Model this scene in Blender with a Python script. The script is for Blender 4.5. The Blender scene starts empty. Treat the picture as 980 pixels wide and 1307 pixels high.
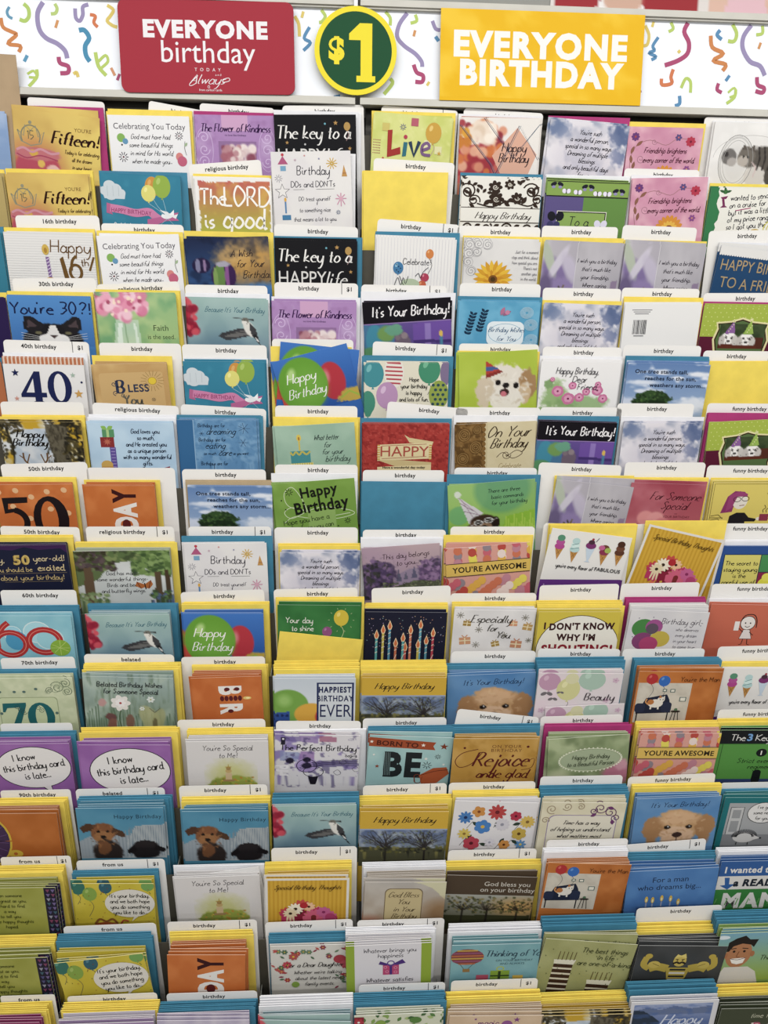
# A wall rack of birthday cards in a shop: two bays of tiered pockets under a confetti header.
import bpy, math, random
import numpy as np
from mathutils import Matrix, Vector

R = math.radians
scn = bpy.context.scene
C = scn.collection

# ------------------------------------------------------------------ camera, light, exposure
cam_d = bpy.data.cameras.new('camera')
cam = bpy.data.objects.new('camera', cam_d)
C.objects.link(cam)
cam_d.sensor_fit = 'HORIZONTAL'
cam_d.sensor_width = 36.0
cam_d.lens = 36.0 * 985 / 980
cam_d.clip_start = 0.02
_r = Vector((0.998470503, -0.0503612480, 0.0228122465))
_u = Vector((-0.000866006027, 0.398317853, 0.917247043))
_f = Vector((0.0552802308, 0.915863873, -0.397665014))
cam.matrix_world = Matrix(((_r.x, _u.x, -_f.x, -0.02195895), (_r.y, _u.y, -_f.y, -1.09732327), (_r.z, _u.z, -_f.z, 1.6), (0, 0, 0, 1)))
scn.camera = cam

w = bpy.data.worlds.new('shop_air')
scn.world = w
w.use_nodes = True
w.node_tree.nodes['Background'].inputs[0].default_value = (0.93, 0.96, 1.0, 1)
w.node_tree.nodes['Background'].inputs[1].default_value = 0.20


def area(name, loc, sx, sy, power, col=(1, .985, .95), rot=(0, 0, 0)):
    d = bpy.data.lights.new(name, 'AREA')
    d.shape = 'RECTANGLE'
    d.size, d.size_y = sx, sy
    d.energy = power
    d.color = col
    o = bpy.data.objects.new(name, d)
    o.location = loc
    o.rotation_euler = rot
    C.objects.link(o)
    return o


# rows of shop ceiling fluorescents, running along the aisle
area('ceiling_tube_row', (0.2, -0.75, 2.9), 4.6, 0.30, 64)
area('ceiling_tube_row', (0.2, -2.7, 2.9), 4.6, 0.30, 52)
area('ceiling_tube_row', (0.2, -5.0, 2.9), 4.6, 0.30, 34)

vs = scn.view_settings
vs.view_transform = 'Standard'
vs.look = 'None'
vs.gamma = 1.0
vs.use_curve_mapping = False
vs.exposure = 0.17
# ------------------------------------------------------------------ print engine
import mathutils
PHI = math.pi


def s2l(c):
    return c / 12.92 if c <= 0.04045 else ((c + 0.055) / 1.055) ** 2.4


HEXC = {}


SAT = .85                      # shop print: inks a little muted


def hx(c):
    """'#rrggbb' or (r,g,b) in 0..1 display values -> linear tuple"""
    if isinstance(c, str):
        if c not in HEXC:
            h = c.lstrip('#')
            if len(h) == 3:
                h = ''.join(k * 2 for k in h)
            q = [int(h[i:i + 2], 16) / 255 for i in (0, 2, 4)]
            m = .3 * q[0] + .59 * q[1] + .11 * q[2]
            HEXC[c] = tuple(s2l(m + (x - m) * SAT) for x in q)
        return HEXC[c]
    return tuple(s2l(x) for x in c)


def rgb(c):
    h = c.lstrip('#')
    if len(h) == 3:
        h = ''.join(k * 2 for k in h)
    return np.array([int(h[i:i + 2], 16) / 255 for i in (0, 2, 4)])


# single-stroke hand lettering: grid points "xy", y 3 = baseline, 6 = x-height, 9 = capitals
GLY = {
 'a': (4, '35 26 16 04 13 23 34|36 34 33 43'), 'b': (4, '09 03|05 16 26 34 23 13 04'), 'c': (3.6, '35 26 16 04 13 23 34'),
 'd': (4, '35 26 16 04 13 23 34|39 33 43'), 'e': (3.7, '05 35 35 26 16 05 04 13 23 33'), 'f': (3, '39 29 18 16 13|06 26'),
 'g': (4, '35 26 16 04 13 23 34|36 32 20 10 01'), 'h': (4, '09 03|05 16 26 35 33'), 'i': (1.8, '06 04 13|07 08'),
 'j': (2.2, '16 11 00|17 18'), 'k': (3.8, '09 03|26 04 04 33'), 'l': (1.8, '09 04 13'), 'm': (5.4, '06 03|04 16 25 23|24 36 45 43'),
 'n': (4, '06 03|04 16 26 35 33'), 'o': (4, '16 04 13 23 34 35 26 16'), 'p': (4, '06 00|05 16 26 34 23 13 04'),
 'q': (4, '35 26 16 04 13 23 34|36 30 41'), 'r': (3, '06 03|04 16 26'), 's': (3, '26 16 05 24 13 03'), 't': (3, '18 14 13 23|06 26'),
 'u': (4, '06 04 13 23 35|36 33 43'), 'v': (3.4, '06 13 13 26'), 'w': (5, '06 13 13 26 26 33 33 46'), 'x': (3.4, '06 23|26 03'),
 'y': (4, '06 04 13 23 35|36 32 20 10'), 'z': (3.2, '06 26 26 03 03 23'),
 'A': (5, '03 29 29 43|15 35'), 'B': (4.6, '09 03|09 29 38 26 06|26 35 34 23 03'), 'C': (5, '48 29 19 07 05 13 23 44'), 'D': (5, '09 03|09 29 47 45 23 03'),
 'E': (4.2, '39 09 09 03 03 33|06 26'), 'F': (4, '39 09 09 03|06 26'), 'G': (5.2, '48 29 19 07 05 13 23 44 46 46 26'), 'H': (5, '09 03|49 43|06 46'),
 'I': (2, '09 03'), 'J': (4, '39 34 23 13 04'), 'K': (4.8, '09 03|49 06 06 43'), 'L': (4, '09 03 03 33'), 'M': (5.8, '03 09 09 25 25 49 49 43'),
 'N': (5, '03 09 09 43 43 49'), 'O': (5.2, '29 19 07 05 13 23 45 47 29'), 'P': (4.4, '03 09|09 29 38 26 06'), 'Q': (5.2, '29 07 05 23 45 47 29|34 43'),
 'R': (4.8, '03 09|09 29 38 26 06|16 43'), 'S': (4.4, '38 29 19 08 17 35 24 13 04'), 'T': (5, '09 49|29 23'), 'U': (5, '09 05 13 33 45 49'),
 'V': (5, '09 23 23 49'), 'W': (6, '09 13 13 27 27 43 43 59'), 'X': (4.6, '09 43|49 03'), 'Y': (4.8, '09 26 26 49|26 23'), 'Z': (4.8, '09 49 49 03 03 43'),
 '0': (5, '29 19 07 05 13 23 35 37 29'), '1': (2.4, '08 19 19 13'), '2': (4.2, '08 19 29 38 36 03 03 33'), '3': (4.2, '09 29 38 26 16|26 35 24 13 03'),
 '4': (4.6, '29 05 05 45|39 33'), '5': (4.2, '39 09 09 06 26 35 24 13 03'), '6': (4.4, '39 18 05 04 13 23 34 35 26 15 04'), '7': (4, '09 39 39 13'),
 '8': (4.4, '19 08 17 35 24 13 04 26? 37 28 19'.replace('26? ', '15 ')), '9': (4.4, '37 26 16 07 08 19 29 38 35 23 13'),
 '.': (1.6, '03 03.4'.replace('03.4', '04')), ',': (1.6, '13 02'), '!': (2, '19 15|13 13'.replace('13 13', '13 14')), '?': (3.6, '08 19 29 38 26 15|13 14'),
 "'": (1.4, '09 08'), '-': (3.4, '05 25'), ':': (1.6, '03 04|05 06'), ' ': (2.6, ''), '&': (5, '43 08 19 28 04 13 23 45'),
}


def catmull(P, k=3):
    out = []
    n = len(P)
    for i in range(n - 1):
        p1, p2 = P[i], P[i + 1]
        if p1 == p2:
            continue
        p0 = P[i - 1] if i > 0 else p1
        p3 = P[i + 2] if i + 2 < n else p2
        for j in range(k):
            t = j / k
            out.append(tuple(0.5 * ((2 * p1[m]) + (p2[m] - p0[m]) * t + (2 * p0[m] - 5 * p1[m] + 4 * p2[m] - p3[m]) * t * t
                                    + (3 * p1[m] - p0[m] - 3 * p2[m] + p3[m]) * t ** 3) for m in (0, 1)))
    out.append(P[-1])
    return out


GCACHE = {}


def glyph(ch):
    if ch not in GCACHE:
        adv, st = GLY.get(ch, GLY[' '])
        ss = []
        for s in st.split('|'):
            p = [(int(q[0]) / 6, (int(q[1]) - 3) / 6) for q in s.split()]
            if len(p) > 1:
                ss.append(catmull(p, 3) if len(p) > 2 else p)
        GCACHE[ch] = (adv / 6, ss)
    return GCACHE[ch]


FONT = {}                     # (char, bold) -> (advance, verts, faces), cap height 1


def load_font():
    chars = 'ABCDEFGHIJKLMNOPQRSTUVWXYZabcdefghijklmnopqrstuvwxyz0123456789.,!?\'$-&:/'
    jobs = []
    col = bpy.context.scene.collection
    for bold in (0.0, 0.028, 0.05):
        for ch in ['', *chars]:
            c = bpy.data.curves.new('lettering', 'FONT')
            c.body = 'H' + ch + 'H'
            c.resolution_u = 3
            c.offset = bold
            o = bpy.data.objects.new('lettering', c)
            col.objects.link(o)
            c2 = None
            if ch:
                c2 = bpy.data.curves.new('lettering', 'FONT')
                c2.body = ch
                c2.resolution_u = 3
                c2.offset = bold
                o2 = bpy.data.objects.new('lettering', c2)
                col.objects.link(o2)
                jobs.append((ch, bold, o, o2))
            else:
                jobs.append((ch, bold, o, None))
    bpy.context.view_layer.update()
    dg = bpy.context.evaluated_depsgraph_get()
    base = {}
    for ch, bold, o, o2 in jobs:
        me = o.evaluated_get(dg).to_mesh()
        xs = [v.co.x for v in me.vertices]
        ys = [v.co.y for v in me.vertices]
        wd = max(xs) - min(xs)
        cap = max(ys) - min(ys) if not ch else 0
        o.evaluated_get(dg).to_mesh_clear()
        if not ch:
            base[bold] = (wd, cap)
            continue
        w0, ch_ = base[bold]
        me = o2.evaluated_get(dg).to_mesh()
        V = [(v.co.x / ch_, v.co.y / ch_) for v in me.vertices]
        Fc = [tuple(p.vertices) for p in me.polygons]
        o2.evaluated_get(dg).to_mesh_clear()
        FONT[(ch, bold)] = ((wd - w0) / ch_ + bold * 2, V, Fc)
    for b in (0.0, 0.028, 0.05):
        FONT[(' ', b)] = (0.38, [], [])
    for ch, bold, o, o2 in jobs:
        for x in (o, o2):
            if x:
                d = x.data
                bpy.data.objects.remove(x)
                bpy.data.curves.remove(d)


def vnoise(X, Y, sc, seed=0, oct=3):
    """fractal value noise 0..1 on arrays"""
    rs = np.random.RandomState(seed)
    out = 0
    amp = 1.0
    tot = 0
    for o in range(oct):
        G = rs.rand(64, 64)
        x = X / sc * 2 ** o + 7.3 * o
        y = Y / sc * 2 ** o + 3.1 * o
        xi = np.floor(x).astype(int)
        yi = np.floor(y).astype(int)
        fx = x - xi
        fy = y - yi
        fx = fx * fx * (3 - 2 * fx)
        fy = fy * fy * (3 - 2 * fy)
        g = lambda a, b: G[a % 64, b % 64]
        v = (g(xi, yi) * (1 - fx) + g(xi + 1, yi) * fx) * (1 - fy) + (g(xi, yi + 1) * (1 - fx) + g(xi + 1, yi + 1) * fx) * fy
        out = out + amp * v
        tot += amp
        amp *= .55
    return out / tot


class Img:
    """a small printed picture: display colours on a grid, later one shared mesh grid"""

    def __init__(s, x0=0, y0=0, x1=100, y1=74, step=1.35, col='#888'):
        s.b = (x0, y0, x1, y1)
        nx = max(2, int(round((x1 - x0) / step)))
        ny = max(2, int(round((y1 - y0) / step)))
        s.X, s.Y = np.meshgrid(np.linspace(x0, x1, nx + 1), np.linspace(y0, y1, ny + 1))
        s.C = np.zeros(s.X.shape + (3,)) + rgb(col)

    def mix(s, m, col):
        m = np.clip(m, 0, 1)[..., None]
        c = rgb(col) if isinstance(col, str) else col
        s.C = s.C * (1 - m) + c * m
        return s

    def gr(s, c0, c1, ax='y', p=1.0):
        x0, y0, x1, y1 = s.b
        t = (s.Y - y0) / (y1 - y0) if ax == 'y' else (s.X - x0) / (x1 - x0)
        s.C = np.zeros_like(s.C) + rgb(c0)
        return s.mix(np.clip(t, 0, 1) ** p, c1)

    def nz(s, col, sc=14, lo=.45, hi=.65, seed=1, ax=1, ay=1, amt=1, m=None):
        v = vnoise(s.X * ax, s.Y * ay, sc, seed)
        k = np.clip((v - lo) / (hi - lo), 0, 1) * amt
        return s.mix(k if m is None else k * m, col)

    def mel(s, cx, cy, rx, ry, rot=0, soft=.15, nz=0, seed=3):
        r = math.radians(rot)
        dx = s.X - cx
        dy = s.Y - cy
        u = (dx * math.cos(r) + dy * math.sin(r)) / rx
        v = (-dx * math.sin(r) + dy * math.cos(r)) / ry
        d = np.sqrt(u * u + v * v)
        if nz:
            d = d + (vnoise(s.X, s.Y, 5, seed) - .5) * nz
        return np.clip((1 - d) / soft + .5, 0, 1)

    def el(s, cx, cy, rx, ry, col, rot=0, soft=.15, nz=0, seed=3, amt=1):
        return s.mix(s.mel(cx, cy, rx, ry, rot, soft, nz, seed) * amt, col)

    def ln(s, pts, w, col, soft=.8):
        d = np.full(s.X.shape, 1e9)
        for (ax, ay), (bx, by) in zip(pts[:-1], pts[1:]):
            vx, vy = bx - ax, by - ay
            t = np.clip(((s.X - ax) * vx + (s.Y - ay) * vy) / (vx * vx + vy * vy + 1e-9), 0, 1)
            d = np.minimum(d, np.hypot(s.X - ax - t * vx, s.Y - ay - t * vy))
        return s.mix((w / 2 - d) / soft + .5, col)

    def po(s, pts, col, amt=1):
        ins = np.zeros(s.X.shape, bool)
        n = len(pts)
        for i in range(n):
            (ax, ay), (bx, by) = pts[i], pts[(i + 1) % n]
            if ay == by:
                continue
            c = ((ay > s.Y) != (by > s.Y)) & (s.X < (bx - ax) * (s.Y - ay) / (by - ay) + ax)
            ins ^= c
        return s.mix(ins * float(amt), col)

    def dabs(s, n, box, r, cols, seed=5, soft=.4, amt=.9, asp=1.0, mask=None):
        rs = random.Random(seed)
        for i in range(n):
            x = rs.uniform(box[0], box[2])
            y = rs.uniform(box[1], box[3])
            if mask and not mask(x, y):
                continue
            rr = r * rs.uniform(.6, 1.3)
            s.el(x, y, rr, rr * asp, rs.choice(cols), rot=rs.uniform(0, 180), soft=soft, amt=amt)
        return s


class Art:
    """print on one sheet: polygons with colours. x 0..100 over the sheet's width, y downwards from its top edge"""

    def __init__(s, bg='#e6e4e4', edge=None):
        s.V = []
        s.F = []
        s.K = []           # per face: colour, or list of colours per corner
        s.z = 0
        s.bg = bg
        q = rgb(bg) * .5 + np.array([.84, .83, .82]) * .5
        s.edge = edge or '#%02x%02x%02x' % tuple(int(v * 255) for v in q)

    def add(s, V, F, K, same=False):
        n = len(s.V)
        if not same:
            s.z += 1
        s.V += [(x, y, s.z) for x, y in V]
        s.F += [tuple(i + n for i in f) for f in F]
        s.K += K if isinstance(K, list) else [hx(K)] * len(F)
        return s

    def P(s, pts, col):
        return s.add(pts, [tuple(range(len(pts)))], col)

    def R(s, x0, y0, x1, y1, col):
        return s.P([(x0, y0), (x1, y0), (x1, y1), (x0, y1)], col)

    def RR(s, x0, y0, x1, y1, r, col):
        p = []
        for cx, cy, a0 in ((x1 - r, y0 + r, -90), (x1 - r, y1 - r, 0), (x0 + r, y1 - r, 90), (x0 + r, y0 + r, 180)):
            for k in range(5):
                a = math.radians(a0 + 22.5 * k)
                p.append((cx + r * math.cos(a), cy + r * math.sin(a)))
        return s.P(p, col)

    def E(s, cx, cy, rx, ry, col, rot=0, n=20, wob=0, seed=0, same=False):
        r = math.radians(rot)
        rs = random.Random(seed)
        p = []
        for i in range(n):
            a = 2 * PHI * i / n
            k = 1 + rs.uniform(-wob, wob)
            x, y = rx * k * math.cos(a), ry * k * math.sin(a)
            p.append((cx + x * math.cos(r) - y * math.sin(r), cy + x * math.sin(r) + y * math.cos(r)))
        return s.add(p, [tuple(range(n))], col, same)

    def ribbon(s, pts, w, pen=None):
        V = []
        n = len(pts)
        for i, (x, y) in enumerate(pts):
            ax, ay = pts[max(0, i - 1)]
            bx, by = pts[min(n - 1, i + 1)]
            dx, dy = bx - ax, by - ay
            L = math.hypot(dx, dy) or 1
            nx, ny = -dy / L, dx / L
            k = w / 2
            if pen:
                k *= (.5 + .75 * abs(dy / L)) * pen
            V += [(x + nx * k, y + ny * k), (x - nx * k, y - ny * k)]
        return V, [(2 * i, 2 * i + 1, 2 * i + 3, 2 * i + 2) for i in range(n - 1)]

    def L(s, pts, w, col, close=False, k=0, pen=None):
        if close:
            pts = list(pts) + [pts[0]]
        if k:
            pts = catmull(list(pts), k)
        V, F = s.ribbon(pts, w, pen)
        return s.add(V, F, col)

    def O(s, cx, cy, rx, ry, w, col, n=24, a0=0, a1=360, rot=0):
        r = math.radians(rot)
        p = []
        for i in range(n + 1):
            a = math.radians(a0 + (a1 - a0) * i / n)
            x, y = rx * math.cos(a), ry * math.sin(a)
            p.append((cx + x * math.cos(r) - y * math.sin(r), cy + x * math.sin(r) + y * math.cos(r)))
        return s.L(p, w, col)

    def S(s, t, x, y, h, col='#333', w=None, sl=.22, al='c', pen=None, sx=1.0, rot=0, jit=0):
        """hand lettering, baseline y, capital height h"""
        w = (w or .1 * h) * 1.05
        sx *= .9
        rs = random.Random(t)
        tot = sum(glyph(c)[0] for c in t) * h * sx - .15 * h
        ox = {'c': -tot / 2, 'l': 0, 'r': -tot}[al]
        r = math.radians(-rot)
        AV, AF = [], []
        for c in t:
            adv, ss = glyph(c)
            jy = rs.uniform(-jit, jit) * h
            for st in ss:
                pts = [(ox + (px * sx + py * sl) * h, -py * h + jy) for px, py in st]
                V, F = s.ribbon(pts, w, pen)
                n = len(AV)
                AV += [(x + px * math.cos(r) - py * math.sin(r), y + px * math.sin(r) + py * math.cos(r)) for px, py in V]
                AF += [tuple(i + n for i in f) for f in F]
            ox += adv * h * sx
        return s.add(AV, AF, col)

    def SL(s, lines, x, y, dy, h, col='#333', **kw):
        for i, t in enumerate(lines):
            s.S(t, x, y + i * dy, h, col, **kw)
        return s

    def T(s, t, x, y, h, col='#222', b=0, sl=0, al='c', sx=1.0, rot=0, jit=0, sp=0):
        """printed sans lettering, baseline y, capital height h, weight b 0..2"""
        bold = (0.0, 0.028, 0.05)[b]
        rs = random.Random(t)
        tot = sum(FONT[(c, bold)][0] + sp for c in t) * h * sx
        ox = {'c': -tot / 2, 'l': 0, 'r': -tot}[al]
        r = math.radians(-rot)
        AV, AF = [], []
        for c in t:
            adv, V, F = FONT[(c, bold)]
            jy = rs.uniform(-jit, jit) * h
            n = len(AV)
            for px, py in V:
                qx, qy = ox + (px * sx + py * sl) * h, -py * h + jy
                AV.append((x + qx * math.cos(r) - qy * math.sin(r), y + qx * math.sin(r) + qy * math.cos(r)))
            AF += [tuple(i + n for i in f) for f in F]
            ox += (adv + sp) * h * sx
        return s.add(AV, AF, col)

    def I(s, im):
        h, w = im.X.shape
        V = [(float(x), float(y)) for x, y in zip(im.X.ravel(), im.Y.ravel())]
        C = np.clip(im.C.reshape(-1, 3), 0, 1)
        m = (C @ np.array([.3, .59, .11]))[:, None]
        C = m + (C - m) * SAT
        C = np.where(C <= .04045, C / 12.92, ((C + .055) / 1.055) ** 2.4)
        C = [tuple(c) for c in C.tolist()]
        F, K = [], []
        for j in range(h - 1):
            for i in range(w - 1):
                f = (j * w + i, (j + 1) * w + i, (j + 1) * w + i + 1, j * w + i + 1)
                F.append(f)
                K.append([C[q] for q in f])
        return s.add(V, F, K)

    # motifs
    def star(s, x, y, r, col, n=5, q=.42, rot=-90):
        return s.P([(x + (r if i % 2 == 0 else r * q) * math.cos(math.radians(rot + 180 * i / n)),
                     y + (r if i % 2 == 0 else r * q) * math.sin(math.radians(rot + 180 * i / n))) for i in range(2 * n)], col)

    def burst(s, x, y, r, n, w, col, r0=.3):
        AV, AF = [], []
        for i in range(n):
            a = 2 * PHI * i / n
            V, F = s.ribbon([(x + r * r0 * math.cos(a), y + r * r0 * math.sin(a)), (x + r * math.cos(a), y + r * math.sin(a))], w)
            m = len(AV)
            AV += V
            AF += [tuple(k + m for k in f) for f in F]
        return s.add(AV, AF, col)

    def flw(s, x, y, r, n, col, cc='#d8b030', rot=0, wd=.45, cr=.25):
        for i in range(n):
            a = math.radians(rot + 360 * i / n)
            s.E(x + r * .55 * math.cos(a), y + r * .55 * math.sin(a), r * .5, r * wd * .75, col, rot=math.degrees(a), n=10)
        if cr:
            s.E(x, y, r * cr, r * cr, cc, n=10)
        return s

    def bal(s, x, y, rx, ry, col, hi=None, tail=0, tc='#666'):
        if tail:
            s.L([(x, y + ry), (x + tail * .15, y + ry + tail * .4), (x - tail * .1, y + ry + tail)], .6, tc, k=4)
        s.E(x, y, rx, ry, col)
        s.P([(x, y + ry * .94), (x - rx * .14, y + ry * 1.13), (x + rx * .14, y + ry * 1.13)], col)
        if hi:
            s.E(x - rx * .35, y - ry * .42, rx * .22, ry * .3, hi, rot=20, n=12)
        return s

    def curl(s, x, y, r, turns, w, col, a0=0, d=1):
        return s.L([(x + r * (1 - t / 24 * .85) * math.cos(math.radians(a0) + d * turns * 2 * PHI * t / 24),
                     y + r * (1 - t / 24 * .85) * math.sin(math.radians(a0) + d * turns * 2 * PHI * t / 24)) for t in range(25)], w, col)

    def leaf(s, x, y, l, wd, rot, col):
        r = math.radians(rot)
        p = []
        for i in range(7):
            t = i / 6
            p.append((t * l, -wd * math.sin(PHI * t)))
        for i in range(5, 0, -1):
            t = i / 6
            p.append((t * l, wd * math.sin(PHI * t)))
        return s.P([(x + a * math.cos(r) - b * math.sin(r), y + a * math.sin(r) + b * math.cos(r)) for a, b in p], col)


DESIGN = {}


def D(key, short, desc, ys=1.0):
    def w(f):
        DESIGN[key] = (short, desc, f, ys)
        return f
    return w


ARTS = {}


def art(key):
    if key not in ARTS:
        r = DESIGN[key][2]
        a = r()
        ys = DESIGN[key][3]
        if ys != 1.0:
            a.V = [(x, y * ys if y * ys < 60 else y, z) for x, y, z in a.V]
        ARTS[key] = a
    return ARTS[key]
# ------------------------------------------------------------------ the printed fronts
@D('plain', 'plain white', 'plain white card')
def _():
    return Art('#e2e0de')


@D('fifteen', 'gold fifteenth birthday', 'gold fifteenth birthday card with pink cake and tiara')
def _():
    a = Art('#c8a045')
    im = Img().gr('#d0ac58', '#dcc05e', 'x').nz('#c8a452', 30, .45, .8, 4).el(20, 62, 34, 30, '#b9644c', soft=.8, amt=.7)
    im.el(26, 66, 27, 26, '#b8485c', soft=.12).el(26, 47, 27, 7, '#c06a72', soft=.2, nz=.2).el(44, 64, 8, 7, '#dcb0a8', nz=.4).el(22, 46, 5, 4, '#d0a040', nz=.5).el(30, 57, 4, 4, '#d8b050', nz=.4)
    a.I(im)
    a.O(19, 28, 11, 12, 1.5, '#7f7c62', a0=150, a1=390).L([(4, 22), (8, 34), (19, 38), (31, 35), (35, 22), (28, 28), (25, 16), (19, 22), (13, 16), (11, 28), (4, 22)], 1.3, '#8b886e').E(19, 13, 2, 2, '#8b886e')
    a.S('15', 19, 31, 9, '#67634a', sl=0)
    a.L([(2, 44), (10, 41), (20, 45), (30, 41), (42, 45), (52, 43)], 2.6, '#c98a98', k=4).L([(2, 48), (14, 52), (30, 48), (50, 52)], 1.4, '#a8405c', k=4)
    a.T("YOU'RE", 80, 18, 4, '#6b4a22').S('Fifteen!', 70, 33, 13.5, '#2c0f0a', w=1.7, pen=1.2, sl=.3, sx=1.08)
    a.SL(['Today is for celebrating', 'all the dreams', 'in your heart.'], 78, 43, 8, 4, '#4a3018', w=.62, sx=.85).S('The memories', 80, 68, 4, '#4a3018', w=.62, sx=.85)
    return a


@D('celebrating', 'celebrating you today', 'white verse card with small flowers and dots around the text')
def _():
    a = Art('#e4e3e4')
    a.T('Celebrating You Today', 50, 15, 6.6, '#3a3442', sx=.98)
    a.SL(['God must have had', 'some beautiful things', 'in mind for His world', 'when he made you...'], 50, 26, 9.4, 5.4, '#3c3a40', w=.6, sl=.35, sx=.95)
    a.E(14, 25, 5, 5, '#7fae52').E(19, 29, 3.4, 3.4, '#5f93b8').E(14.5, 33, 1.1, 1.1, '#333')
    for x, y, r in ((15, 47, 6), (86, 22, 5), (70, 74, 6)):
        a.burst(x, y, r, 10, .9, '#3c3440', .42).E(x, y, r * .2, r * .2, '#6a3440', n=8)
    a.E(85, 46, 4.6, 5, '#d67f7a').E(88, 51, 6, 6, '#c65c78').L([(93, 28), (92, 36), (94, 44)], .6, '#555', k=3).leaf(92, 34, 6, 1.6, -50, '#9ab08a')
    a.E(42, 72, 5, 5, '#8fb054').E(50, 78, 4, 4, '#5f93b8')
    return a


@D('kindness', 'lavender kindness', 'lavender religious card with a rose bouquet photo')
def _():
    a = Art('#a67fb6')
    a.I(Img(col='#a980b8').nz('#b99ac6', 18, .4, .7, 2).nz('#94699f', 8, .55, .8, 5, amt=.5))
    a.R(33, 0, 66, 18, '#c89ac0')
    for x, d in ((10, 1), (90, -1)):
        for y in (26, 40, 54):
            a.curl(x, y, 7, 1.4, 1, '#cdb2da', 90 * y, d)
        a.O(x, 40, 11, 25, .8, '#c4a6d2')
    im = Img(28, 30, 76, 76, col='#8f6a9a').dabs(90, (34, 36, 72, 74), 4.6, [rgb(c) for c in ('#d8c2c0', '#c99aa0', '#e2d4cc', '#a8606e', '#b78088', '#efe2da', '#8a4458')], 4)
    a.I(im)
    a.S('The Flower of Kindness', 50, 19, 9, '#3e1e52', w=.95, pen=1.1, sl=.2, sx=.85).T('no love like kindness', 50, 24, 2.2, '#4a2a5e')
    return a


@D('keytoa', 'black key verse', 'black card with white chalk lettering about a happy life', 0.95)
def _():
    a = Art('#1c1c20')
    a.R(0, 0, 100, 140, '#17171b')
    a.S('The key to a', 47, 26, 15, '#e4e2de', w=1.3, pen=1.15, sl=.15, sx=.95)
    a.T('HAPPY', 32, 55, 17, '#d8d6d2', sx=.8).S('life', 74, 55, 17, '#e0dedb', w=1.3, pen=1.1, sl=.25)
    a.L([(10, 58), (52, 58)], .7, '#bbb')
    a.bal(89, 12, 4, 5, '#b08a4a', tail=12, tc='#a88').star(75, 8, 3, '#b58a4c').star(92, 38, 2.6, '#b58a4c').star(15, 31, 2.4, '#b58a4c').E(62, 9, 1.2, 1.2, '#6ab').E(37, 33, 1.2, 1.2, '#bbb')
    a.SL(['is whatever makes', 'you smile'], 50, 70, 9, 6, '#ccc', w=.7)
    return a


@D('live', 'lime green live', 'lime card with the word live in mixed colours and gold balloon')
def _():
    a = Art('#c4c95a')
    a.I(Img(col='#d0d47e').nz('#c2ca66', 26, .4, .7, 3).nz('#dcdc94', 7, .6, .8, 8, amt=.5))
    for i in range(5):
        for j in range(6):
            a.E(2 + i * 2, 30 + j * 3, .7, .7, '#a04a50', n=6)
    for x, y, c in ((52, 6, '#b85a6a'), (16, 14, '#c8b860'), (70, 30, '#dcd8a8'), (84, 36, '#d8d4a0')):
        a.R(x - 4, y - 4, x + 5, y + 5, c)
    a.burst(38, 13, 4, 8, .8, '#6a6a8a').star(86, 40, 3, '#c89a3c')
    a.bal(77, 17, 10, 12, '#c99a3a', '#e0bf6a', tail=14, tc='#b99')
    a.P([(19, 18), (25, 17), (25, 40), (36, 36), (37, 44), (20, 49)], '#a8322e').P([(40, 30), (45, 30), (44, 46), (39, 47)], '#2f6f80').E(42, 24, 2.4, 2.4, '#b83a50')
    a.L([(48, 29), (54, 45), (60, 28)], 4.6, '#2c3f58').L([(64, 38), (73, 34), (70, 29), (64, 33), (65, 42), (75, 43)], 3.6, '#7a5a86', k=3)
    a.E(15, 55, 2, 6, '#b44').E(40, 58, 5, 5, '#4a7c86').E(66, 60, 2, 6, '#c84')
    return a


@D('roses', 'rose photo diamond', 'rose photo birthday card crossed by navy lines with coral diamond')
def _():
    a = Art('#b76a50')
    im = Img(col='#e2dcd6').po([(0, 20), (50, 44), (62, 74), (0, 74)], '#a5323c')
    im.dabs(70, (0, 6, 55, 74), 6, [rgb(c) for c in ('#a52f3a', '#c25a52', '#d88a6a', '#8e2434', '#e2a888', '#d2703a')], 7, mask=lambda x, y: x < 60 - (y - 40) * .2)
    im.dabs(26, (12, 8, 44, 26), 6, [rgb(c) for c in ('#e4d2c0', '#d8c0a8', '#eee2d4')], 9).dabs(12, (0, 14, 12, 34), 4, [rgb('#d8962c'), rgb('#c9782c')], 3)
    a.I(im)
    a.P([(42, 42), (72, 10), (98, 40), (84, 74), (60, 74)], '#d9a48c')
    for p in ([(30, 0), (68, 44), (100, 6)], [(42, 74), (74, 8), (100, 46)], [(0, 8), (40, 52), (52, 74)]):
        a.L(p, .9, '#2c3a5a').L([(x + 2, y) for x, y in p], .6, '#3f6a80')
    a.S('Happy', 69, 37, 10, '#2c2026', w=.9, pen=1.1).S('Birthday', 69, 49, 10, '#2c2026', w=.9, pen=1.1, sx=.9)
    return a


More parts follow.
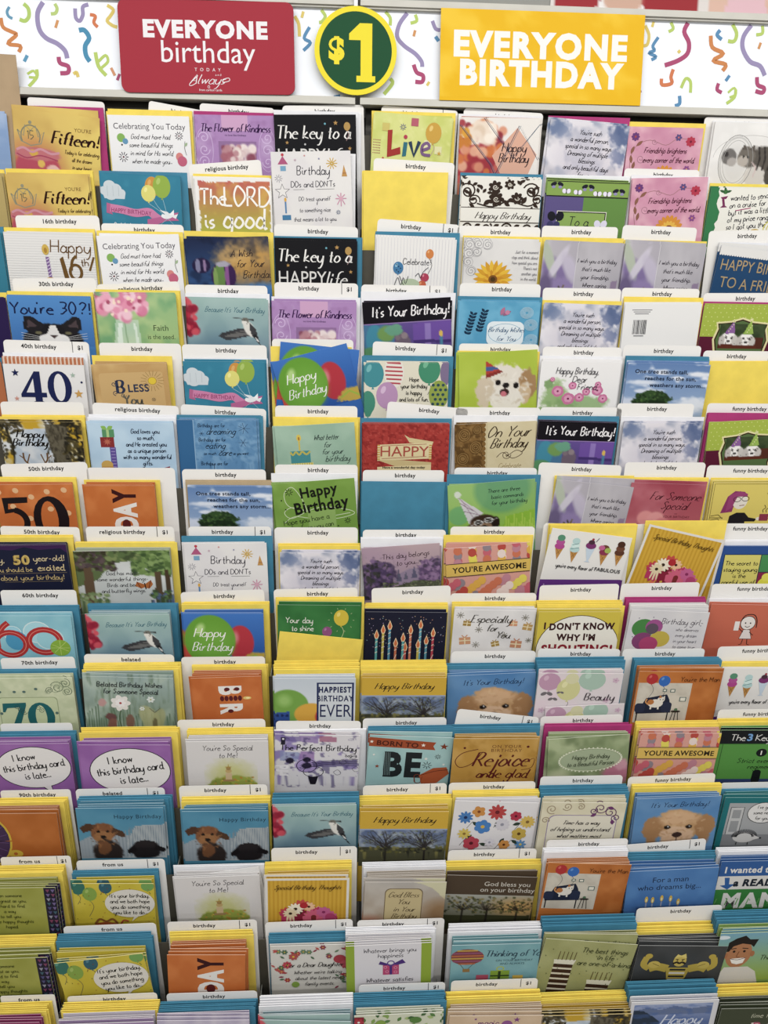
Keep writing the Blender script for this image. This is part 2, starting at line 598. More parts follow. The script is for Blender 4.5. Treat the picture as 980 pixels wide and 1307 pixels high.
@D('clouds', 'cloud verse', 'cloudy sky verse card in black script')
def _():
    a = Art('#b6b4c4')
    im = Img().gr('#b0b2c0', '#cac4ca').nz('#7f8ca8', 24, .42, .62, 11, amt=.6).nz('#e4dfe4', 20, .45, .62, 21, amt=.9).el(88, 12, 16, 12, '#3c5080', nz=1.3, soft=.5, amt=.8).el(14, 10, 14, 9, '#5a6e98', nz=1.3, soft=.6, amt=.8).el(90, 36, 10, 9, '#4b5c8c', nz=1.5, soft=.6, amt=.7).el(48, 40, 34, 34, '#cdc6d0', soft=.9, amt=.75)
    a.I(im)
    a.SL(["You're such", 'a wonderful person,', 'special in so many ways.', 'Dreaming of multiple', 'blessings', 'and only beautiful days', 'for you.'], 52, 14, 8.0, 5.2, '#1e1a26', w=.68, sl=.3, sx=.96)
    return a


@D('friendship', 'pink friendship', 'pink friendship card with vine border and orange flower', 0.95)
def _():
    a = Art('#cf8fa6')
    a.I(Img(col='#cd8ca6').nz('#dba6b6', 22, .4, .7, 6).nz('#c07a98', 30, .5, .8, 9, amt=.6))
    a.L([(8, 60), (6, 42), (12, 24), (30, 16), (52, 22), (66, 14), (84, 14)], .9, '#a5707a', k=4).curl(20, 40, 6, 1.5, .7, '#9d6a7c').curl(36, 18, 4, 1.4, .7, '#9d6a7c')
    for x, y, r in ((6, 34, -70), (8, 46, -100), (12, 24, -40), (10, 54, -80)):
        a.leaf(x, y, 11, 2.2, r, '#8a5a48')
    a.flw(10, 12, 5.5, 8, '#6a3a78', '#a44').flw(68, 12, 4.5, 6, '#5a4a80', '#c66').flw(85, 17, 6.5, 8, '#b8344a', '#7a1c34').flw(84, 52, 4.5, 6, '#8a4a8a', '#c86')
    a.S('Friendship brightens', 52, 32, 6.8, '#5a2438', w=.75, sl=.3, sx=.85).S('every corner of the world.', 58, 44, 6.8, '#5a2438', w=.75, sl=.3, sx=.8)
    a.flw(54, 66, 18, 18, '#d68a2c', '#8a3c1c', wd=.24, cr=.45).flw(54, 66, 11, 14, '#e0b040', '#7a2c2c', wd=.28, cr=.5)
    return a


@D('kitten', 'kitten at mirror', 'white card with a grey striped kitten looking into a round mirror')
def _():
    a = Art('#e2e0de')
    im = Img(col='#dedcda').nz('#e8e6e4', 20, .4, .7, 2)
    im.el(33, 44, 20, 28, '#b4b2b0', soft=.06).el(33, 44, 18.5, 26.5, '#dddbd9', soft=.06).el(33, 46, 15, 22, '#c6c4c2', soft=.5, amt=.5)
    im.el(24, 38, 9, 9, '#6e6a68', nz=.3).el(20, 36, 3, 3, '#3a3636').el(28, 44, 6, 5, '#a8a29e', nz=.3)
    im.el(70, 42, 22, 17, '#5a544e', nz=.3, soft=.2).el(60, 60, 14, 12, '#c9c4bf', nz=.3).el(46, 38, 11, 11, '#6e675f', nz=.3).el(42, 43, 7, 6, '#b0a79e', nz=.3).el(80, 58, 8, 12, '#4d4843', nz=.3)
    for x in (60, 67, 74, 81):
        im.ln([(x, 27), (x + 3, 40), (x + 1, 52)], 2, '#2f2b29')
    im.po([(38, 31), (41, 24), (46, 30)], '#5a524c').po([(48, 30), (54, 24), (56, 33)], '#5a524c').el(42, 38, 1.4, 1.6, '#151515').el(48, 38, 1.2, 1.5, '#151515').ln([(54, 44), (60, 50), (58, 60)], 1.4, '#c9b2b0')
    a.I(im)
    a.O(33, 44, 21.5, 30, .8, '#8c8a88').O(33, 44, 16, 24, .5, '#9a9896').O(52, 40, 48, 26, .5, '#b4b2b0', a0=180, a1=330)
    return a


@D('godthinks', 'teal cloud and dove', 'teal religious card with pink banner, balloons, cloud and white dove')
def _():
    a = Art('#2f7f9c')
    a.I(Img(col='#2e7d9b').nz('#3a8ba8', 24, .4, .7, 2))
    im = [(4, 20, 6), (11, 14, 7.5), (18, 18, 8), (25, 22, 5.5), (12, 24, 8)]
    for x, y, r in im:
        a.E(x, y, r, r * .85, '#c3ccd2')
    a.P([(2, 24), (30, 24), (29, 29), (4, 29)], '#c3ccd2')
    for x in (8, 15, 22):
        a.L([(x, 14), (x, 26)], .5, '#a7b4bc')
    a.bal(64, 13, 9, 12, '#c98a3a', '#d9a45a').bal(76, 12, 11, 14, '#8cab3e', '#a6c060').bal(59, 21, 9, 10, '#d6cf6a', '#e6e08a')
    for p in ([(64, 26), (70, 36), (80, 46)], [(77, 28), (80, 40), (82, 48)], [(59, 33), (70, 40), (80, 48)]):
        a.L(p, .5, '#9fc4d0', k=3)
    a.P([(6, 34), (14, 36), (10, 42), (13, 48), (5, 46)], '#b8608c').L([(10, 40), (26, 42), (42, 45), (58, 43), (66, 48), (72, 52)], 9.5, '#cf7ba6', k=5).P([(56, 52), (74, 48), (84, 44), (96, 42), (92, 48), (96, 52), (80, 53), (62, 60), (56, 58)], '#bb5f90')
    a.T('HAPPY BIRTHDAY', 36, 46, 5, '#8c2c5c', sx=.86, rot=-3)
    a.E(82, 47, 7, 3.2, '#e4e6e8', rot=-12).P([(80, 46), (72, 40), (82, 42), (86, 46)], '#dfe3e6').P([(84, 45), (90, 39), (90, 46)], '#eef0f1').P([(86, 47), (95, 44), (92, 50)], '#e4e6e8').E(76, 47, 2.4, 2.2, '#e8eaec')
    a.L([(82, 50), (90, 58), (98, 66)], .5, '#8fb8c8', k=2).L([(82, 50), (70, 60), (64, 72)], .5, '#8fb8c8', k=2)
    a.S("God thinks you're", 34, 63, 5.6, '#e6eaec', w=.65, sl=.05, sx=.85)
    return a


@D('lord', 'red and yellow Lord', 'watercolour card fading red to yellow with white Lord is good lettering')
def _():
    a = Art('#e4e2df')
    im = Img(3, 3, 100, 76, col='#e4e2df')
    im.gr('#c25656', '#a8b83c', p=.8).nz('#d0804a', 20, .5, .75, 6, amt=.4, m=(im.Y < 34) * 1.0).nz('#d8c04c', 18, .5, .75, 9, amt=.5)
    e = np.minimum(np.minimum(im.X - 3, 99 - im.X), im.Y - 3) + vnoise(im.X, im.Y, 5, 4) * 5 - 4
    im.mix((e < 0) * 1.0, '#e4e2df')
    a.I(im)
    W = '#eeece8'
    a.S('The', 22, 33, 19, W, w=2.3, sl=.05).S('LORD', 67, 34, 23, W, w=2.3, sl=.02, sx=.95, jit=.05)
    a.S('is', 17, 62, 19, W, w=2.4, sl=0).S('good', 62, 61, 24, W, w=2.8, sl=.05, sx=1.0)
    a.S('to all', 50, 84, 14, W, w=1.6)
    return a


@D('dosdonts', "dos and don'ts", "white birthday dos and don'ts card with small doodles", 0.96)
def _():
    a = Art('#dedbd8')
    a.I(Img(0, 0, 100, 100, 6, '#dddad8').nz('#d2ced2', 30, .4, .7, 4, amt=.6))
    a.S('Birthday', 52, 28, 10.5, '#3c3a44', w=1, sl=.05, sx=.95).S("DOs and DON'Ts", 51, 43, 7, '#3c3a44', w=.8, sl=.05, sx=.98).L([(26, 46), (40, 46)], .5, '#555').L([(55, 46), (78, 46)], .5, '#555')
    a.SL(['DO treat yourself', 'to something nice', 'that means a lot to you.'], 52, 60, 11, 5, '#4a4852', w=.6, sl=.1, sx=.92)
    a.SL(["DON'T tell anyone", 'how much it cost.'], 52, 95, 11, 5, '#4a4852', w=.6, sl=.1, sx=.92)
    a.P([(8, 15), (21, 15), (14.5, 5)], '#b0527a').R(11, 17, 18, 23, '#6f9fc0').E(14.5, 3.6, 1.8, 1.8, '#c23c4a')
    a.burst(76, 15, 7, 10, 1.1, '#c9a03c', .1).P([(91, 17), (95, 31), (88, 31)], '#c08c48').L([(89, 27), (94, 27)], .6, '#844')
    a.star(12, 48, 10, '#55525c').star(12, 48, 8.6, '#dddad8').burst(8, 32, 5, 9, .6, '#8a8894')
    a.L([(15, 60), (15, 72)], 2, '#4f7fb0').E(15, 58, 1.5, 2.6, '#d8a03c').R(10, 74, 21, 80, '#3f7aa8').burst(86, 58, 7, 8, 1.2, '#c98aa4').E(86, 58, 2.4, 2.4, '#d4a0b4').burst(82, 72, 3, 8, .7, '#5a6a8a').E(42, 5, 1, 1, '#c88').E(60, 9, 1, 1, '#88a').star(30, 10, 1.8, '#b9a')
    return a


@D('damask', 'black damask', 'cream card with dark brown damask flowers and script band', 0.87)
def _():
    a = Art('#e0ddd4')
    B = '#35271f'
    for x, y in ((8, 18), (88, 16)):
        a.curl(x, y, 11, 1.6, 2, B, 200).curl(x + 8, y + 12, 8, 1.5, 1.8, B, 20, -1)
        for k in range(5):
            a.leaf(x + 2, y + 4 + k * 4, 10, 2.2, -140 + 60 * k, B)
    for x, y, r in ((42, 12, 9), (60, 8, 7), (44, 28, 10), (70, 26, 8)):
        for k in range(7):
            a.E(x + r * .6 * math.cos(k * .9), y + r * .6 * math.sin(k * .9), r * .42, r * .3, B, rot=k * 52, n=10)
        a.E(x, y, r * .5, r * .5, B).curl(x, y, r * .4, 1.5, .9, '#d8d2c4')
    a.L([(20, 34), (40, 38), (60, 30), (84, 36), (96, 30)], 1.8, B, k=4).leaf(28, 36, 12, 3, -40, B).leaf(76, 34, 12, 3, -60, B).leaf(54, 32, 9, 2.4, 30, B)
    for k in range(26):
        x, y = (k * 23.7) % 100, (k * 9.1) % 36
        a.leaf(x, y, 7, 2, k * 77, B)
    a.R(0, 39, 100, 40, B).R(0, 40, 100, 58, '#e2dfd6').R(0, 58, 100, 59, B)
    a.S('Happy Birthday', 53, 54, 8.6, '#2c2420', w=.8, pen=1.1, sl=.5, sx=1.05)
    for x in (10, 34, 60, 86):
        a.curl(x, 66, 7, 1.5, 2, B, x * 9).leaf(x + 8, 66, 9, 2.6, -30, B)
    return a


@D('toa', 'green butterfly', 'green and purple quilt card with black butterflies along the top', 0.92)
def _():
    a = Art('#5f8a3c')
    a.R(0, 0, 46, 140, '#5a4f86').R(46, 0, 100, 140, '#5f8a3e').R(0, 0, 100, 19, '#7f9f48').R(0, 18.5, 100, 20, '#222').R(0, 1, 100, 2, '#222')
    for x, y in ((12, 6), (50, 8), (88, 12)):
        for sx in (-1, 1):
            a.E(x + sx * 4, y - 1, 4, 2.4, '#1e1e2a', rot=sx * 25, n=10).E(x + sx * 4, y + 2.5, 2.4, 1.8, '#8c86b4', n=8)
    for x, y in ((24, 13), (38, 14), (62, 15), (74, 15)):
        for sx in (-1, 1):
            a.E(x + sx * 2.6, y, 2.6, 3, '#ded8ea', rot=sx * 20, n=8)
        a.R(x - .5, y - 2.5, x + .5, y + 3, '#333')
    a.R(15, 37, 76, 110, '#e0dccb').R(15.8, 37.8, 75.2, 110, '#23222a').R(17, 39, 74, 110, '#86a650')
    a.S('To a', 42, 55, 11, '#2c2c30', w=1, sl=.15)
    for sx in (-1, 1):
        a.E(14 + sx * 5, 44, 5, 6, '#1c1c26', rot=sx * 20, n=12).E(12 + sx * 4, 54, 4, 4, '#3c3a66', n=10).E(70 + sx * 4, 52, 4, 5, '#d8d2e8', rot=sx * 20, n=10)
    a.S('Special Friend', 46, 70, 8, '#2c2c30', w=.8)
    return a


@D('cruise', 'funny cruise', 'white funny card about a cruise with ragged green edge', 0.9)
def _():
    a = Art('#2f7a48')
    rs = random.Random(4)
    p = [(12 + rs.uniform(-3, 3), y) for y in range(0, 90, 5)]
    a.P(p + [(100, 90), (100, 0)], '#e2e0d6')
    a.P([(13, 12), (22, 10), (20, 14), (18, 14), (20, 22), (23, 24), (14, 25), (17, 22), (15, 14)], '#7a2c58').E(18, 5, 3, 3, '#3f7a3c').leaf(18, 6, 8, 1.6, -160, '#2f5c34').leaf(18, 6, 8, 1.6, -20, '#2f5c34').leaf(18, 5, 7, 1.4, -100, '#2f5c34')
    a.SL(['wanted to send you', 'on a cruise for your birthday', 'but it was a little out', 'of my price range,', 'so I got you the', 'next best thing...'], 26, 16, 9, 6.8, '#2c2c34', w=.8, sl=.1, al='l', sx=.9, rot=6, jit=.08)
    a.L([(34, 28), (52, 24)], 1, '#a06').E(62, 58, 11, 5, '#c98a3c').E(62, 55, 7, 5, '#c4a24a').R(44, 60, 82, 63, '#3f7a50').O(84, 50, 12, 12, 1.2, '#c9c03c').O(84, 50, 8, 8, 1, '#c9c03c')
    return a


@D('sixteen', 'sixteenth birthday', 'white happy sixteenth birthday card with purple candle', 0.9)
def _():
    a = Art('#dcdad8')
    for y in range(0, 78, 3):
        a.R(0, y, 100, y + .8, '#d0cfce')
    a.S('Happy', 73, 22, 15, '#6b4a26', w=1.2, sl=.1, sx=1.0)
    a.P([(60, 30), (64, 27), (69, 55), (64, 57)], '#6a4a20').O(77, 46, 6.5, 9, 3.4, '#6a4a20').L([(72, 44), (74, 32), (79, 26)], 3.2, '#6a4a20', k=3)
    a.S('th', 88, 38, 9, '#6b4a26', w=1, sl=0).L([(99, 27), (93, 44)], 2.4, '#6a4a20').E(92, 57, 1.6, 1.6, '#6a4a20')
    a.L([(46, 28), (47.5, 56)], 3.6, '#7a5c94')
    for y in range(30, 56, 4):
        a.L([(44.6 + (y - 28) * .05, y + 1.6), (48.6 + (y - 28) * .05, y - 1)], 1, '#cdbcd8')
    a.E(45, 19, 4, 6.5, '#caa646').E(45, 20, 1.8, 3.4, '#a87c2c').E(47, 62, 9, 9, '#c7a355').E(47, 62, 5.5, 5.5, '#d6c48c')
    return a


@D('wish', 'dark blue air balloon', 'dark blue and gold card with striped hot air balloons')
def _():
    a = Art('#22304f')
    im = Img().gr('#1c2748', '#34609c').el(76, 30, 36, 26, '#b98c48', soft=.9, nz=.5).el(60, 20, 18, 9, '#c9a060', soft=1, nz=.8, amt=.7).el(95, 44, 20, 12, '#8a6a40', soft=.8, nz=.7, amt=.8).nz('#131b34', 14, .56, .76, 7, amt=.55).el(90, 62, 34, 8, '#3f78b8', soft=.8, nz=.8)
    im.el(43, 44, 15, 17, '#3a2050', soft=.06).el(39, 44, 6, 17, '#5f8440', soft=.08).el(47, 44, 2.5, 16, '#8a5090', soft=.1).el(33, 46, 2.5, 13, '#7a9a50', soft=.2).el(43, 30, 9, 3, '#a09cac', soft=.3, nz=.6)
    im.el(17, 31, 11, 9, '#241c40', soft=.08).el(13, 31, 3, 8, '#7a789a', soft=.2).el(21, 31, 2, 7, '#8a7098', soft=.2).po([(38, 59), (49, 59), (46, 64), (41, 64)], '#2a2030')
    a.I(im)
    a.S('A Wish', 66, 22, 8, '#1c1626', w=.8, sl=.3).S('for Your', 76, 34, 8, '#1c1626', w=.8, sl=.3).S('Birthday', 84, 47, 8.6, '#2a2224', w=.8, sl=.3)
    return a


@D('celebrate', 'white celebrate balloon', 'white pinstriped celebrate card with patterned balloons and streamers', 0.95)
def _():
    a = Art('#e0dedc')
    for x in range(2, 100, 4):
        a.R(x, 0, x + .5, 90, '#cccad0')
    a.S('Celebrate!', 51, 33, 7.4, '#3a3a40', w=.65, sl=.1, sx=.95)
    a.bal(67, 19, 5, 6, '#cf7a3c', '#e0a46c', tail=22, tc='#444').bal(28, 38, 6.5, 8, '#3f78a8', '#8fc0d8').bal(62, 49, 5.5, 5.5, '#b03a54', '#d87c8c').bal(59, 59, 5.5, 6, '#c25a3a', '#d88a5c').E(44, 58, 12, 7, '#a8b89a').E(40, 66, 8, 6, '#7fa86c')
    for p in ([(24, 60), (28, 50), (32, 60), (35, 50), (38, 58), (41, 48)], [(50, 48), (54, 44), (57, 50), (60, 42), (66, 36)], [(30, 48), (36, 60), (44, 64), (56, 62)]):
        a.L(p, .8, '#3b3b44', k=4)
    for i in range(5):
        a.E(26 + i % 3 * 2.5, 34 + i * 2.2, .9, .9, '#1c3050', n=6)
    return a


@D('gerbera', 'yellow gerbera', 'pale grey verse card with a yellow gerbera and lace corner', 0.92)
def _():
    a = Art('#d6d4d2')
    a.I(Img(col='#d6d4d2').nz('#c6c4c4', 40, .4, .8, 3))
    for i, (x, y) in enumerate(((6, 6), (18, 5), (30, 6), (6, 18), (5, 30), (16, 16), (10, 42))):
        a.curl(x, y, 6, 1.6, .8, '#8f8d90', i * 70, 1 if i % 2 else -1).O(x, y, 6.6, 6.6, .5, '#9b999c')
    for i in range(22):
        g = math.radians(i * 360 / 22)
        a.leaf(40 + 6 * math.cos(g), 53 + 6 * math.sin(g), 21, 3.2, math.degrees(g), '#d0941f' if i % 2 else '#e0b02c')
    for i in range(16):
        g = math.radians(i * 22.5 + 10)
        a.leaf(40, 53, 14, 2.4, math.degrees(g), '#c8861c' if i % 2 else '#dca428')
    a.E(40, 53, 6, 6, '#7a4a1c').E(40, 53, 3.4, 3.4, '#4a3414')
    a.SL(['Just for a moment', 'stop and think about', 'how special you are.', "There's not", 'another you', 'in the world.'], 98, 16, 7.4, 4, '#8a888c', w=.5, sl=.1, al='r', sx=.85)
    return a


@D('lily', 'purple lily verse', 'soft purple lily photo card with black script wish', 0.88)
def _():
    a = Art('#a59ea8')
    im = Img().gr('#b1acb4', '#9a94a2', 'x').nz('#cac6cc', 26, .45, .7, 8, ay=.5, amt=.7)
    im.el(16, 40, 22, 14, '#7b6a9a', rot=55, soft=.5).el(26, 62, 20, 14, '#8a78a8', soft=.5, nz=.4).el(8, 22, 6, 26, '#a9b2a0', rot=-20, soft=.4).el(20, 28, 5, 26, '#c2bccb', rot=25, soft=.4).el(6, 60, 9, 18, '#66587f', soft=.6).el(36, 34, 8, 20, '#b6aec2', rot=-25, soft=.6)
    im.ln([(24, 60), (28, 68)], 2, '#3f3a2c').ln([(30, 58), (28, 68)], 2, '#6a5a2c').ln([(20, 64), (27, 70)], 2.2, '#46402a').ln([(34, 64), (28, 70)], 2, '#4a4428')
    im.po([(43, 0), (100, 0), (100, 80), (43, 80)], '#a7a3aa', .85).nz('#c0bcc2', 22, .4, .7, 12, ay=.4, amt=.5, m=(im.X > 43)).po([(90, 50), (98, 48), (99, 80), (90, 80)], '#7c6488', .7)
    a.I(im)
    a.R(42.6, 0, 43.2, 80, '#c9c6cb')
    a.SL(['I wish you a birthday', "that's much like", 'your friendship.', 'Where caring'], 69, 26, 11, 5.6, '#2c2632', w=.65, sl=.25, sx=.85)
    return a


@D('tofriend', 'navy to a friend', 'navy card with gold hand lettering to a friend and stitched white top')
def _():
    a = Art('#20446f')
    a.R(0, 0, 100, 140, '#1f456f').R(0, 0, 100, 9, '#d9d7d4')
    for x in range(1, 100, 3):
        a.E(x, 9, 1.5, 1.5, '#d9d7d4', n=8)
    C = '#a9916a'
    a.T('HAPPY BIRTHDAY', 4, 26, 12, C, al='l', sx=.78, jit=.05).T('TO A FRIEND', 8, 46, 12, C, al='l', sx=.85, jit=.05).T("I LOVE", 4, 64, 10, '#5f7ea4', al='l', sx=.85)
    a.L([(70, 50), (86, 60), (70, 66)], 2, '#c9a43c', k=3)
    return a


@D('cat', 'blue black cat', 'blue thirtieth card with a black and white cat peeking up', .8)
def _():
    a = Art('#3f7cc0')
    im = Img().gr('#4a86c8', '#3a6fb4').el(50, 66, 36, 26, '#1c1a1e', nz=.15, soft=.08)
    im.po([(15, 48), (17, 29), (26, 29), (42, 42), (30, 58)], '#211e22').po([(86, 48), (85, 30), (76, 29), (60, 42), (72, 58)], '#211e22').po([(20, 46), (22, 34), (33, 44)], '#4a3c40').po([(82, 46), (80, 34), (69, 44)], '#4a3c40')
    im.po([(48, 42), (54, 42), (58, 54), (70, 66), (70, 80), (32, 80), (34, 66), (44, 54)], '#dcd8d4').el(42, 64, 9, 8, '#e2deda', nz=.3).el(61, 64, 9, 8, '#e2deda', nz=.3).po([(46, 57), (57, 57), (51.5, 63)], '#4a3838').el(33, 54, 4, 2.4, '#6a6448', soft=.4).el(69, 54, 4, 2.4, '#6a6448', soft=.4)
    a.I(im)
    for y in (0, 4, 8):
        a.L([(42, 62 + y * .3), (12, 54 + y)], .4, '#ddd').L([(60, 62 + y * .3), (92, 54 + y)], .4, '#ddd')
    a.S("You're 30?!", 50, 25, 17, '#15204a', w=1.9, sl=.02, sx=1.0, jit=.04)
    return a


@D('faith', 'pink flowers in jar', 'green religious card with pink blossoms in a glass jar')
def _():
    a = Art('#7fae74')
    im = Img().gr('#86b07a', '#a6bf76').nz('#5f9a6a', 30, .45, .75, 4, amt=.8).nz('#c0cf8c', 24, .5, .8, 9, amt=.7)
    im.po([(22, 32), (50, 32), (54, 80), (16, 80)], '#bcd0ba', .75).po([(25, 36), (30, 36), (28, 78), (20, 78)], '#dfe8de', .8).po([(44, 36), (47, 36), (51, 78), (47, 78)], '#dfe8de', .7).ln([(33, 34), (36, 76)], 1.4, '#7f9f78')
    im.dabs(80, (0, 0, 64, 32), 6, [rgb(c) for c in ('#d87a9c', '#e8a2ba', '#c4587c', '#eec2d0', '#e28aa8')], 12, mask=lambda x, y: (x - 30) ** 2 / 34 ** 2 + (y - 10) ** 2 / 21 ** 2 < 1)
    im.dabs(12, (4, 4, 56, 26), 2, [rgb('#f0d8c0'), rgb('#a43c5c')], 5)
    a.I(im)
    a.T('Faith', 78, 45, 7, '#2c3a24').T('is the seed.', 78, 55.5, 5.6, '#2c3a24', sx=.95).T('Love', 83, 68, 7, '#2c3a24')
    return a


@D('hummingbird', 'blue hummingbird', 'misty blue card with a hovering hummingbird and red flower edge')
def _():
    a = Art('#86a4ac')
    im = Img().gr('#93b2ac', '#5f7f92').nz('#a6bebc', 40, .4, .8, 5, amt=.6).el(46, 70, 60, 22, '#4f7088', soft=1, amt=.5)
    im.dabs(26, (-4, 2, 10, 44), 5, [rgb(c) for c in ('#b4243c', '#8e1830', '#d04a58')], 6)
    im.po([(82, 26), (66, 22.5), (82, 23.5)], '#2c2c2e').ln([(56, 22.4), (80, 25.2)], .9, '#3c3c3e')
    im.po([(76, 34), (62, 36), (40, 42), (37, 46), (48, 51), (66, 47), (80, 44)], '#3c3c40').po([(76, 36), (60, 40), (44, 46), (62, 46), (78, 42)], '#6a6866').ln([(42, 43), (70, 40)], .8, '#333')
    im.el(76, 36, 6, 11, '#d8d4cc', rot=-28, nz=.2).el(71, 26, 4.6, 4.2, '#6a6860').el(70, 28, 3.4, 2.4, '#d9d6cf').po([(76, 28), (84, 36), (88, 50), (80, 46), (76, 36)], '#3f3f42').po([(80, 44), (90, 58), (94, 62), (88, 52), (84, 42)], '#262628').po([(82, 46), (88, 54), (86, 48)], '#d8d6d2').el(70, 25.4, .9, .9, '#111')
    a.I(im)
    a.S("Because It's Your Birthday", 58, 16, 6.2, '#3f6a78', w=.65, sl=.4, sx=.9)
    return a


@D('itsyour', "purple it's your birthday", 'purple card with black banner, gifts and a small mouse', 0.9)
def _():
    a = Art('#5a3f7c')
    im = Img(0, 0, 100, 74, col='#5c4590').gr('#6a4f9c', '#4f3f80').po([(0, 28), (34, 30), (34, 80), (0, 80)], '#3f6f96').el(12, 48, 10, 20, '#3a86a0', soft=.1).el(26, 40, 10, 10, '#6a944c', soft=.3, nz=.4).el(8, 66, 14, 10, '#4f8a5a', soft=.2).el(44, 54, 9, 14, '#6a5a6a', nz=.4).el(46, 44, 4, 4, '#8a7a80').el(38, 46, 3, 3, '#7a6a72').el(34, 36, 10, 7, '#5f9a7c', nz=.5)
    im.po([(56, 30), (100, 27), (100, 52), (56, 50)], '#6b4aa0').po([(70, 30), (76, 30), (76, 76), (70, 76)], '#8a70b8').po([(56, 50), (100, 52), (100, 56), (56, 54)], '#432f70').ln([(88, 48), (88, 66)], 3, '#3f7f9c').el(88, 44, 2, 4, '#d8b04a')
    a.I(im)
    a.R(0, 0, 100, 27, '#141018').R(0, 27, 100, 28.2, '#8a70a8')
    a.S("It's Your Birthday!", 54, 19, 12, '#e8e4e6', w=1.35, sl=.08, sx=.8, jit=.05)
    return a


@D('wishes4u', 'blue birthday wishes', 'blue floral birthday wishes card with white bracket label', 0.9)
def _():
    a = Art('#4f9cc2')
    a.I(Img(col='#4d99c0').nz('#62a9cc', 20, .4, .7, 8))
    for x, y, r in ((12, 44, -60), (26, 40, -80)):
        a.L([(x, y), (x + 6, y - 26)], .9, '#16304a')
        for k in range(7):
            t = k / 6
            for sx in (-1, 1):
                a.leaf(x + 6 * t, y - 26 * t, 6, 1.7, -78 + sx * 50, '#16304a')
    for x, y in ((84, 14), (90, 30), (92, 50), (78, 58), (90, 62)):
        for k in range(8):
            a.O(x, y, 2 + k * .9, 2 + k * .8, .4, '#a9cfe2', n=14)
    a.leaf(52, 18, 12, 2.6, -70, '#b0688a').leaf(54, 18, 12, 2.4, -30, '#9a5a80').E(60, 14, 3, 3, '#c07a98')
    a.RR(36, 26, 82, 58, 8, '#d8e0e4').O(59, 42, 21, 13, .6, '#6aa0bc')
    a.S('Birthday Wishes', 60, 40, 6.4, '#4a6a8a', w=.6, pen=1.1, sl=.4, sx=.9).S('for You', 60, 52, 6.4, '#4a6a8a', w=.6, pen=1.1, sl=.4)
    return a


@D('barcode', 'white card back', 'white back of a card with barcode and small print')
def _():
    a = Art('#dfdedd')
    for y, w in ((7, 26), (9.4, 22), (11.8, 18)):
        a.R(23 - w / 2, y, 23 + w / 2, y + 1, '#77767a')
    rs = random.Random(8)
    x = 13.0
    while x < 30:
        w = rs.choice((.5, .8, 1.1))
        a.R(x, 20, x + w, 38, '#34343a')
        x += w + rs.choice((.5, .7, 1))
    a.R(15, 39.5, 28, 40.6, '#66666a')
    return a


@D('dalmatians', 'lime dalmatian puppy', 'lime dotted card with two spotted puppies in party hats', 0.86)
def _():
    a = Art('#9fb23a')
    a.R(0, 0, 100, 140, '#9db03a')
    for j in range(9):
        for i in range(14):
            a.E(4 + i * 7 + (j % 2) * 3.5, 3 + j * 6, .8, .8, '#c4cf72', n=6, same=bool(i + j))
    a.R(0, 42, 100, 140, '#5c1830')
    F = [(16, 46), (20, 30), (18, 22), (36, 20), (50, 15), (64, 20), (84, 22), (82, 30), (86, 46), (82, 66), (86, 80), (16, 80), (20, 66)]
    a.P(F, '#d8cf96').P([(50 + (x - 51) * .93 + 1, 47 + (y - 47) * .92) for x, y in F], '#3a2418').P([(50 + (x - 51) * .88 + 1, 47 + (y - 47) * .86) for x, y in F], '#4f6a3a')
    im = Img(24, 24, 80, 58, col='#41512f').nz('#2c3a22', 12, .4, .7, 4).po([(24, 42), (80, 42), (80, 60), (24, 60)], '#54281c')
    for x, y, hx_, c in ((36, 44, (40, 22), '#8a5a9a'), (58, 45, (60, 20), '#7f9f3c')):
        im.el(x, y, 9.5, 8.5, '#ece8e4', nz=.12).el(x - 8, y + 3, 4, 7, '#bdb6b0', nz=.3).el(x + 8, y + 3, 4, 7, '#c4beb8', nz=.3).el(x - 3, y - 1, 1.3, 1.6, '#181414').el(x + 4, y - 1, 1.3, 1.6, '#181414').el(x + .5, y + 4, 2.4, 1.8, '#221c1c')
        im.po([(x - 5, y - 6), (x + 7, y - 7), hx_], c).dabs(8, (x - 8, y - 4, x + 8, y + 8), .8, [rgb('#6a6460')], int(x))
    im.po([(28, 52), (72, 54), (72, 60), (26, 60)], '#5f2a1c')
    a.I(im)
    for x, y, t, c in ((36, 36, (40, 20), '#8a5a9a'), (59, 37, (61, 18), '#8fb04a')):
        a.P([(x - 5, y), (x + 7, y), t], c)
        for k in range(4):
            a.E(x - 1 + k * 1.6, y - 2 - k * 3, .8, .8, '#d8d49a', n=6)
        a.burst(t[0], t[1], 2.4, 7, .8, '#e2dfa0', 0)
    return a


@D('forty', 'fortieth birthday', 'white fortieth card with navy numerals, stars and orange striped top')
def _():
    a = Art('#dddbda')
    a.R(0, 0, 100, 8, '#b96a44')
    for x in range(1, 100, 5):
        a.R(x, 0, x + 2, 8, '#d9c0ae')
    N = '#1b2352'
    a.P([(37, 17), (44, 17), (44, 44), (50, 44), (50, 50), (44, 50), (44, 55), (48, 57), (30, 57), (35, 55), (35, 50), (18, 50), (18, 46)], N).P([(35, 26), (35, 44), (25, 44)], '#dddbda')
    a.E(67, 37, 15, 21, N).E(67, 37, 7, 17.5, '#dddbda')
    a.star(14, 19, 5, N).star(90, 45, 6, '#c8964a').star(85, 21, 3.6, '#9ab0a0').E(95, 30, 1.4, 1.4, N).star(12, 52, 3.4, '#c98a7a').E(50, 66, 1.4, 1.4, N)
    return a


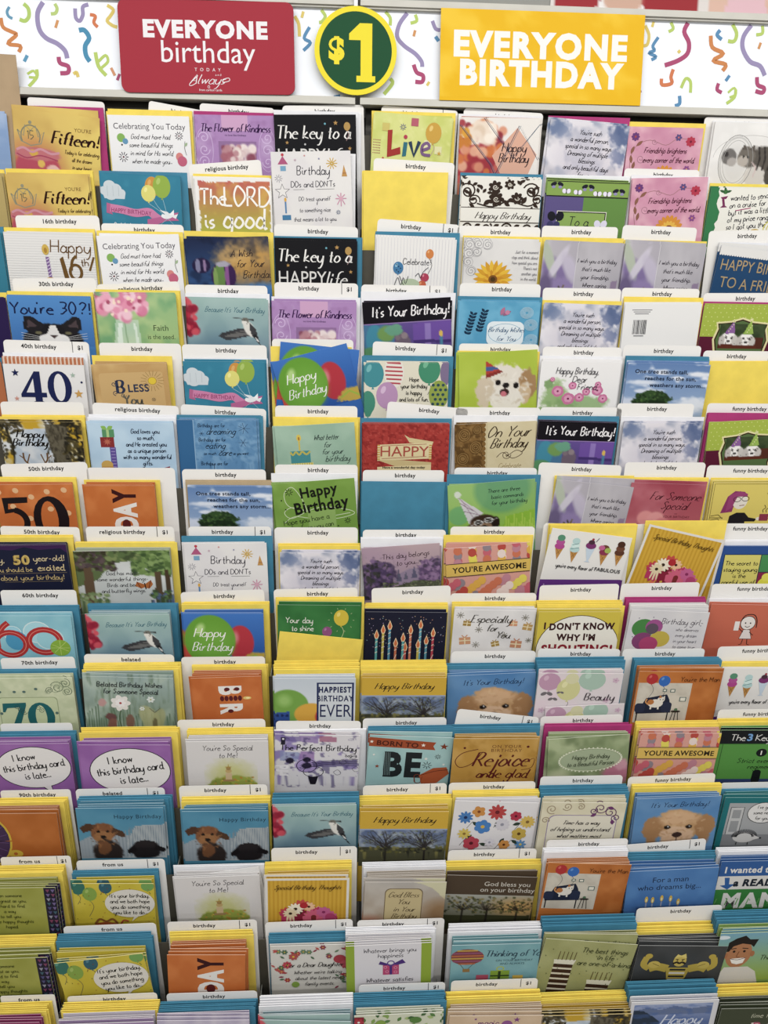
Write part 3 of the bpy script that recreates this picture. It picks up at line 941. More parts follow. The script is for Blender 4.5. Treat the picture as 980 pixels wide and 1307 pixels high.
@D('bless', 'tan bless you', 'tan bless you card with a small golden sun', 0.9)
def _():
    a = Art('#bc9358')
    a.I(Img(col='#bb9258').nz('#c9a468', 30, .4, .75, 6))
    a.RR(6, 13, 93, 110, 4, '#c5a066')
    N = '#2a3450'
    a.S('B', 34, 44, 19, N, w=2.6, pen=1.2, sl=0).curl(25, 30, 4, 1.2, 1, N).curl(26, 44, 4, 1.2, 1, N, 90)
    a.T('LESS', 58, 43, 12, N, 1, sx=.9).S('You', 48, 62, 14, '#5c5a50', w=1.8, pen=1.2, sl=0).curl(36, 48, 4, 1.3, 1, '#5c5a50')
    a.E(78, 27, 5.4, 5.4, '#d8b82c').O(78, 27, 5.6, 5.6, .8, '#a8842c').burst(78, 27, 16, 18, .6, '#8f7038', .5).burst(77, 56, 3, 8, .7, '#5c5040')
    return a


@D('balloons', 'green balloon', 'blue card with big green and red balloons and white script')
def _():
    a = Art('#2f62b0')
    im = Img().gr('#3a72c4', '#2450a0').el(6, 52, 18, 28, '#c04438', soft=.15).el(70, 42, 17, 25, '#b8303c', soft=.08).el(64, 34, 4, 8, '#d8848a', soft=1, amt=.8)
    im.el(32, 38, 32, 36, '#5f9a2c', soft=.05).el(36, 44, 22, 24, '#70aa3a', soft=.9, amt=.7).el(20, 22, 5, 8, '#b6d488', rot=25, soft=.8, amt=.85).el(95, 66, 22, 10, '#b89c3c', soft=.2, nz=.8).ln([(76, 66), (88, 60), (99, 68)], 2, '#8ab038')
    a.I(im)
    a.S('Happy', 31, 33, 12, '#eceae6', w=1, pen=1, sl=.3, sx=1.05).S('Birthday', 34, 53, 12, '#eceae6', w=1, pen=1, sl=.3, sx=1.0)
    return a


@D('hope', 'cream patterned balloon', 'cream card with striped, dotted and teal balloons around black wish', 0.95)
def _():
    a = Art('#d6d0bc')
    a.bal(10, 14, 13, 17, '#3c8a94', '#6ab0b4').bal(4, 50, 9, 15, '#3f8a72')
    a.bal(35, 12, 12, 20, '#dcd6cc')
    for y in range(0, 30, 5):
        a.L([(24 + abs(y - 12) * .25, y), (46 - abs(y - 12) * .25, y + 1)], 2, '#b8404c')
    a.bal(27, 41, 13, 17, '#b58ab4', '#d0b0cf', tail=14).bal(77, 9, 13, 17, '#3c8a68', '#6ab08c', tail=14).bal(97, 12, 7, 16, '#7a6a8c')
    a.bal(89, 40, 12, 18, '#8a9c40')
    for j in range(5):
        for i in range(3):
            a.E(82 + i * 6 + (j % 2) * 3, 28 + j * 6, 1.9, 1.9, '#2c4a54', n=10)
    a.SL(['Hope', 'your birthday', 'is happy', 'and lots of fun,', 'too!'], 59, 23, 8.4, 5, '#33302c', w=.65, sl=.05, sx=.92)
    return a


@D('shihtzu', 'lime shih tzu', 'lime card with a fluffy white dog in a red party hat')
def _():
    a = Art('#a5ba34')
    im = Img(col='#a3b834').nz('#b0c444', 40, .4, .8, 3)
    im.el(60, 42, 32, 25, '#d8d0c4', nz=.5, seed=8).el(33, 50, 12, 20, '#c9b8a0', nz=.6).el(88, 44, 11, 20, '#a07a50', nz=.6).el(84, 54, 8, 14, '#c4a884', nz=.6).el(60, 62, 22, 16, '#ddd6cc', nz=.5)
    im.dabs(70, (32, 22, 90, 72), 4, [rgb(c) for c in ('#e4ddd2', '#cfc4b4', '#dad2c6', '#bfae98')], 3, asp=.35, amt=.6, mask=lambda x, y: (x - 60) ** 2 / 900 + (y - 46) ** 2 / 620 < 1)
    im.po([(35, 11), (34, 33), (57, 26)], '#b23a30').po([(35, 18), (34.4, 24), (51, 22), (48, 19)], '#3f5a94').po([(34.3, 28), (34, 33), (57, 26), (53, 23)], '#8a2c28').el(50, 39, 3.6, 3.8, '#1c1616').el(73, 44, 3.6, 3.8, '#1c1616').el(60, 43, 4.6, 3.4, '#1e1818').el(58, 52, 6, 5, '#3a2020', nz=.2).el(57, 54, 4, 3.4, '#c86a78').ln([(60, 46), (57, 50)], 1, '#2c2020')
    a.I(im)
    return a


@D('dearfriend', 'pink petunia friend', 'white dear friend card with pink petunias along the bottom', 0.92)
def _():
    a = Art('#e2e0e0')
    im = Img(0, 20, 100, 74, col='#e2e0e0')
    im.el(20, 46, 14, 22, '#8fae72', nz=1, soft=.4).el(44, 60, 26, 12, '#7f9f66', nz=1, soft=.4).el(12, 30, 6, 6, '#7a9c64', nz=.8).el(66, 56, 20, 12, '#93b07c', nz=1.2, soft=.5).el(30, 70, 36, 10, '#86a56c', nz=.8)
    a.I(im)
    for x, y, r in ((24, 40, 7.5), (38, 50, 8), (52, 48, 6), (74, 38, 7), (82, 49, 6), (42, 32, 5), (60, 40, 5), (16, 24, 3), (74, 30, 4)):
        a.flw(x, y, r, 5, '#c86c98', '#8a2c5c', rot=x, wd=.85).flw(x, y, r * .62, 5, '#d890b2', '#7a2450', rot=x + 20, cr=.3, wd=.8)
    a.S('Happy Birthday,', 46, 16, 8.4, '#343038', w=.7, sl=.2, sx=.8).S('Dear', 50, 27, 8, '#343038', w=.7, sl=.2).S('Friend', 60, 37, 8, '#343038', w=.7, sl=.2)
    return a


@D('onetree', 'blue sky one tree', 'blue sky verse card with one round dark green tree', 0.84)
def _():
    a = Art('#5f86c0')
    im = Img().gr('#5a7cb0', '#9ab0d0').nz('#d4dae6', 22, .55, .72, 15, ay=2.2).el(88, 14, 16, 3.5, '#d8dce6', soft=.8, nz=.5).el(20, 27, 18, 3, '#cfd6e4', soft=.9, nz=.5).el(86, 58, 20, 10, '#d2d8e4', soft=.6, nz=.7).el(8, 58, 16, 8, '#c4cde0', soft=.7, nz=.7)
    im.el(36, 52, 23, 12, '#28401f', nz=.7, soft=.1).el(30, 46, 12, 8, '#314d26', nz=.7).el(46, 48, 10, 8, '#263c1e', nz=.7).el(36, 60, 24, 8, '#1c2e18', nz=.5)
    im.dabs(60, (14, 42, 58, 64), 1.3, [rgb('#46662f'), rgb('#1a2a16'), rgb('#37552a')], 3, mask=lambda x, y: (x - 36) ** 2 / 500 + (y - 53) ** 2 / 130 < 1).po([(34, 62), (39, 62), (40, 80), (33, 80)], '#2c2218').po([(0, 70), (100, 72), (100, 80), (0, 80)], '#46602c')
    a.I(im)
    a.T('One tree stands tall,', 42, 14, 5.6, '#101a30', 1, sx=.95).T('reaches for the sun,', 54, 23.5, 5.6, '#101a30', 1, sx=.95).T('weathers any storm...', 64, 33, 5.6, '#101a30', 1, sx=.95)
    return a


@D('deer', 'yellow antler camo', 'yellow woodland birthday card with tree bark and deer antlers', 0.85)
def _():
    a = Art('#b88e1f')
    im = Img(col='#bc941f').po([(10, 12), (58, 10), (62, 74), (12, 74)], '#a9b6c4').nz('#c8ccd0', 18, .45, .7, 4)
    im.po([(54, 4), (82, 4), (84, 80), (66, 80), (58, 40)], '#5f5846').nz('#3f392c', 6, .45, .65, 8, ax=2.2, m=((im.X > 54) & (im.X < 84)) * 1.0).dabs(70, (76, 0, 102, 60), 5, [rgb(c) for c in ('#2f2a1a', '#4a4022', '#1f1c14')], 6, asp=.45).dabs(30, (-2, 0, 24, 22), 4.5, [rgb('#2a2618'), rgb('#4c4228')], 5, asp=.4).dabs(12, (0, 24, 12, 60), 3, [rgb('#3a3420')], 3)
    im.ln([(6, 10), (12, 40), (10, 74)], 2.4, '#2c281c')
    a.I(im)
    for s_ in (-1, 1):
        a.L([(38 + s_ * 5, 70), (38 + s_ * 14, 60), (38 + s_ * 15, 48)], 2.2, '#6a4a2c', k=4).L([(38 + s_ * 11, 63), (38 + s_ * 7, 50)], 1.6, '#6a4a2c').L([(38 + s_ * 14, 58), (38 + s_ * 20, 52)], 1.4, '#6a4a2c')
    a.E(38, 74, 8, 6, '#7a5c40')
    a.S('Happy', 34, 24, 11, '#15120e', w=1.3, pen=1.1, sl=.3).S('Birthday', 33, 37, 11, '#15120e', w=1.3, pen=1.1, sl=.3, sx=.95)
    return a


@D('godloves', 'pale blue gift verse', 'pale blue religious verse card with stacked gifts at its side', 0.95)
def _():
    a = Art('#a6c2da')
    a.I(Img(col='#a4c1d9').nz('#b2cce0', 30, .4, .75, 4))
    a.R(16, 8, 30, 18, '#4f8a5c').R(21, 8, 24, 18, '#9fc07c').leaf(22, 8, 8, 2.6, -150, '#7fb04c').leaf(22, 8, 8, 2.6, -30, '#7fb04c').R(13, 18, 29, 31, '#8a2c2c').star(21, 24, 5, '#b8604a', 8).R(23, 31, 30, 60, '#5c4a96')
    for y in range(32, 60, 4):
        a.R(24, y, 29, y + 1.2, '#8f80b8')
    a.E(18, 54, 7, 6, '#c49a4a', n=14).R(11, 56, 25, 70, '#b88638')
    a.SL(['God loves you', 'so much,', 'and He created you', 'as a unique person', 'with so many wonderful', 'gifts.'], 66, 13, 8.3, 5.4, '#1f2c44', w=.75, sl=.15, sx=.9, jit=.03).P([(78, 60), (92, 56), (90, 64), (80, 66)], '#8a2438')
    return a


@D('dreaming', 'blue denim dreaming', 'denim blue card listing dreaming and eating in small script', 0.93)
def _():
    a = Art('#5a8cb8')
    a.I(Img(col='#5888b4').nz('#7aa4c8', 9, .42, .65, 4, amt=.7).nz('#4a7aa6', 4, .5, .7, 9, amt=.6))
    a.R(0, 0, 20, 140, '#2f6496').R(20, 0, 21, 140, '#87accc')
    a.burst(84, 12, 8, 7, .5, '#1f3554', 0).burst(82, 32, 6, 6, .5, '#1f3554', 0).burst(30, 19, 3, 6, .5, '#1f3554', 0)
    a.S('Birthdays are for', 43, 10, 5, '#16263e', w=.55, sl=.1, sx=.8).S('dreaming', 54, 20, 9, '#101c30', w=.75, sl=.4, sx=.92).S('Birthdays are for', 43, 30, 5, '#16263e', w=.55, sl=.1, sx=.8).S('eating', 46, 40, 9, '#101c30', w=.75, sl=.4, sx=.92).S('as much', 39, 49, 4, '#16263e', w=.5).S('care', 58, 50, 8.5, '#101c30', w=.75, sl=.4, sx=.92).S('as you want', 78, 49, 4, '#16263e', w=.5, sx=.8).S('Birthdays are for', 44, 64, 5, '#16263e', w=.55, sl=.1, sx=.8)
    return a


@D('whatbetter', 'mint cake slice', 'mint card with a simple teal cake and one candle')
def _():
    a = Art('#8fb09a')
    a.I(Img(col='#8dae98').nz('#9bbaa4', 30, .4, .75, 4))
    a.R(17, 33, 42, 49, '#3f8a90').L([(17, 34), (20, 38), (24, 34), (28, 38), (32, 34), (37, 38), (42, 34)], 2.4, '#b8ac4c', k=3).R(16, 49, 45, 53, '#c4b24c').R(28, 20, 30, 33, '#c9b24a').E(29, 16, 3, 4.4, '#d2b84a').E(29, 17, 1.2, 2.4, '#a8742c')
    for x in range(17, 45, 3):
        a.R(x, 49, x + .8, 53, '#e0d490')
    a.S('What better', 63, 20, 6.6, '#2f3f3c', w=.6, sl=.35, sx=.8).S('for', 64, 30, 6.6, '#2f3f3c', w=.6, sl=.35).S('for your', 70, 39, 6.6, '#2f3f3c', w=.6, sl=.35).S('birthday', 76, 49, 7.6, '#2f3f3c', w=.65, sl=.35)
    return a


@D('happyred', 'red happy ribbon', 'red card with cream folded ribbon reading happy', 0.92)
def _():
    a = Art('#a83430')
    a.I(Img(col='#a8332e').nz('#8f2624', 4, .5, .6, 4, ax=1.2).nz('#b8443c', 3, .62, .7, 9))
    a.P([(48, 14), (54, 18), (82, 23), (80, 29), (54, 24)], '#c9b684').P([(17, 27), (80, 24), (80, 45), (17, 48)], '#d2c292').P([(17, 47), (46, 47), (80, 50), (80, 58), (40, 56)], '#c0ac78').P([(17, 56), (80, 53), (80, 76), (17, 76)], '#d2c292')
    for x in (17, 77):
        for y in range(27, 46, 3):
            a.R(x, y, x + 3, y + 1.4, '#c08c34')
    a.T('HAPPY', 48, 42, 13, '#a8453a', sx=1.0).L([(22, 45), (74, 42)], .5, '#a8453a').L([(22, 28.4), (74, 26)], .5, '#a8453a')
    a.T('Have a wonderful day today', 48, 58, 3, '#222', 1)
    return a


@D('onyour', 'brown lace cream', 'cream on your birthday card with brown lace flower side')
def _():
    a = Art('#c9b98e')
    a.I(Img(0, 0, 36, 74, 1.3, '#7d5a2c').nz('#5c3f1c', 5, .45, .6, 4).nz('#8f6c3a', 4, .6, .75, 9))
    for x, y, r in ((12, 14, 9), (26, 30, 9), (10, 44, 9), (28, 58, 8), (28, 8, 6)):
        for k in range(6):
            a.O(x, y, r * (.25 + k * .14), r * (.22 + k * .13), .7, '#5a3c18' if k % 2 else '#94713e', n=14, rot=k * 25)
    for y in range(2, 76, 6):
        a.E(36, y, 2.4, 3, '#7d5a2c', n=10)
    a.I(Img(40, 0, 100, 74, 4, '#c8ba92').nz('#d0c39e', 20, .4, .7, 4))
    a.S('On Your', 66, 18, 13, '#3c2c1c', w=1, pen=1.2, sl=.5).S('Birthday', 66, 32, 12, '#3c2c1c', w=1, pen=1.2, sl=.5, sx=.9).curl(64, 41, 6, 1.4, .8, '#4a3826').L([(52, 44), (60, 38), (72, 46), (84, 40), (76, 36), (64, 44)], .8, '#4a3826', k=4).S('Celebrate', 68, 58, 6, '#8a7448', w=.5, sl=.4)
    return a
@D('fifty', 'orange fiftieth', 'orange dotted fiftieth birthday card with huge black numerals')
def _():
    a = Art('#c0622a')
    a.I(Img(col='#bf612a').nz('#cf7438', 24, .4, .75, 5))
    for x, y in ((26, 8), (45, 17), (66, 10), (88, 8), (66, 34), (40, 47), (90, 40), (20, 30), (82, 58), (4, 10), (52, 60), (74, 22)):
        a.E(x, y, 4, 3.6, '#d8a878', rot=30, n=12)
    B = '#1d1417'
    a.P([(7, 18), (40, 17), (39, 25), (14, 26), (13, 34), (26, 32), (26, 37), (8, 40)], B).O(18, 52, 17, 17, 8, B, a0=-80, a1=130).E(3, 64, 6, 6, B)
    a.E(67, 48, 23, 32, B).E(65, 48, 11, 25, '#c0622a').E(68, 34, 4, 3.6, '#d8a878')
    return a


def side(a, word, y0, cols):
    """big letters running down the sheet, each turned on its side"""
    for k, ch in enumerate(word):
        if ch:
            a.T(ch, 62 if ch != 'i' else 60, y0 + k * 20, 33, cols[k], 2, rot=-90, al='l', sx=.62)
    return a


@D('dayside', 'sideways day', 'orange birthday card turned sideways ending in day')
def _():
    a = Art('#c2652a')
    a.I(Img(col='#c1642a').nz('#cc7236', 30, .4, .75, 5))
    a.T('Y', 70, 24, 34, '#3a1214', 2, rot=90, al='l', sx=.62).T('A', 70, 47, 34, '#dcd8d2', 2, rot=90, al='l', sx=.66).T('D', 70, 68, 34, '#dcd8d2', 2, rot=90, al='l', sx=.62)
    a.E(55, 60, 6, 8, '#5a1c1c', n=14)
    return a


@D('birthside', 'sideways candle', 'orange birthday card turned sideways with candle letter')
def _():
    a = Art('#bd5f28')
    a.I(Img(col='#bc5e28').nz('#c86c34', 30, .4, .75, 5))
    W = '#dcd8d2'
    a.T('B', 40, 14, 33, W, 2, rot=-90, al='l', sx=.62).T('R', 40, 44, 33, W, 2, rot=-90, al='l', sx=.62)
    for k in range(5):
        a.E(42 + k * 6.4, 35.5, 3, 4.6, '#5a1c20', n=12)
    a.E(78, 35.5, 6, 2.6, '#d8b860', n=12).E(79, 35.5, 3, 1.2, '#e8d8a0', n=8).E(50, 20, 4, 3, '#5a1c20').E(64, 20, 4, 3, '#5a1c20').E(53, 57, 4, 3, '#5a1c20')
    return a


@D('hbgreen', 'green inked birthday', 'olive green birthday card with heavy black lettering and white butterfly')
def _():
    a = Art('#6f963a')
    a.I(Img(col='#6d9438').nz('#7ea446', 30, .4, .75, 6))
    for p in ([(40, 38), (18, 30), (14, 14), (24, 6), (34, 20), (40, 38)], [(40, 38), (20, 46), (12, 38), (22, 32), (40, 38)], [(40, 38), (60, 34), (90, 40), (96, 46), (70, 50), (40, 40)], [(10, 52), (24, 44), (50, 48), (92, 44)]):
        a.L(p, .8, '#c3d0a8', k=5)
    a.burst(20, 12, 5, 8, .9, '#22301a').burst(88, 54, 4, 8, .9, '#22301a')
    for x, y in ((10, 22), (14, 34), (30, 50), (84, 30), (76, 60)):
        a.E(x, y, 1, 1, '#2c3c1c', n=8)
    a.R(40, 38, 74, 66, '#87a856')
    B = '#171a12'
    a.T('Happy', 56, 19, 13.5, B, 1, rot=5, jit=.06, sx=.9).T('Birthday', 58, 38, 15.5, B, 1, rot=6, jit=.07, sx=.86)
    a.S('Hope you have a', 38, 52, 6.8, '#2c3a1c', w=.7, sl=.05, rot=6).S('day where you can', 42, 62, 6.8, '#2c3a1c', w=.7, sl=.05, rot=6, sx=.9)
    return a


@D('commands', 'green pug in hat', 'green card with a pug in party hat and two goggles', 0.82)
def _():
    a = Art('#5f9a5a')
    im = Img().gr('#7aa86a', '#86b23c').el(20, 14, 26, 30, '#9ac060', soft=.2, amt=.6).el(62, 12, 32, 34, '#4f8f6a', soft=.2, amt=.6).el(12, 46, 12, 14, '#6aa864', soft=.1).po([(66, 52), (100, 44), (100, 80), (60, 80)], '#7fae2c')
    for k in range(12):
        im.po([(64 + k * 3, 78), (66 + k * 3.2, 48 + (k % 3) * 4), (68 + k * 3, 78)], '#a8c44a', .7)
    im.po([(11, 18), (24, 62), (40, 44)], '#c9c4c8').ln([(14, 28), (28, 40)], .8, '#7a5a70').ln([(18, 40), (33, 46)], .8, '#7a5a70').ln([(15, 22), (30, 54)], .6, '#8a6a80').ln([(12, 20), (36, 48)], .6, '#8a6a80')
    im.el(40, 60, 16, 13, '#3a261c', nz=.2).el(54, 60, 5, 9, '#241812').el(30, 66, 9, 10, '#5a4030', nz=.3).el(42, 66, 8, 7, '#8a6a50', nz=.3).el(41, 66, 4, 3, '#1a1210').el(34, 59, 5.4, 4.2, '#c9c6c4').el(46, 56, 5.4, 4.2, '#c9c6c4').el(34, 59, 4.2, 3.2, '#2c2420').el(46, 56, 4.2, 3.2, '#2c2420').ln([(26, 62), (34, 59), (46, 56), (56, 54)], 1, '#c9c6c4')
    im.el(11, 15, 3.6, 5, '#c9d0c0', nz=.5)
    a.I(im)
    a.S('There are three', 64, 15, 5.6, '#2a4434', w=.65, sl=.1, rot=2, sx=.85).S('basic commands', 68, 24, 5.6, '#2a4434', w=.65, sl=.1, rot=2, sx=.85).S('for your birthday', 70, 33, 5.6, '#2a4434', w=.65, sl=.1, rot=2, sx=.85)
    return a


@D('someone', 'red someone special', 'red card for someone special with blush hearts')
def _():
    a = Art('#a43c4c')
    a.I(Img().gr('#9c3c4c', '#b86068').nz('#c0707a', 30, .45, .75, 4, amt=.6).el(26, 48, 11, 10, '#d68a88', soft=.25).el(40, 50, 12, 11, '#d8908e', soft=.25).el(50, 56, 10, 9, '#c87478', soft=.4).po([(18, 50), (52, 52), (34, 80)], '#cf8484', .6))
    a.S('For Someone', 61, 22, 10.5, '#45101c', w=.85, pen=1.1, sl=.5).S('Special', 62, 35, 10.5, '#45101c', w=.85, pen=1.1, sl=.5)
    a.T('on', 66, 42, 2.4, '#5a1824').T('YOUR BIRTHDAY', 67, 47, 3.2, '#5a1824')
    return a


@D('thought', 'yellow cartoon lady', 'yellow cartoon card of a purple haired lady holding a steaming mug', 0.88)
def _():
    a = Art('#d3bf5c')
    a.R(0, 0, 100, 140, '#d2be58').L([(2, 90), (2, 2), (98, 2)], .7, '#5a4a1c')
    a.P([(20, 20), (28, 12), (40, 13), (46, 22), (42, 18), (34, 18), (30, 30), (28, 42), (14, 44)], '#8a2f62')
    a.E(36, 26, 9, 12, '#d8d0c4').P([(22, 18), (34, 12), (44, 16), (44, 20), (32, 20), (27, 36), (20, 42)], '#963a6e').O(32, 24, 4.4, 3.4, .8, '#2c2420').O(42, 23, 4.4, 3.4, .8, '#2c2420').L([(36, 33), (42, 32)], .9, '#7a2430')
    a.P([(26, 48), (34, 43), (44, 43), (50, 50), (60, 52), (58, 56), (46, 56), (46, 70), (24, 70)], '#1d1a20').E(62, 52, 3, 2.4, '#d8d0c4').R(63, 45, 74, 55, '#8a2f48').O(75, 49, 3, 3, 1, '#8a2f48').L([(67, 43), (66, 39), (69, 36), (67, 32)], .8, '#3a3420', k=4).L([(71, 43), (70, 39), (73, 36)], .8, '#3a3420', k=4)
    for k in range(4):
        a.L([(3, 48 + k * 6), (12, 46 + k * 6), (18, 52 + k * 6)], .8, '#4a3c18').R(2, 50 + k * 6, 18, 51 + k * 6, '#6a5a2c')
    a.S('A Thought', 68, 16, 8.5, '#2c2418', w=.95, sl=.05, al='l').S('for Your', 72, 27, 8.5, '#2c2418', w=.95, sl=.05, al='l').S("We're", 80, 42, 8, '#2c2418', w=.9, sl=.05, al='l')
    return a


@D('hey50', 'navy fifty year old', 'navy funny card with gold chalk lettering for a fiftieth', 0.87)
def _():
    a = Art('#1c1e34')
    a.P([(0, 0), (100, 0), (100, 140), (0, 140)], '#3a1e4c').P([(0, 16), (10, 6), (30, 8), (46, 3), (64, 8), (92, 6), (100, 14), (100, 140), (0, 140)], '#191d36')
    G = '#bfa56a'
    a.S('Hey,', 8, 27, 9, '#c9b68c', w=1, sl=.02).T('50', 40, 31, 15, '#a98a3a', 2).T('50', 40, 31, 15, '#c2a65c', 0).S('year-old!', 75, 26, 9, '#c9b68c', w=1, sl=.02)
    a.S('You should be', 26, 43, 7.4, G, w=.8, sl=.02).S('excited', 76, 42, 10, '#cdb684', w=1.2, sl=.02).L([(6, 46), (96, 46)], .6, '#7a6a4c').S('about your birthday!', 50, 57, 8, G, w=.85, sl=.02).L([(14, 60), (90, 60)], .6, '#7a6a4c')
    return a


@D('godmade', 'arching tree garden', 'religious verse card framed by two leafy trees and a butterfly', 0.83)
def _():
    a = Art('#9aa58c')
    im = Img(col='#b6bab8').nz('#c6c9c8', 30, .4, .7, 5)
    im.po([(0, 0), (100, 0), (100, 40), (84, 20), (60, 14), (36, 18), (22, 40), (0, 50)], '#55663c')
    im.dabs(230, (0, -2, 40, 26), 3.4, [rgb(c) for c in ('#4a3a40', '#3f4a2a', '#5a4a4a', '#6a7a48', '#33301f')], 4, asp=.7).dabs(230, (60, -2, 102, 34), 3.4, [rgb(c) for c in ('#4f6a34', '#6a8646', '#38502a', '#7f9a58')], 6, asp=.7).dabs(60, (34, -2, 66, 12), 3.2, [rgb(c) for c in ('#556b3c', '#3c4a2c', '#77864f')], 8)
    im.po([(8, 24), (16, 22), (18, 80), (4, 80)], '#5a4632').po([(82, 30), (88, 30), (90, 80), (80, 80)], '#54422f').po([(92, 28), (97, 28), (99, 80), (92, 80)], '#463626').dabs(90, (76, 58, 100, 76), 2, [rgb('#4f5f86'), rgb('#5a7a44'), rgb('#3a4a30')], 3).dabs(80, (0, 60, 30, 78), 2, [rgb('#6a8050'), rgb('#4a5f3a'), rgb('#8a9a6a')], 9)
    a.I(im)
    a.SL(['God has made', 'some wonderful things-', 'Birds and bees', 'and butterfly wings.'], 47, 34, 8.4, 5.2, '#39393c', w=.62, sl=.1, sx=.92)
    a.P([(70, 48), (62, 44), (60, 50), (66, 54), (70, 52)], '#a85c2a').P([(70, 48), (77, 42), (79, 48), (75, 54), (70, 53)], '#a85c2a').L([(70, 46), (71, 55)], 1.2, '#2c1c14').L([(62, 44), (66, 54)], .6, '#402').L([(77, 42), (74, 54)], .6, '#402')
    return a


@D('thisday', 'misty lavender garden', 'misty pink landscape card with lavender bushes and pine trees', 0.92)
def _():
    a = Art('#94808e')
    im = Img().gr('#b49aa0', '#8f7a88').nz('#a58a9c', 40, .4, .75, 4)
    im.po([(40, 46), (60, 36), (84, 34), (100, 26), (100, 60), (40, 60)], '#7f7290', .6).po([(42, 54), (46, 36), (50, 54)], '#5a5a6e').po([(52, 52), (55, 40), (58, 52)], '#5f5c70').po([(62, 50), (66, 32), (70, 50)], '#5a5670').po([(72, 46), (75, 36), (78, 46)], '#6a6078')
    im.el(18, 52, 24, 30, '#4a3c58', nz=.9, soft=.3).el(92, 44, 22, 20, '#5f4a70', nz=.9, soft=.3).dabs(220, (0, 20, 36, 74), 2.6, [rgb(c) for c in ('#4a3a5c', '#5f4a70', '#3a3a36', '#7a5f86', '#2e2c30')], 4, mask=lambda x, y: y > 18 + abs(x - 14) * .5).dabs(150, (74, 24, 100, 60), 2.4, [rgb(c) for c in ('#5a4468', '#7a5c84', '#463a50', '#8f7096')], 7)
    im.po([(30, 80), (40, 62), (70, 54), (100, 58), (100, 80)], '#4f5340').dabs(200, (24, 56, 100, 76), 1.8, [rgb(c) for c in ('#5f6a48', '#3c4030', '#7a7f5c', '#4a5038')], 9, asp=.6)
    a.I(im)
    a.S('This day belongs', 56, 18, 7.4, '#3a2430', w=.75, sl=.1, rot=3, jit=.05).S('to you...', 58, 29, 7.4, '#3a2430', w=.75, sl=.1, rot=3)
    return a


@D('awesome', "pink you're awesome", "card of overlapping pink and yellow balloons with you're awesome band", 0.86)
def _():
    a = Art('#cf8f80')
    a.R(0, 0, 100, 140, '#d09284')
    rs = random.Random(3)
    C = ['#b8433a', '#c86a4a', '#d8c84a', '#8a7c84', '#dcc8c0', '#c45a68', '#d6a23c', '#b87a88']
    for k in range(34):
        x, y = (k * 17.3) % 104 - 2, (k * 11.7) % 26 - 2
        a.E(x, y, 5, 6.4, C[k % 8], n=14)
    for k in range(40):
        x, y = (k * 13.7) % 104 - 2, 50 + (k * 7.9) % 34
        a.E(x, y, 5, 6.4, C[(k * 3) % 8], n=14)
    a.R(0, 23, 100, 43, '#2c2420').R(0, 24, 100, 42, '#d0ab4c')
    a.T("YOU'RE AWESOME", 52, 37.5, 8.6, '#2e2418', 1, sx=.84, jit=.06)
    return a


@D('icecream', 'ice cream row', 'white funny card with five ice creams and purple foot', 0.9)
def _():
    a = Art('#dddad6')
    a.R(0, 0, 100, 140, '#dcd9d4').P([(0, 68), (100, 62), (100, 140), (0, 140)], '#5c2c7c')
    for x in range(6, 100, 11):
        a.E(x, 72 + (x * 7) % 5, .9, .9, '#a88ac0', n=6)
    def cone(x, y, cs):
        a.P([(x - 5, y), (x + 5, y), (x, y + 17)], '#b8823f').L([(x - 3, y + 1), (x + 2, y + 9)], .5, '#7a4f20').L([(x + 3, y + 1), (x - 2, y + 9)], .5, '#7a4f20')
        for i, c in enumerate(cs):
            a.E(x, y - 3 - i * 6, 6.2 - i * .7, 4.6, c, n=14)
    cone(14, 27, ['#b0408a', '#b04a90', '#4f8a6a'])
    cone(33, 29, ['#a9c9c8', '#c4dcd8', '#a9c9c8'])
    a.L([(28, 26), (38, 23)], .8, '#4a7a7c').L([(29, 20), (37, 17)], .8, '#4a7a7c')
    a.P([(46, 20), (58, 20), (54, 36), (53, 40), (56, 42), (48, 42), (51, 40), (50, 36)], '#b9c9d8').E(52, 18, 6.5, 5, '#7a2f6a', n=14).E(52, 13, 4, 3.4, '#4a2c3c', n=12).E(53, 8.6, 1.6, 1.6, '#a02c3c', n=8).L([(57, 12), (60, 6)], .8, '#2c2c4c')
    cone(70, 28, ['#8a2f4c', '#6a3c2c'])
    a.E(66, 19, 4, 3.6, '#c05a8a', n=12).E(74, 22, 4, 4, '#9ab04c', n=12)
    cone(89, 26, ['#5a3424', '#6a3f2c', '#4a2a1e'])
    a.S("you're every flavor of", 38, 54, 5.4, '#2c2a2c', w=.75, sl=.1, sx=.8).T('FABULOUS', 80, 53, 5.2, '#2c2a2c', 1, sx=.9)
    return a


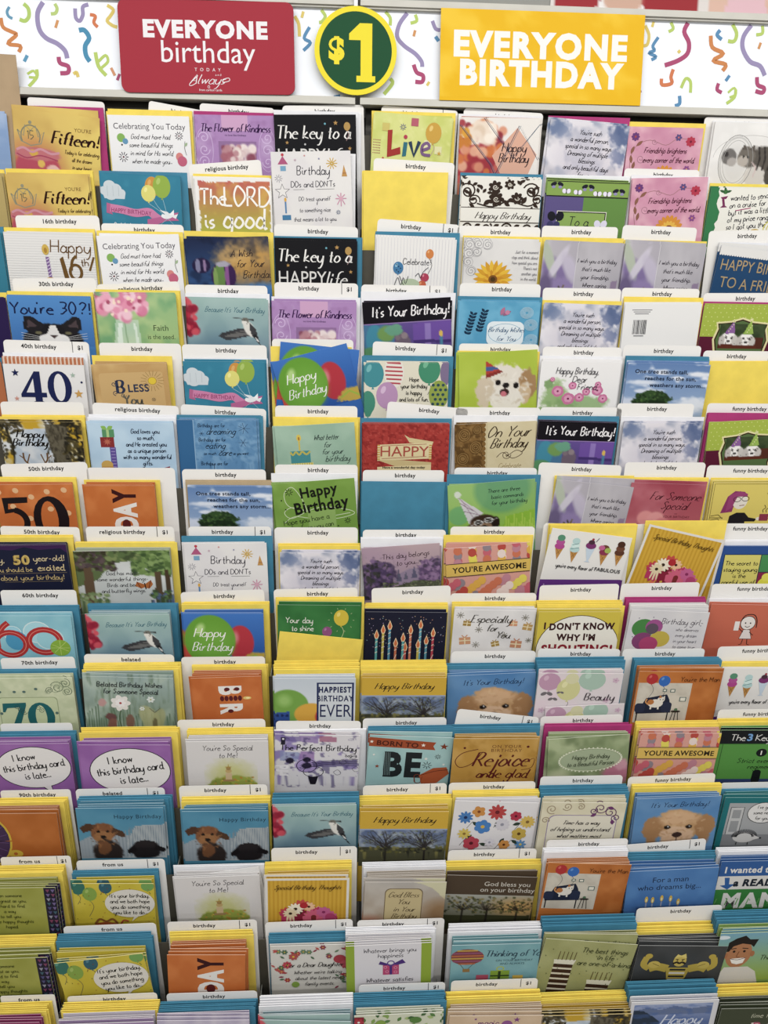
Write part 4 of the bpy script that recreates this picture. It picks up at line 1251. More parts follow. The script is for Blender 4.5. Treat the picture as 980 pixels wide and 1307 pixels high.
@D('sbt', 'yellow striped bouquet', 'yellow striped card with a bouquet of red daisies and roses', 0.9)
def _():
    a = Art('#c99c2a')
    a.R(0, 0, 100, 140, '#d3d0cb').R(3, 3, 97, 140, '#cb9d2b')
    for x in range(4, 96, 5):
        a.R(x, 3, x + 2.2, 140, '#bf8f22')
    im_cols = ('#a8282c', '#c2443c', '#8a2038', '#d86a4a', '#b8325c', '#e0b088', '#c85a8a')
    rs = random.Random(6)
    for k in range(26):
        x, y = rs.uniform(24, 82), rs.uniform(42, 88)
        if (x - 53) ** 2 / 900 + (y - 64) ** 2 / 560 < 1:
            a.flw(x, y, rs.uniform(7, 11), 9, im_cols[k % 7], '#4a241c' if k % 2 else '#c9a23c', rot=k * 20, wd=.34)
    a.flw(36, 52, 10, 12, '#e2d8c0', '#3a2a1c', wd=.24).flw(30, 60, 9, 12, '#d8c8a0', '#3a2a1c', wd=.24).flw(58, 66, 13, 14, '#cf5a78', '#7a2a2c', wd=.24).flw(70, 58, 9, 9, '#c25a8c', '#8a2c5c').E(46, 46, 5, 5, '#b0242c').E(78, 66, 6, 6, '#b03c6c')
    a.S('Special Birthday Thoughts', 50, 18, 7, '#5c4010', w=.6, pen=1.2, sl=.5, sx=.86)
    return a


@D('secret', 'blue secret of youth', 'blue bordered funny card with green and wine squares', 0.88)
def _():
    a = Art('#2a4f94')
    a.R(0, 0, 100, 140, '#284d92').R(11, 12, 100, 140, '#22304a').R(12, 13, 56, 140, '#cfc460').R(57, 13, 100, 38, '#3f8a4c').R(57, 39, 100, 140, '#8a2448')
    a.E(72, 56, 14, 11, '#d8d23c', n=16).E(84, 50, 10, 10, '#cfc83a', n=14).E(68, 46, 6, 6, '#dcd650')
    a.SL(['The secret to', 'staying young', 'is the', 'careful use of'], 34, 28, 9.4, 6, '#2c2a24', w=.75, sl=.05)
    return a


@D('sixty', 'sixtieth birthday', 'pale blue sixtieth card with red outlined numerals')
def _():
    a = Art('#79b4c4')
    a.I(Img(col='#78b3c4').nz('#8ac0cc', 30, .4, .75, 5))
    a.O(24, 26, 11, 11, 1, '#c4dce0').E(24, 26, 10, 10, '#8fc4d6').E(55, 24, 18, 16, '#c3d8da').E(70, 34, 18, 16, '#bcd4d6').E(55, 24, 16.6, 14.6, '#9acbd6').E(70, 34, 16.6, 14.6, '#8cc2ce').E(28, 36, 14, 14, '#3f8fb8')
    R_ = '#b02c2c'
    a.O(20, 41, 19, 17, 7.5, R_).L([(3, 46), (4, 30), (12, 17), (20, 10)], 7.5, R_, k=4).O(20, 41, 19, 17, 1, '#d87468').L([(3, 46), (4, 30), (12, 17), (19, 11)], 1, '#d87468', k=4)
    a.O(63, 37, 20, 17, 8, R_).O(63, 37, 20, 17, 1, '#d87468')
    a.E(82, 47, 13, 12, '#7fa832').L([(72, 42), (92, 52)], .6, '#b8cc6a').L([(74, 54), (90, 38)], .6, '#b8cc6a').L([(82, 36), (82, 58)], .6, '#b8cc6a').L([(70, 47), (94, 47)], .6, '#b8cc6a')
    return a


@D('yourday', 'dark green your day', 'dark green card with yellow balloon, half hidden by an envelope')
def _():
    a = Art('#2c6c34')
    a.I(Img(col='#2b6b33').nz('#357a3c', 30, .4, .75, 5))
    a.bal(77, 17, 9, 11, '#c9b030', '#dcc860', tail=22, tc='#b8c08a')
    for k in range(10):
        g = k * .63
        a.L([(77 + 14 * math.cos(g), 20 + 15 * math.sin(g)), (77 + 16 * math.cos(g), 20 + 17 * math.sin(g))], .7, '#9ab07a')
    a.bal(60, 36, 6, 7, '#8a4a7c', '#a870a0')
    a.S('Your day', 26, 24, 7.4, '#d8dcd0', w=.8, sl=.05).S('to shine', 30, 35, 7, '#d8dcd0', w=.8, sl=.05)
    return a


@D('candles', 'navy candle', 'dark navy card with a row of coloured candles and confetti', 0.92)
def _():
    a = Art('#1b1d30')
    a.R(0, 0, 100, 140, '#1a1c30')
    rs = random.Random(9)
    for k in range(80):
        x, y = rs.uniform(2, 98), rs.uniform(6, 54)
        a.E(x, y, .7, .5, rs.choice(['#b8a08a', '#7fa0a8', '#c08a70', '#9a8ab0']), n=6, rot=rs.uniform(0, 180))
    for x, y, c in ((14, 34, '#4f9a9c'), (22, 26, '#b8a84a'), (30, 20, '#4f8aa4'), (38, 46, '#c0684a'), (50, 52, '#b8504a'), (47, 38, '#4f9a9c'), (56, 26, '#c9745a'), (68, 18, '#5a9ab0'), (66, 48, '#b8a84a'), (76, 42, '#4f8a9c'), (84, 30, '#b03c4a')):
        a.R(x - 1.4, y + 6, x + 1.4, 120, c)
        for k in range(int(y) + 10, 80, 8):
            a.L([(x - 1.4, k + 2), (x + 1.4, k)], .9, '#d8d0b8')
        a.P([(x - 3, y + 1), (x - 1.4, y - 4), (x, y - 8), (x + 1.4, y - 4), (x + 3, y + 1), (x + 1.8, y + 6), (x - 1.8, y + 6)], '#e0c9a0').P([(x - 2.1, y + 1), (x - 1, y - 3), (x, y - 6), (x + 1, y - 3), (x + 2.1, y + 1), (x + 1.2, y + 5), (x - 1.2, y + 5)], '#c9683c')
    return a


@D('especially', 'white gift sketch', 'white especially for you card with sketched brown gifts', 0.92)
def _():
    a = Art('#d6d3d2')
    a.I(Img(0, 0, 100, 74, 4, '#d6d3d2').nz('#c9c6c6', 30, .4, .75, 5))
    def gift(x, y, s, c, r):
        t = math.radians(r)
        P = lambda u, v: (x + u * s * math.cos(t) - v * s * math.sin(t), y + u * s * math.sin(t) + v * s * math.cos(t))
        a.P([P(-1, -.7), P(1, -.7), P(1, .8), P(-1, .8)], c).L([P(0, -.7), P(0, .8)], s * .22, '#d8c8a0').L([P(-1, 0), P(1, 0)], s * .22, '#d8c8a0').L([P(-.5, -1.2), P(0, -.7), P(.5, -1.2)], s * .2, c, k=3)
    gift(17, 20, 5, '#9a7a3a', 4)
    gift(74, 19, 5, '#c98a64', 0)
    gift(92, 24, 6, '#b08a4c', 8)
    gift(16, 46, 7, '#c48a64', -6)
    gift(54, 50, 5, '#a0803c', -14)
    gift(80, 50, 7, '#b87a5a', 3)
    for x, y, r in ((8, 8, 5), (32, 29, 5), (88, 10, 5), (64, 37, 5), (30, 52, 5), (95, 44, 4)):
        a.burst(x, y, r, 8, .6, '#6a6450', .1)
    a.S('Especially', 46, 18, 10.5, '#3a352e', w=.9, pen=1.1, sl=.35).S('for', 48, 31, 9.5, '#3a352e', w=.85, pen=1.1, sl=.35).S('You', 62, 41, 9.5, '#3a352e', w=.85, pen=1.1, sl=.35)
    return a


@D('shouting', 'yellow shouting', "yellow card with white oval and wine red shouted lettering", 0.88)
def _():
    a = Art('#c6b034')
    a.R(0, 0, 100, 140, '#c8b236')
    a.E(52, 60, 52, 55, '#4a3a1c', n=40).E(52, 60, 51, 54, '#dcd8cc', n=40)
    a.T("I DON'T KNOW", 51, 27, 10.8, '#3a1a1c', 2, sx=.78, jit=.08).T("WHY I'M", 49, 44, 10.8, '#3a1a1c', 2, sx=.8, jit=.08).T('SHOUTING!', 52, 64, 14, '#8a1c2c', 2, sx=.82, jit=.08)
    return a


@D('girl', 'white birthday girl', 'white birthday girl card with green, pink and yellow balloons', 0.94)
def _():
    a = Art('#cfcccc')
    a.I(Img(0, 0, 100, 74, 5, '#cecbcc').nz('#c2c0c4', 30, .4, .75, 5))
    a.E(20, 27, 15, 14, '#3f7f3c').E(33, 24, 11, 11, '#9a4a86').E(22, 46, 14, 13, '#7f3a6a', n=18).E(43, 42, 13, 12, '#b8a23c').E(30, 50, 12, 11, '#a83a68').E(31, 27, 8, 8, '#5a4a5a')
    a.S('Birthday girl-', 68, 19, 8, '#4a4650', w=.7, sl=.15).SL(['who deserves', 'every dream', 'in your heart', 'to come true'], 76, 29, 8.6, 4.6, '#5a5660', w=.5, sl=.2)
    for x, y in ((12, 12), (30, 10), (92, 20), (8, 40), (90, 60), (50, 60)):
        a.E(x, y, .8, .8, '#6a6a80', n=6)
    return a


@D('coral', 'coral stick girl', 'coral card with a small scribbled girl holding a sign')
def _():
    a = Art('#c8644c')
    a.R(0, 0, 100, 140, '#c6624a')
    a.E(49, 24, 9, 9, '#dcd6d0').O(49, 24, 9, 9, .9, '#3a2420').L([(40, 22), (44, 14), (54, 13), (59, 20), (60, 30)], 1.2, '#3a2420', k=4).E(46, 24, .9, 1, '#222').E(52, 24, .9, 1, '#222').L([(46, 28), (49, 29.5), (52, 28)], .7, '#222', k=3)
    a.P([(45, 33), (53, 33), (57, 45), (42, 45)], '#dcd6d0').L([(45, 33), (42, 45), (57, 45), (53, 33)], .8, '#3a2420').L([(45, 36), (38, 30)], .9, '#3a2420').L([(53, 36), (58, 40)], .9, '#3a2420').L([(47, 45), (46, 52), (43, 53)], .9, '#3a2420').L([(52, 45), (53, 52), (56, 53)], .9, '#3a2420').R(33, 22, 39, 34, '#ded9d4')
    a.S('On', 46, 66, 8, '#4a1c14', w=.7, pen=1.1, sl=.2)
    return a


@D('seventy', 'seventieth birthday', 'sage green seventieth card with teal numerals and swirl corner')
def _():
    a = Art('#b6bf98')
    a.I(Img(col='#b5be98').nz('#c4caa6', 12, .4, .7, 5))
    a.RR(4, 28, 78, 120, 5, '#8f9a74').RR(5, 29, 77, 120, 5, '#bac49a')
    for x, y, r in ((80, 14, 9), (90, 8, 7), (70, 18, 5), (92, 20, 6)):
        a.curl(x, y, r, 1.7, .8, '#5a6a54', x * 7).curl(x - 2, y + 2, r * .8, 1.4, .6, '#7a8a6c', x * 3, -1)
    for x, y in ((8, 20), (26, 20), (38, 20), (53, 16)):
        a.E(x, y, 2.2, 1.8, '#4f6a64', n=10)
    a.E(6, 52, 2, 2, '#4f6a64').E(75, 52, 2, 2, '#4f6a64')
    N = '#1c5f64'
    a.P([(9, 37), (38, 36), (38, 40), (24, 80), (14, 80), (30, 43), (14, 44), (11, 50), (8, 50)], N).E(55, 58, 17, 22, N).E(55, 58, 7, 18, '#bac49a')
    for x in (26, 30, 34, 56, 52):
        a.curl(x, 40 + (x * 5) % 16, 4, 1.4, .6, '#2c4a48', x * 11)
    return a


@D('belated', 'belated fairy garden', 'misty green belated card with white flower, moth and fairies', 0.95)
def _():
    a = Art('#7f9488')
    im = Img().gr('#8fa3a0', '#6f8470').nz('#9fb0a4', 26, .45, .75, 4).nz('#5a7058', 8, .55, .75, 7, ax=2.2, ay=.35, amt=.6, m=None)
    for k in range(36):
        x = (k * 7.1) % 104 - 2
        im.ln([(x, 76), (x + (k % 5) * 2 - 4, 38 + (k * 13) % 22)], 1, '#4f6a50')
    im.el(72, 56, 10, 18, '#a8a878', rot=-25, soft=.2, amt=.8).el(82, 58, 7, 16, '#9a9c6c', rot=15, soft=.2, amt=.8).el(78, 66, 3, 10, '#6a6444').el(50, 60, 5, 8, '#7a5a4c', nz=.5).el(28, 56, 6, 5, '#6a4444', nz=.6).el(30, 64, 5, 6, '#7f5248', nz=.6).el(20, 36, 4, 6, '#b48a88', nz=.5).el(48, 72, 8, 5, '#b8a23c', nz=.4)
    a.I(im)
    a.flw(40, 36, 11, 7, '#d8d4d0', '#b86a40').flw(40, 36, 6, 7, '#e2dede', '#a83c3c').flw(74, 30, 4.5, 6, '#c9d0cc', '#a8a46a').flw(64, 43, 3, 6, '#c9d0cc', '#a8a46a').L([(40, 46), (38, 60), (44, 76)], 1, '#4a6040', k=3)
    for s_ in (-1, 1):
        a.L([(78, 48), (78 + s_ * 6, 42)], .5, '#444')
    a.S('Belated Birthday Wishes', 51, 13, 6.4, '#2a2f30', w=.75, sl=.12, sx=.95, jit=.03).S('for Someone Special', 52, 22.5, 6.4, '#2a2f30', w=.75, sl=.12, sx=.95, jit=.03)
    return a


@D('happiest', 'happiest birthday ever', 'white happiest birthday card with blurry balloons and navy boxed words')
def _():
    a = Art('#c9cfd6')
    im = Img().gr('#b9c2cc', '#cfd4d8').el(16, 40, 26, 24, '#6a9a3c', soft=.06).el(12, 32, 8, 8, '#8ab45c', soft=1).el(46, 52, 22, 16, '#cf9a34', soft=.06).el(74, 56, 24, 18, '#b83434', soft=.06).el(66, 50, 8, 5, '#d06a64', soft=1).po([(0, 50), (18, 48), (18, 80), (0, 80)], '#2c4c94')
    for k in range(6):
        im.el(3 + (k % 3) * 6, 54 + k // 3 * 9, 2, 2, '#1a2a5c')
    a.I(im)
    a.R(52, 6, 98, 80, '#1f2c5a').R(54.4, 8, 95.6, 80, '#c3c9ce')
    B = '#1f2650'
    a.T('HAPPIEST', 75, 20, 8.6, B, 2, sx=.72, sp=.06).T('BIRTHDAY', 75, 33, 8.6, B, 1, sx=.72, sp=.06).T('EVER', 75, 56, 18, B, 0, sx=.7)
    return a


@D('trees', 'yellow band spring tree', 'happy birthday card with yellow band over dark branching trees', 0.9)
def _():
    a = Art('#c39a2c')
    a.R(0, 0, 100, 28, '#c59c2c').R(0, 27, 100, 29, '#8a9ab8')
    im = Img(0, 29, 100, 78, 1.15, '#5a6a74').gr('#4f5f86', '#8f9a9c').nz('#b4bcc0', 12, .45, .7, 4, amt=.6).po([(0, 56), (100, 58), (100, 80), (0, 80)], '#4a4a34')
    rs = random.Random(2)
    for cx in (30, 75):
        im.ln([(cx, 72), (cx + 1, 54)], 2, '#26221f')
        for k in range(44):
            g = math.radians(rs.uniform(-165, -15))
            l = rs.uniform(14, 30)
            bx, by = cx + rs.uniform(-3, 3), rs.uniform(48, 60)
            mx, my = bx + l * .5 * math.cos(g), by + l * .45 * math.sin(g)
            im.ln([(cx, by + 4), (mx, my), (mx + l * .6 * math.cos(g + rs.uniform(-.5, .5)), my + l * .5 * math.sin(g + .2))], .65, '#2c2828')
        im.dabs(60, (cx - 26, 29, cx + 26, 56), 1.2, [rgb('#4a4a38'), rgb('#5f6a3c'), rgb('#3a3630'), rgb('#77804a')], cx, amt=.5)
    im.dabs(70, (0, 56, 100, 66), 1.8, [rgb('#5c5a2c'), rgb('#3a3a28'), rgb('#7a7440'), rgb('#2c2c24')], 4)
    a.I(im)
    a.S('Happy Birthday', 50, 17, 8.6, '#2c2014', w=.75, pen=1.2, sl=.45, sx=1.05)
    return a


@D('puppy', 'golden puppy', 'blue card with a golden puppy peeking over the edge', 0.88)
def _():
    a = Art('#4f80b4')
    im = Img().gr('#4477ae', '#5c8cbc').nz('#5a88b8', 30, .4, .75, 4)
    im.el(54, 46, 34, 25, '#b48a5c', nz=.35, soft=.1).el(24, 50, 12, 20, '#a0744a', nz=.5).el(86, 50, 12, 20, '#a0744a', nz=.5).el(54, 34, 22, 12, '#c9a078', nz=.5, soft=.6).el(54, 62, 20, 14, '#cda988', nz=.4).dabs(80, (22, 22, 88, 72), 3.4, [rgb(c) for c in ('#c39a6c', '#a87c50', '#cfac84', '#b48a60')], 4, asp=.35, amt=.5, mask=lambda x, y: (x - 54) ** 2 / 1100 + (y - 48) ** 2 / 560 < 1)
    im.el(41, 49, 4, 3.4, '#1c1412').el(67, 49, 4, 3.4, '#1c1412').el(42, 48, 1, 1, '#bbb').el(68, 48, 1, 1, '#bbb').el(54, 62, 6, 4.4, '#3a2824').ln([(54, 66), (54, 72)], 1, '#4a342c')
    a.I(im)
    a.S("It's Your Birthday!", 52, 15, 7.6, '#16284a', w=.72, sl=.25, sx=.98)
    return a


@D('beauty', 'pastel beauty balloon', 'pale pink beauty card with pastel balloons and butterflies', 0.9)
def _():
    a = Art('#cfc6c8')
    a.I(Img().gr('#cdc4c6', '#d2c8cc').nz('#d8c0cc', 24, .45, .75, 4, amt=.6))
    a.bal(14, 13, 13, 13, '#b58aa4', '#c8a4b8').bal(64, 10, 16, 15, '#9ab4a4', '#aac4b4').bal(37, 24, 14, 17, '#c3c084', '#d4d09a', tail=12).E(40, 8, 8, 8, '#c8c49a')
    for x, y, s_ in ((12, 32, 5), (20, 40, 4), (28, 30, 3)):
        for d in (-1, 1):
            a.E(x + d * s_ * .7, y - 1, s_ * .8, s_ * .5, '#6a6468', rot=d * 30, n=10)
    for x, y in ((84, 40), (92, 10), (8, 56), (52, 62), (90, 58)):
        a.flw(x, y, 4, 5, '#c4a4b8', '#a8889c')
    a.S('Beauty', 75, 40, 10.5, '#3a3038', w=.9, pen=1.1, sl=.2)
    a.S('inside and out', 70, 56, 6, '#5a4a56', w=.6)
    return a


@D('theman', 'orange cat on sofa', "orange card with a white and ginger cat on a navy sofa and balloons", 0.9)
def _():
    a = Art('#b8662a')
    a.I(Img().gr('#b8662a', '#a4561f', 'x').nz('#bf7032', 30, .4, .75, 5))
    a.I(Img(2, 17, 66, 70, 3, '#c3bbac').nz('#b4ab9c', 10, .4, .7, 4))
    a.bal(17, 11, 7, 8, '#b02a2c', '#cc5a54', tail=24).bal(32, 14, 7, 8, '#2c62b4', '#5a8ac8', tail=20)
    for x, y, w in ((32, 26, 5), (41, 26, 6), (54, 38, 8)):
        a.R(x, y, x + w, y + w * .85, '#46605c').R(x + 1, y + 1, x + w - 1, y + w * .85 - 1, '#d4cfc0')
    a.P([(14, 40), (38, 34), (42, 42), (44, 50), (46, 62), (4, 64), (4, 52), (10, 50)], '#1d2338').RR(2, 48, 14, 62, 4, '#242b44').RR(34, 46, 46, 62, 4, '#242b44').R(5, 62, 6.4, 69, '#1a1a20').R(42, 62, 43.4, 69, '#1a1a20')
    a.E(26, 48, 9, 6.4, '#d4cdc2').E(32, 42, 4.4, 4.4, '#d4cdc2').E(20, 46, 4, 4, '#b06a34').P([(29, 40), (30, 35), (33, 39)], '#b06a34').P([(33, 39), (36, 36), (36.5, 41)], '#c9c0b4').R(20, 51, 22, 57, '#d4cdc2').R(29, 51, 31, 57, '#d4cdc2').L([(18, 50), (14, 46), (15, 41)], 1.6, '#c98a50', k=3).E(31, 42, .7, .8, '#222').E(34.4, 42, .7, .8, '#222')
    a.E(52, 60, 6, 1.6, '#2a2420').L([(49, 61), (47, 69)], .8, '#2a2420').L([(55, 61), (57, 69)], .8, '#2a2420').L([(52, 61), (52, 68)], .8, '#2a2420').E(52, 57, 2, 2, '#4a6a4c')
    a.S("You're the Man", 74, 14, 6.6, '#5c2c10', w=.62, sl=.12, sx=.95)
    return a


@D('late', 'purple late', 'purple belated card with large white speech bubble')
def _():
    a = Art('#8f5aa0')
    a.I(Img(col='#8d589e').nz('#9a66aa', 30, .4, .75, 5))
    a.E(54, 35, 45, 31, '#201a24', n=40).P([(58, 62), (72, 60), (74, 76)], '#201a24').E(54, 35, 44, 30, '#d8d4d2', n=40).P([(60, 62), (71, 60), (73, 73)], '#d8d4d2')
    a.S('I know', 44, 24, 9.6, '#1c1a1e', w=1.2, sl=.02, rot=8, sx=.9, jit=.03).S('this birthday card', 54, 37, 9.6, '#1c1a1e', w=1.2, sl=.02, rot=8, sx=.88, jit=.03).S('is late...', 58, 51, 9.6, '#1c1a1e', w=1.2, sl=.02, rot=6, sx=.9, jit=.03)
    return a


@D('sospecial', "green so special", "white you're so special card with a small green hill drawing")
def _():
    a = Art('#cdc9c8')
    im = Img(20, 24, 86, 74, col='#cdc9c8').el(54, 52, 27, 22, '#b8b86a', soft=.9, nz=.4, amt=.8).el(56, 62, 26, 11, '#8f9c3c', soft=.2, nz=.5).el(40, 64, 14, 8, '#7f8c34', nz=.5).el(70, 66, 14, 7, '#8a9638', nz=.5)
    im.dabs(40, (32, 54, 82, 70), 1.3, [rgb('#b8782c'), rgb('#6a7a2c'), rgb('#c9a23c')], 4)
    a.I(im)
    a.E(50, 44, 4, 3, '#b89a60').R(46, 47, 54, 58, '#c4a880').E(50, 40, 3, 3, '#9a7a44').L([(46, 38), (54, 38)], 1, '#a88a3c').L([(50, 34), (50, 38)], .9, '#a88a3c').R(43, 57, 57, 60, '#9a7a4c')
    a.S("You're So Special", 50, 13, 7.2, '#3c3a3c', w=.62, sl=.15).S('to Me!', 50, 24, 7.2, '#3c3a3c', w=.62, sl=.15)
    return a


@D('perfect', 'perfect birthday guitar', 'white card with inky purple guitar collage and black scrawled title', 0.85)
def _():
    a = Art('#d0ccd0')
    im = Img(0, 0, 100, 76, col='#d0ccd0').nz('#8a7ab0', 16, .58, .66, 4).po([(6, 3), (30, 3), (30, 12), (6, 12)], '#6a5a96', .7).po([(28, 2), (52, 2), (50, 14), (30, 12)], '#8a70a8', .8).po([(52, 2), (72, 3), (72, 12), (52, 12)], '#a05a78', .8).po([(30, 28), (46, 28), (46, 62), (28, 60)], '#8f6aa8', .8).po([(6, 28), (30, 30), (26, 46), (6, 44)], '#7f8ab8', .7).el(38, 52, 14, 12, '#a08ac0', nz=.4).el(38, 52, 6, 5, '#2c2440').el(38, 42, 5, 4.4, '#241e34').el(18, 44, 5, 5, '#241e34').po([(44, 46), (98, 40), (98, 52), (46, 54)], '#5a4f80', .8).nz('#4a4070', 7, .64, .7, 9, amt=.6)
    a.I(im)
    for y in (44, 47, 50):
        a.L([(30, y + 8), (56, y), (99, y - 4)], .7, '#1c1824', k=3)
    a.O(38, 52, 12, 11, .9, '#1c1824').O(46, 62, 12, 9, .9, '#1c1824').R(7, 5, 12, 16, '#242030').R(8.4, 6.4, 10.8, 9, '#d8d4d8')
    for x in (11, 12):
        a.T('rfd', x + 4, 70, 14, '#e0dce0', 1, rot=90, al='l', sx=.8)
    a.S('The Perfect Birthday', 51, 26, 9.2, '#1c1a22', w=1.05, sl=.03, sx=.93, jit=.04).S('begins', 90, 36, 4.6, '#1c1a22', w=.6)
    for x, y in ((76, 44), (88, 34), (92, 56), (70, 62)):
        a.L([(x, y), (x + 5, y - 4), (x + 9, y + 2), (x + 4, y + 5), (x, y)], .5, '#3a3644', k=3)
    return a


@D('bornto', 'born to be', 'pale teal born to be card with distressed black letters and rust banner', 0.92)
def _():
    a = Art('#8fb4b4')
    a.I(Img(col='#8db3b4').nz('#9cc0be', 30, .4, .75, 5))
    a.P([(0, 3), (80, 8), (77, 14), (80, 20), (0, 17)], '#9c4426').T('BORN TO', 34, 16, 7.6, '#4a1c14', 1, rot=-3, sx=1.05)
    a.star(3, 10, 2.6, '#e0d8cc').star(65, 13, 3, '#e0d8cc').star(90, 14, 5.4, '#7a3420')
    a.T('BE', 43, 62, 40, '#1f2326', 2, sx=.78)
    for k in range(5):
        a.L([(18 + k * 2, 26), (20 + k * 2, 62)], .4, '#7f9c9c')
    for x, y, r in ((70, 34, 2.6), (7, 30, 2), (92, 42, 2)):
        a.star(x, y, r, '#dcd8d0')
    a.burst(72, 44, 6, 8, .8, '#2c3034').burst(84, 30, 4, 8, .7, '#2c3034').star(12, 48, 3, '#8a3c24')
    a.P([(64, 60), (80, 48), (96, 46), (100, 56), (86, 66), (68, 70)], '#a84c28').L([(66, 60), (82, 53), (98, 50)], .8, '#4a1c14', k=3).curl(62, 62, 6, 1.3, .8, '#7a3420')
    return a


@D('rejoice', 'gold rejoice', 'gold card with large dark red calligraphy and faint leaves', 0.92)
def _():
    a = Art('#b28434')
    a.I(Img(col='#b18333').nz('#c0944a', 26, .4, .75, 5).nz('#9c7028', 12, .55, .75, 9, amt=.5))
    a.T('ON YOUR', 64, 14, 4.6, '#5c2c1c', sp=.15).T('BIRTHDAY', 64, 20, 4.6, '#5c2c1c', sp=.15)
    R_ = '#5a1a18'
    a.S('Rejoice', 57, 42, 21, R_, w=1.6, pen=1.25, sl=.35, sx=.9).L([(30, 16), (12, 22), (4, 34), (10, 44), (24, 38), (36, 20)], 1, R_, k=5).L([(88, 36), (98, 30), (96, 44), (84, 48)], .8, R_, k=4).S('and', 40, 60, 12, R_, w=1.2, pen=1.2, sl=.35).S('be glad', 68, 60, 13, R_, w=1.2, pen=1.2, sl=.35)
    a.E(14, 14, 1.6, 1.6, R_, n=8).E(89, 12, 1.8, 1.8, R_, n=8)
    return a


@D('beautiful', 'soft green garden', 'soft green photo card with a lace oval and pink blossom')
def _():
    a = Art('#8a9a6a')
    im = Img().gr('#86966a', '#6f8056').nz('#a9b48a', 30, .45, .75, 4, amt=.8).nz('#5f7048', 22, .5, .75, 9, amt=.7).el(86, 58, 18, 16, '#b06a80', nz=.7, soft=.5).el(92, 44, 8, 8, '#c08a98', nz=.7, soft=.6).el(14, 62, 14, 14, '#b8bc98', soft=1)
    a.I(im)
    a.E(53, 34, 37, 15.5, '#98a584', n=40).O(53, 34, 38, 16.5, .8, '#cdd0b4', n=40)
    for k in range(46):
        g = 2 * PHI * k / 46
        a.E(53 + 39 * math.cos(g), 34 + 17.5 * math.sin(g), 1.2, 1.2, '#d0d4ba', n=6)
    a.S('Happy Birthday', 53, 32, 6, '#39422c', w=.6, sl=.25).S('to a Beautiful Person', 53, 42, 6, '#39422c', w=.6, sl=.25, sx=.92)
    return a


@D('keys', 'green three keys', 'black and green card listing three keys with numbered circles', 0.86)
def _():
    a = Art('#4f8f3c')
    a.R(0, 0, 100, 140, '#4c8c3a').R(0, 0, 100, 22, '#15181c').R(0, 22, 100, 23, '#2f5a28').R(5, 23, 5.8, 140, '#2a4a24')
    a.S('The', 22, 17, 10, '#d8d6d2', w=.9, sl=.08).T('3', 37, 17, 11.5, '#6a9ad0', 1).S('Keys to', 62, 17, 10, '#d8d6d2', w=.9, sl=.08)
    a.E(55, 37, 6.6, 6.6, '#14181a').T('1', 55, 40.5, 7, '#dcd8d0', 1).S('Strict exercise', 54, 54, 7.6, '#1a2c18', w=.75, sl=.2).S('regimen', 56, 64, 7.6, '#1a2c18', w=.75, sl=.2).R(0, 70, 100, 140, '#2c3a6a').E(55, 71, 5.4, 5.4, '#14181a')
    return a


@D('ninety', 'orange ninetieth', 'orange ninetieth card with big yellow edged purple numerals')
def _():
    a = Art('#a8581f')
    a.I(Img(col='#a8581f').nz('#b5642a', 30, .4, .75, 5))
    a.O(5, 42, 28, 34, 18, '#c0a02c').O(5, 42, 28, 34, 13, '#3f2a4c').E(44, 62, 9, 6, '#c0a02c').E(44, 62, 2.4, 2.4, '#a8581f')
    for k in range(10):
        g = -PHI / 2 + k * .33
        a.L([(5 + 22 * math.cos(g), 42 + 27 * math.sin(g)), (5 + 33 * math.cos(g), 42 + 40 * math.sin(g))], 1, '#5a3f6c')
    return a


@D('yorkie', 'yorkshire terrier', 'blue card with a small brown and black terrier on a striped pillow')
def _():
    a = Art('#3f7f9c')
    im = Img().gr('#3a7a9c', '#5a8fa4').nz('#4a88a6', 30, .4, .75, 4).po([(0, 48), (26, 34), (60, 40), (60, 80), (0, 80)], '#8a949c').po([(56, 46), (66, 26), (102, 24), (102, 80), (52, 80)], '#9aa2a6')
    for k in range(16):
        im.ln([(60 + k * 3, 28 - k * .2), (56 + k * 3.2, 70)], .9, '#6a7a88').ln([(2 + k * 4, 46 - k), (2 + k * 4, 72)], .9, '#74828c')
    im.el(28, 34, 14, 13, '#7a4a2c', nz=.4).po([(16, 32), (5, 36), (2, 28), (10, 22), (22, 24)], '#4a2f20').po([(40, 28), (52, 34), (54, 42), (48, 42), (38, 36)], '#4a3020').el(28, 42, 10, 9, '#8f5f38', nz=.5).el(28, 42, 3.4, 2.6, '#141010').el(23, 34, 1.8, 2, '#0e0c0c').el(34, 34, 1.8, 2, '#0e0c0c').el(32, 66, 17, 20, '#2a2220', nz=.4).el(28, 58, 8, 10, '#6a4228', nz=.6)
    im.dabs(60, (8, 24, 46, 60), 2.4, [rgb(c) for c in ('#8f5c34', '#6a4026', '#a06c40', '#4a2e1e')], 4, asp=.3, amt=.6, mask=lambda x, y: (x - 28) ** 2 / 260 + (y - 40) ** 2 / 380 < 1)
    im.el(76, 62, 17, 14, '#1e1a1c', nz=.3).po([(62, 54), (54, 62), (56, 68), (66, 62)], '#181416').po([(88, 54), (100, 60), (98, 66), (86, 62)], '#181416').po([(64, 50), (76, 47), (88, 50), (86, 58), (64, 58)], '#231e20')
    a.I(im)
    a.T('Happy Birthday', 70, 15, 5.4, '#14283c', sx=1.0, sp=.08)
    return a


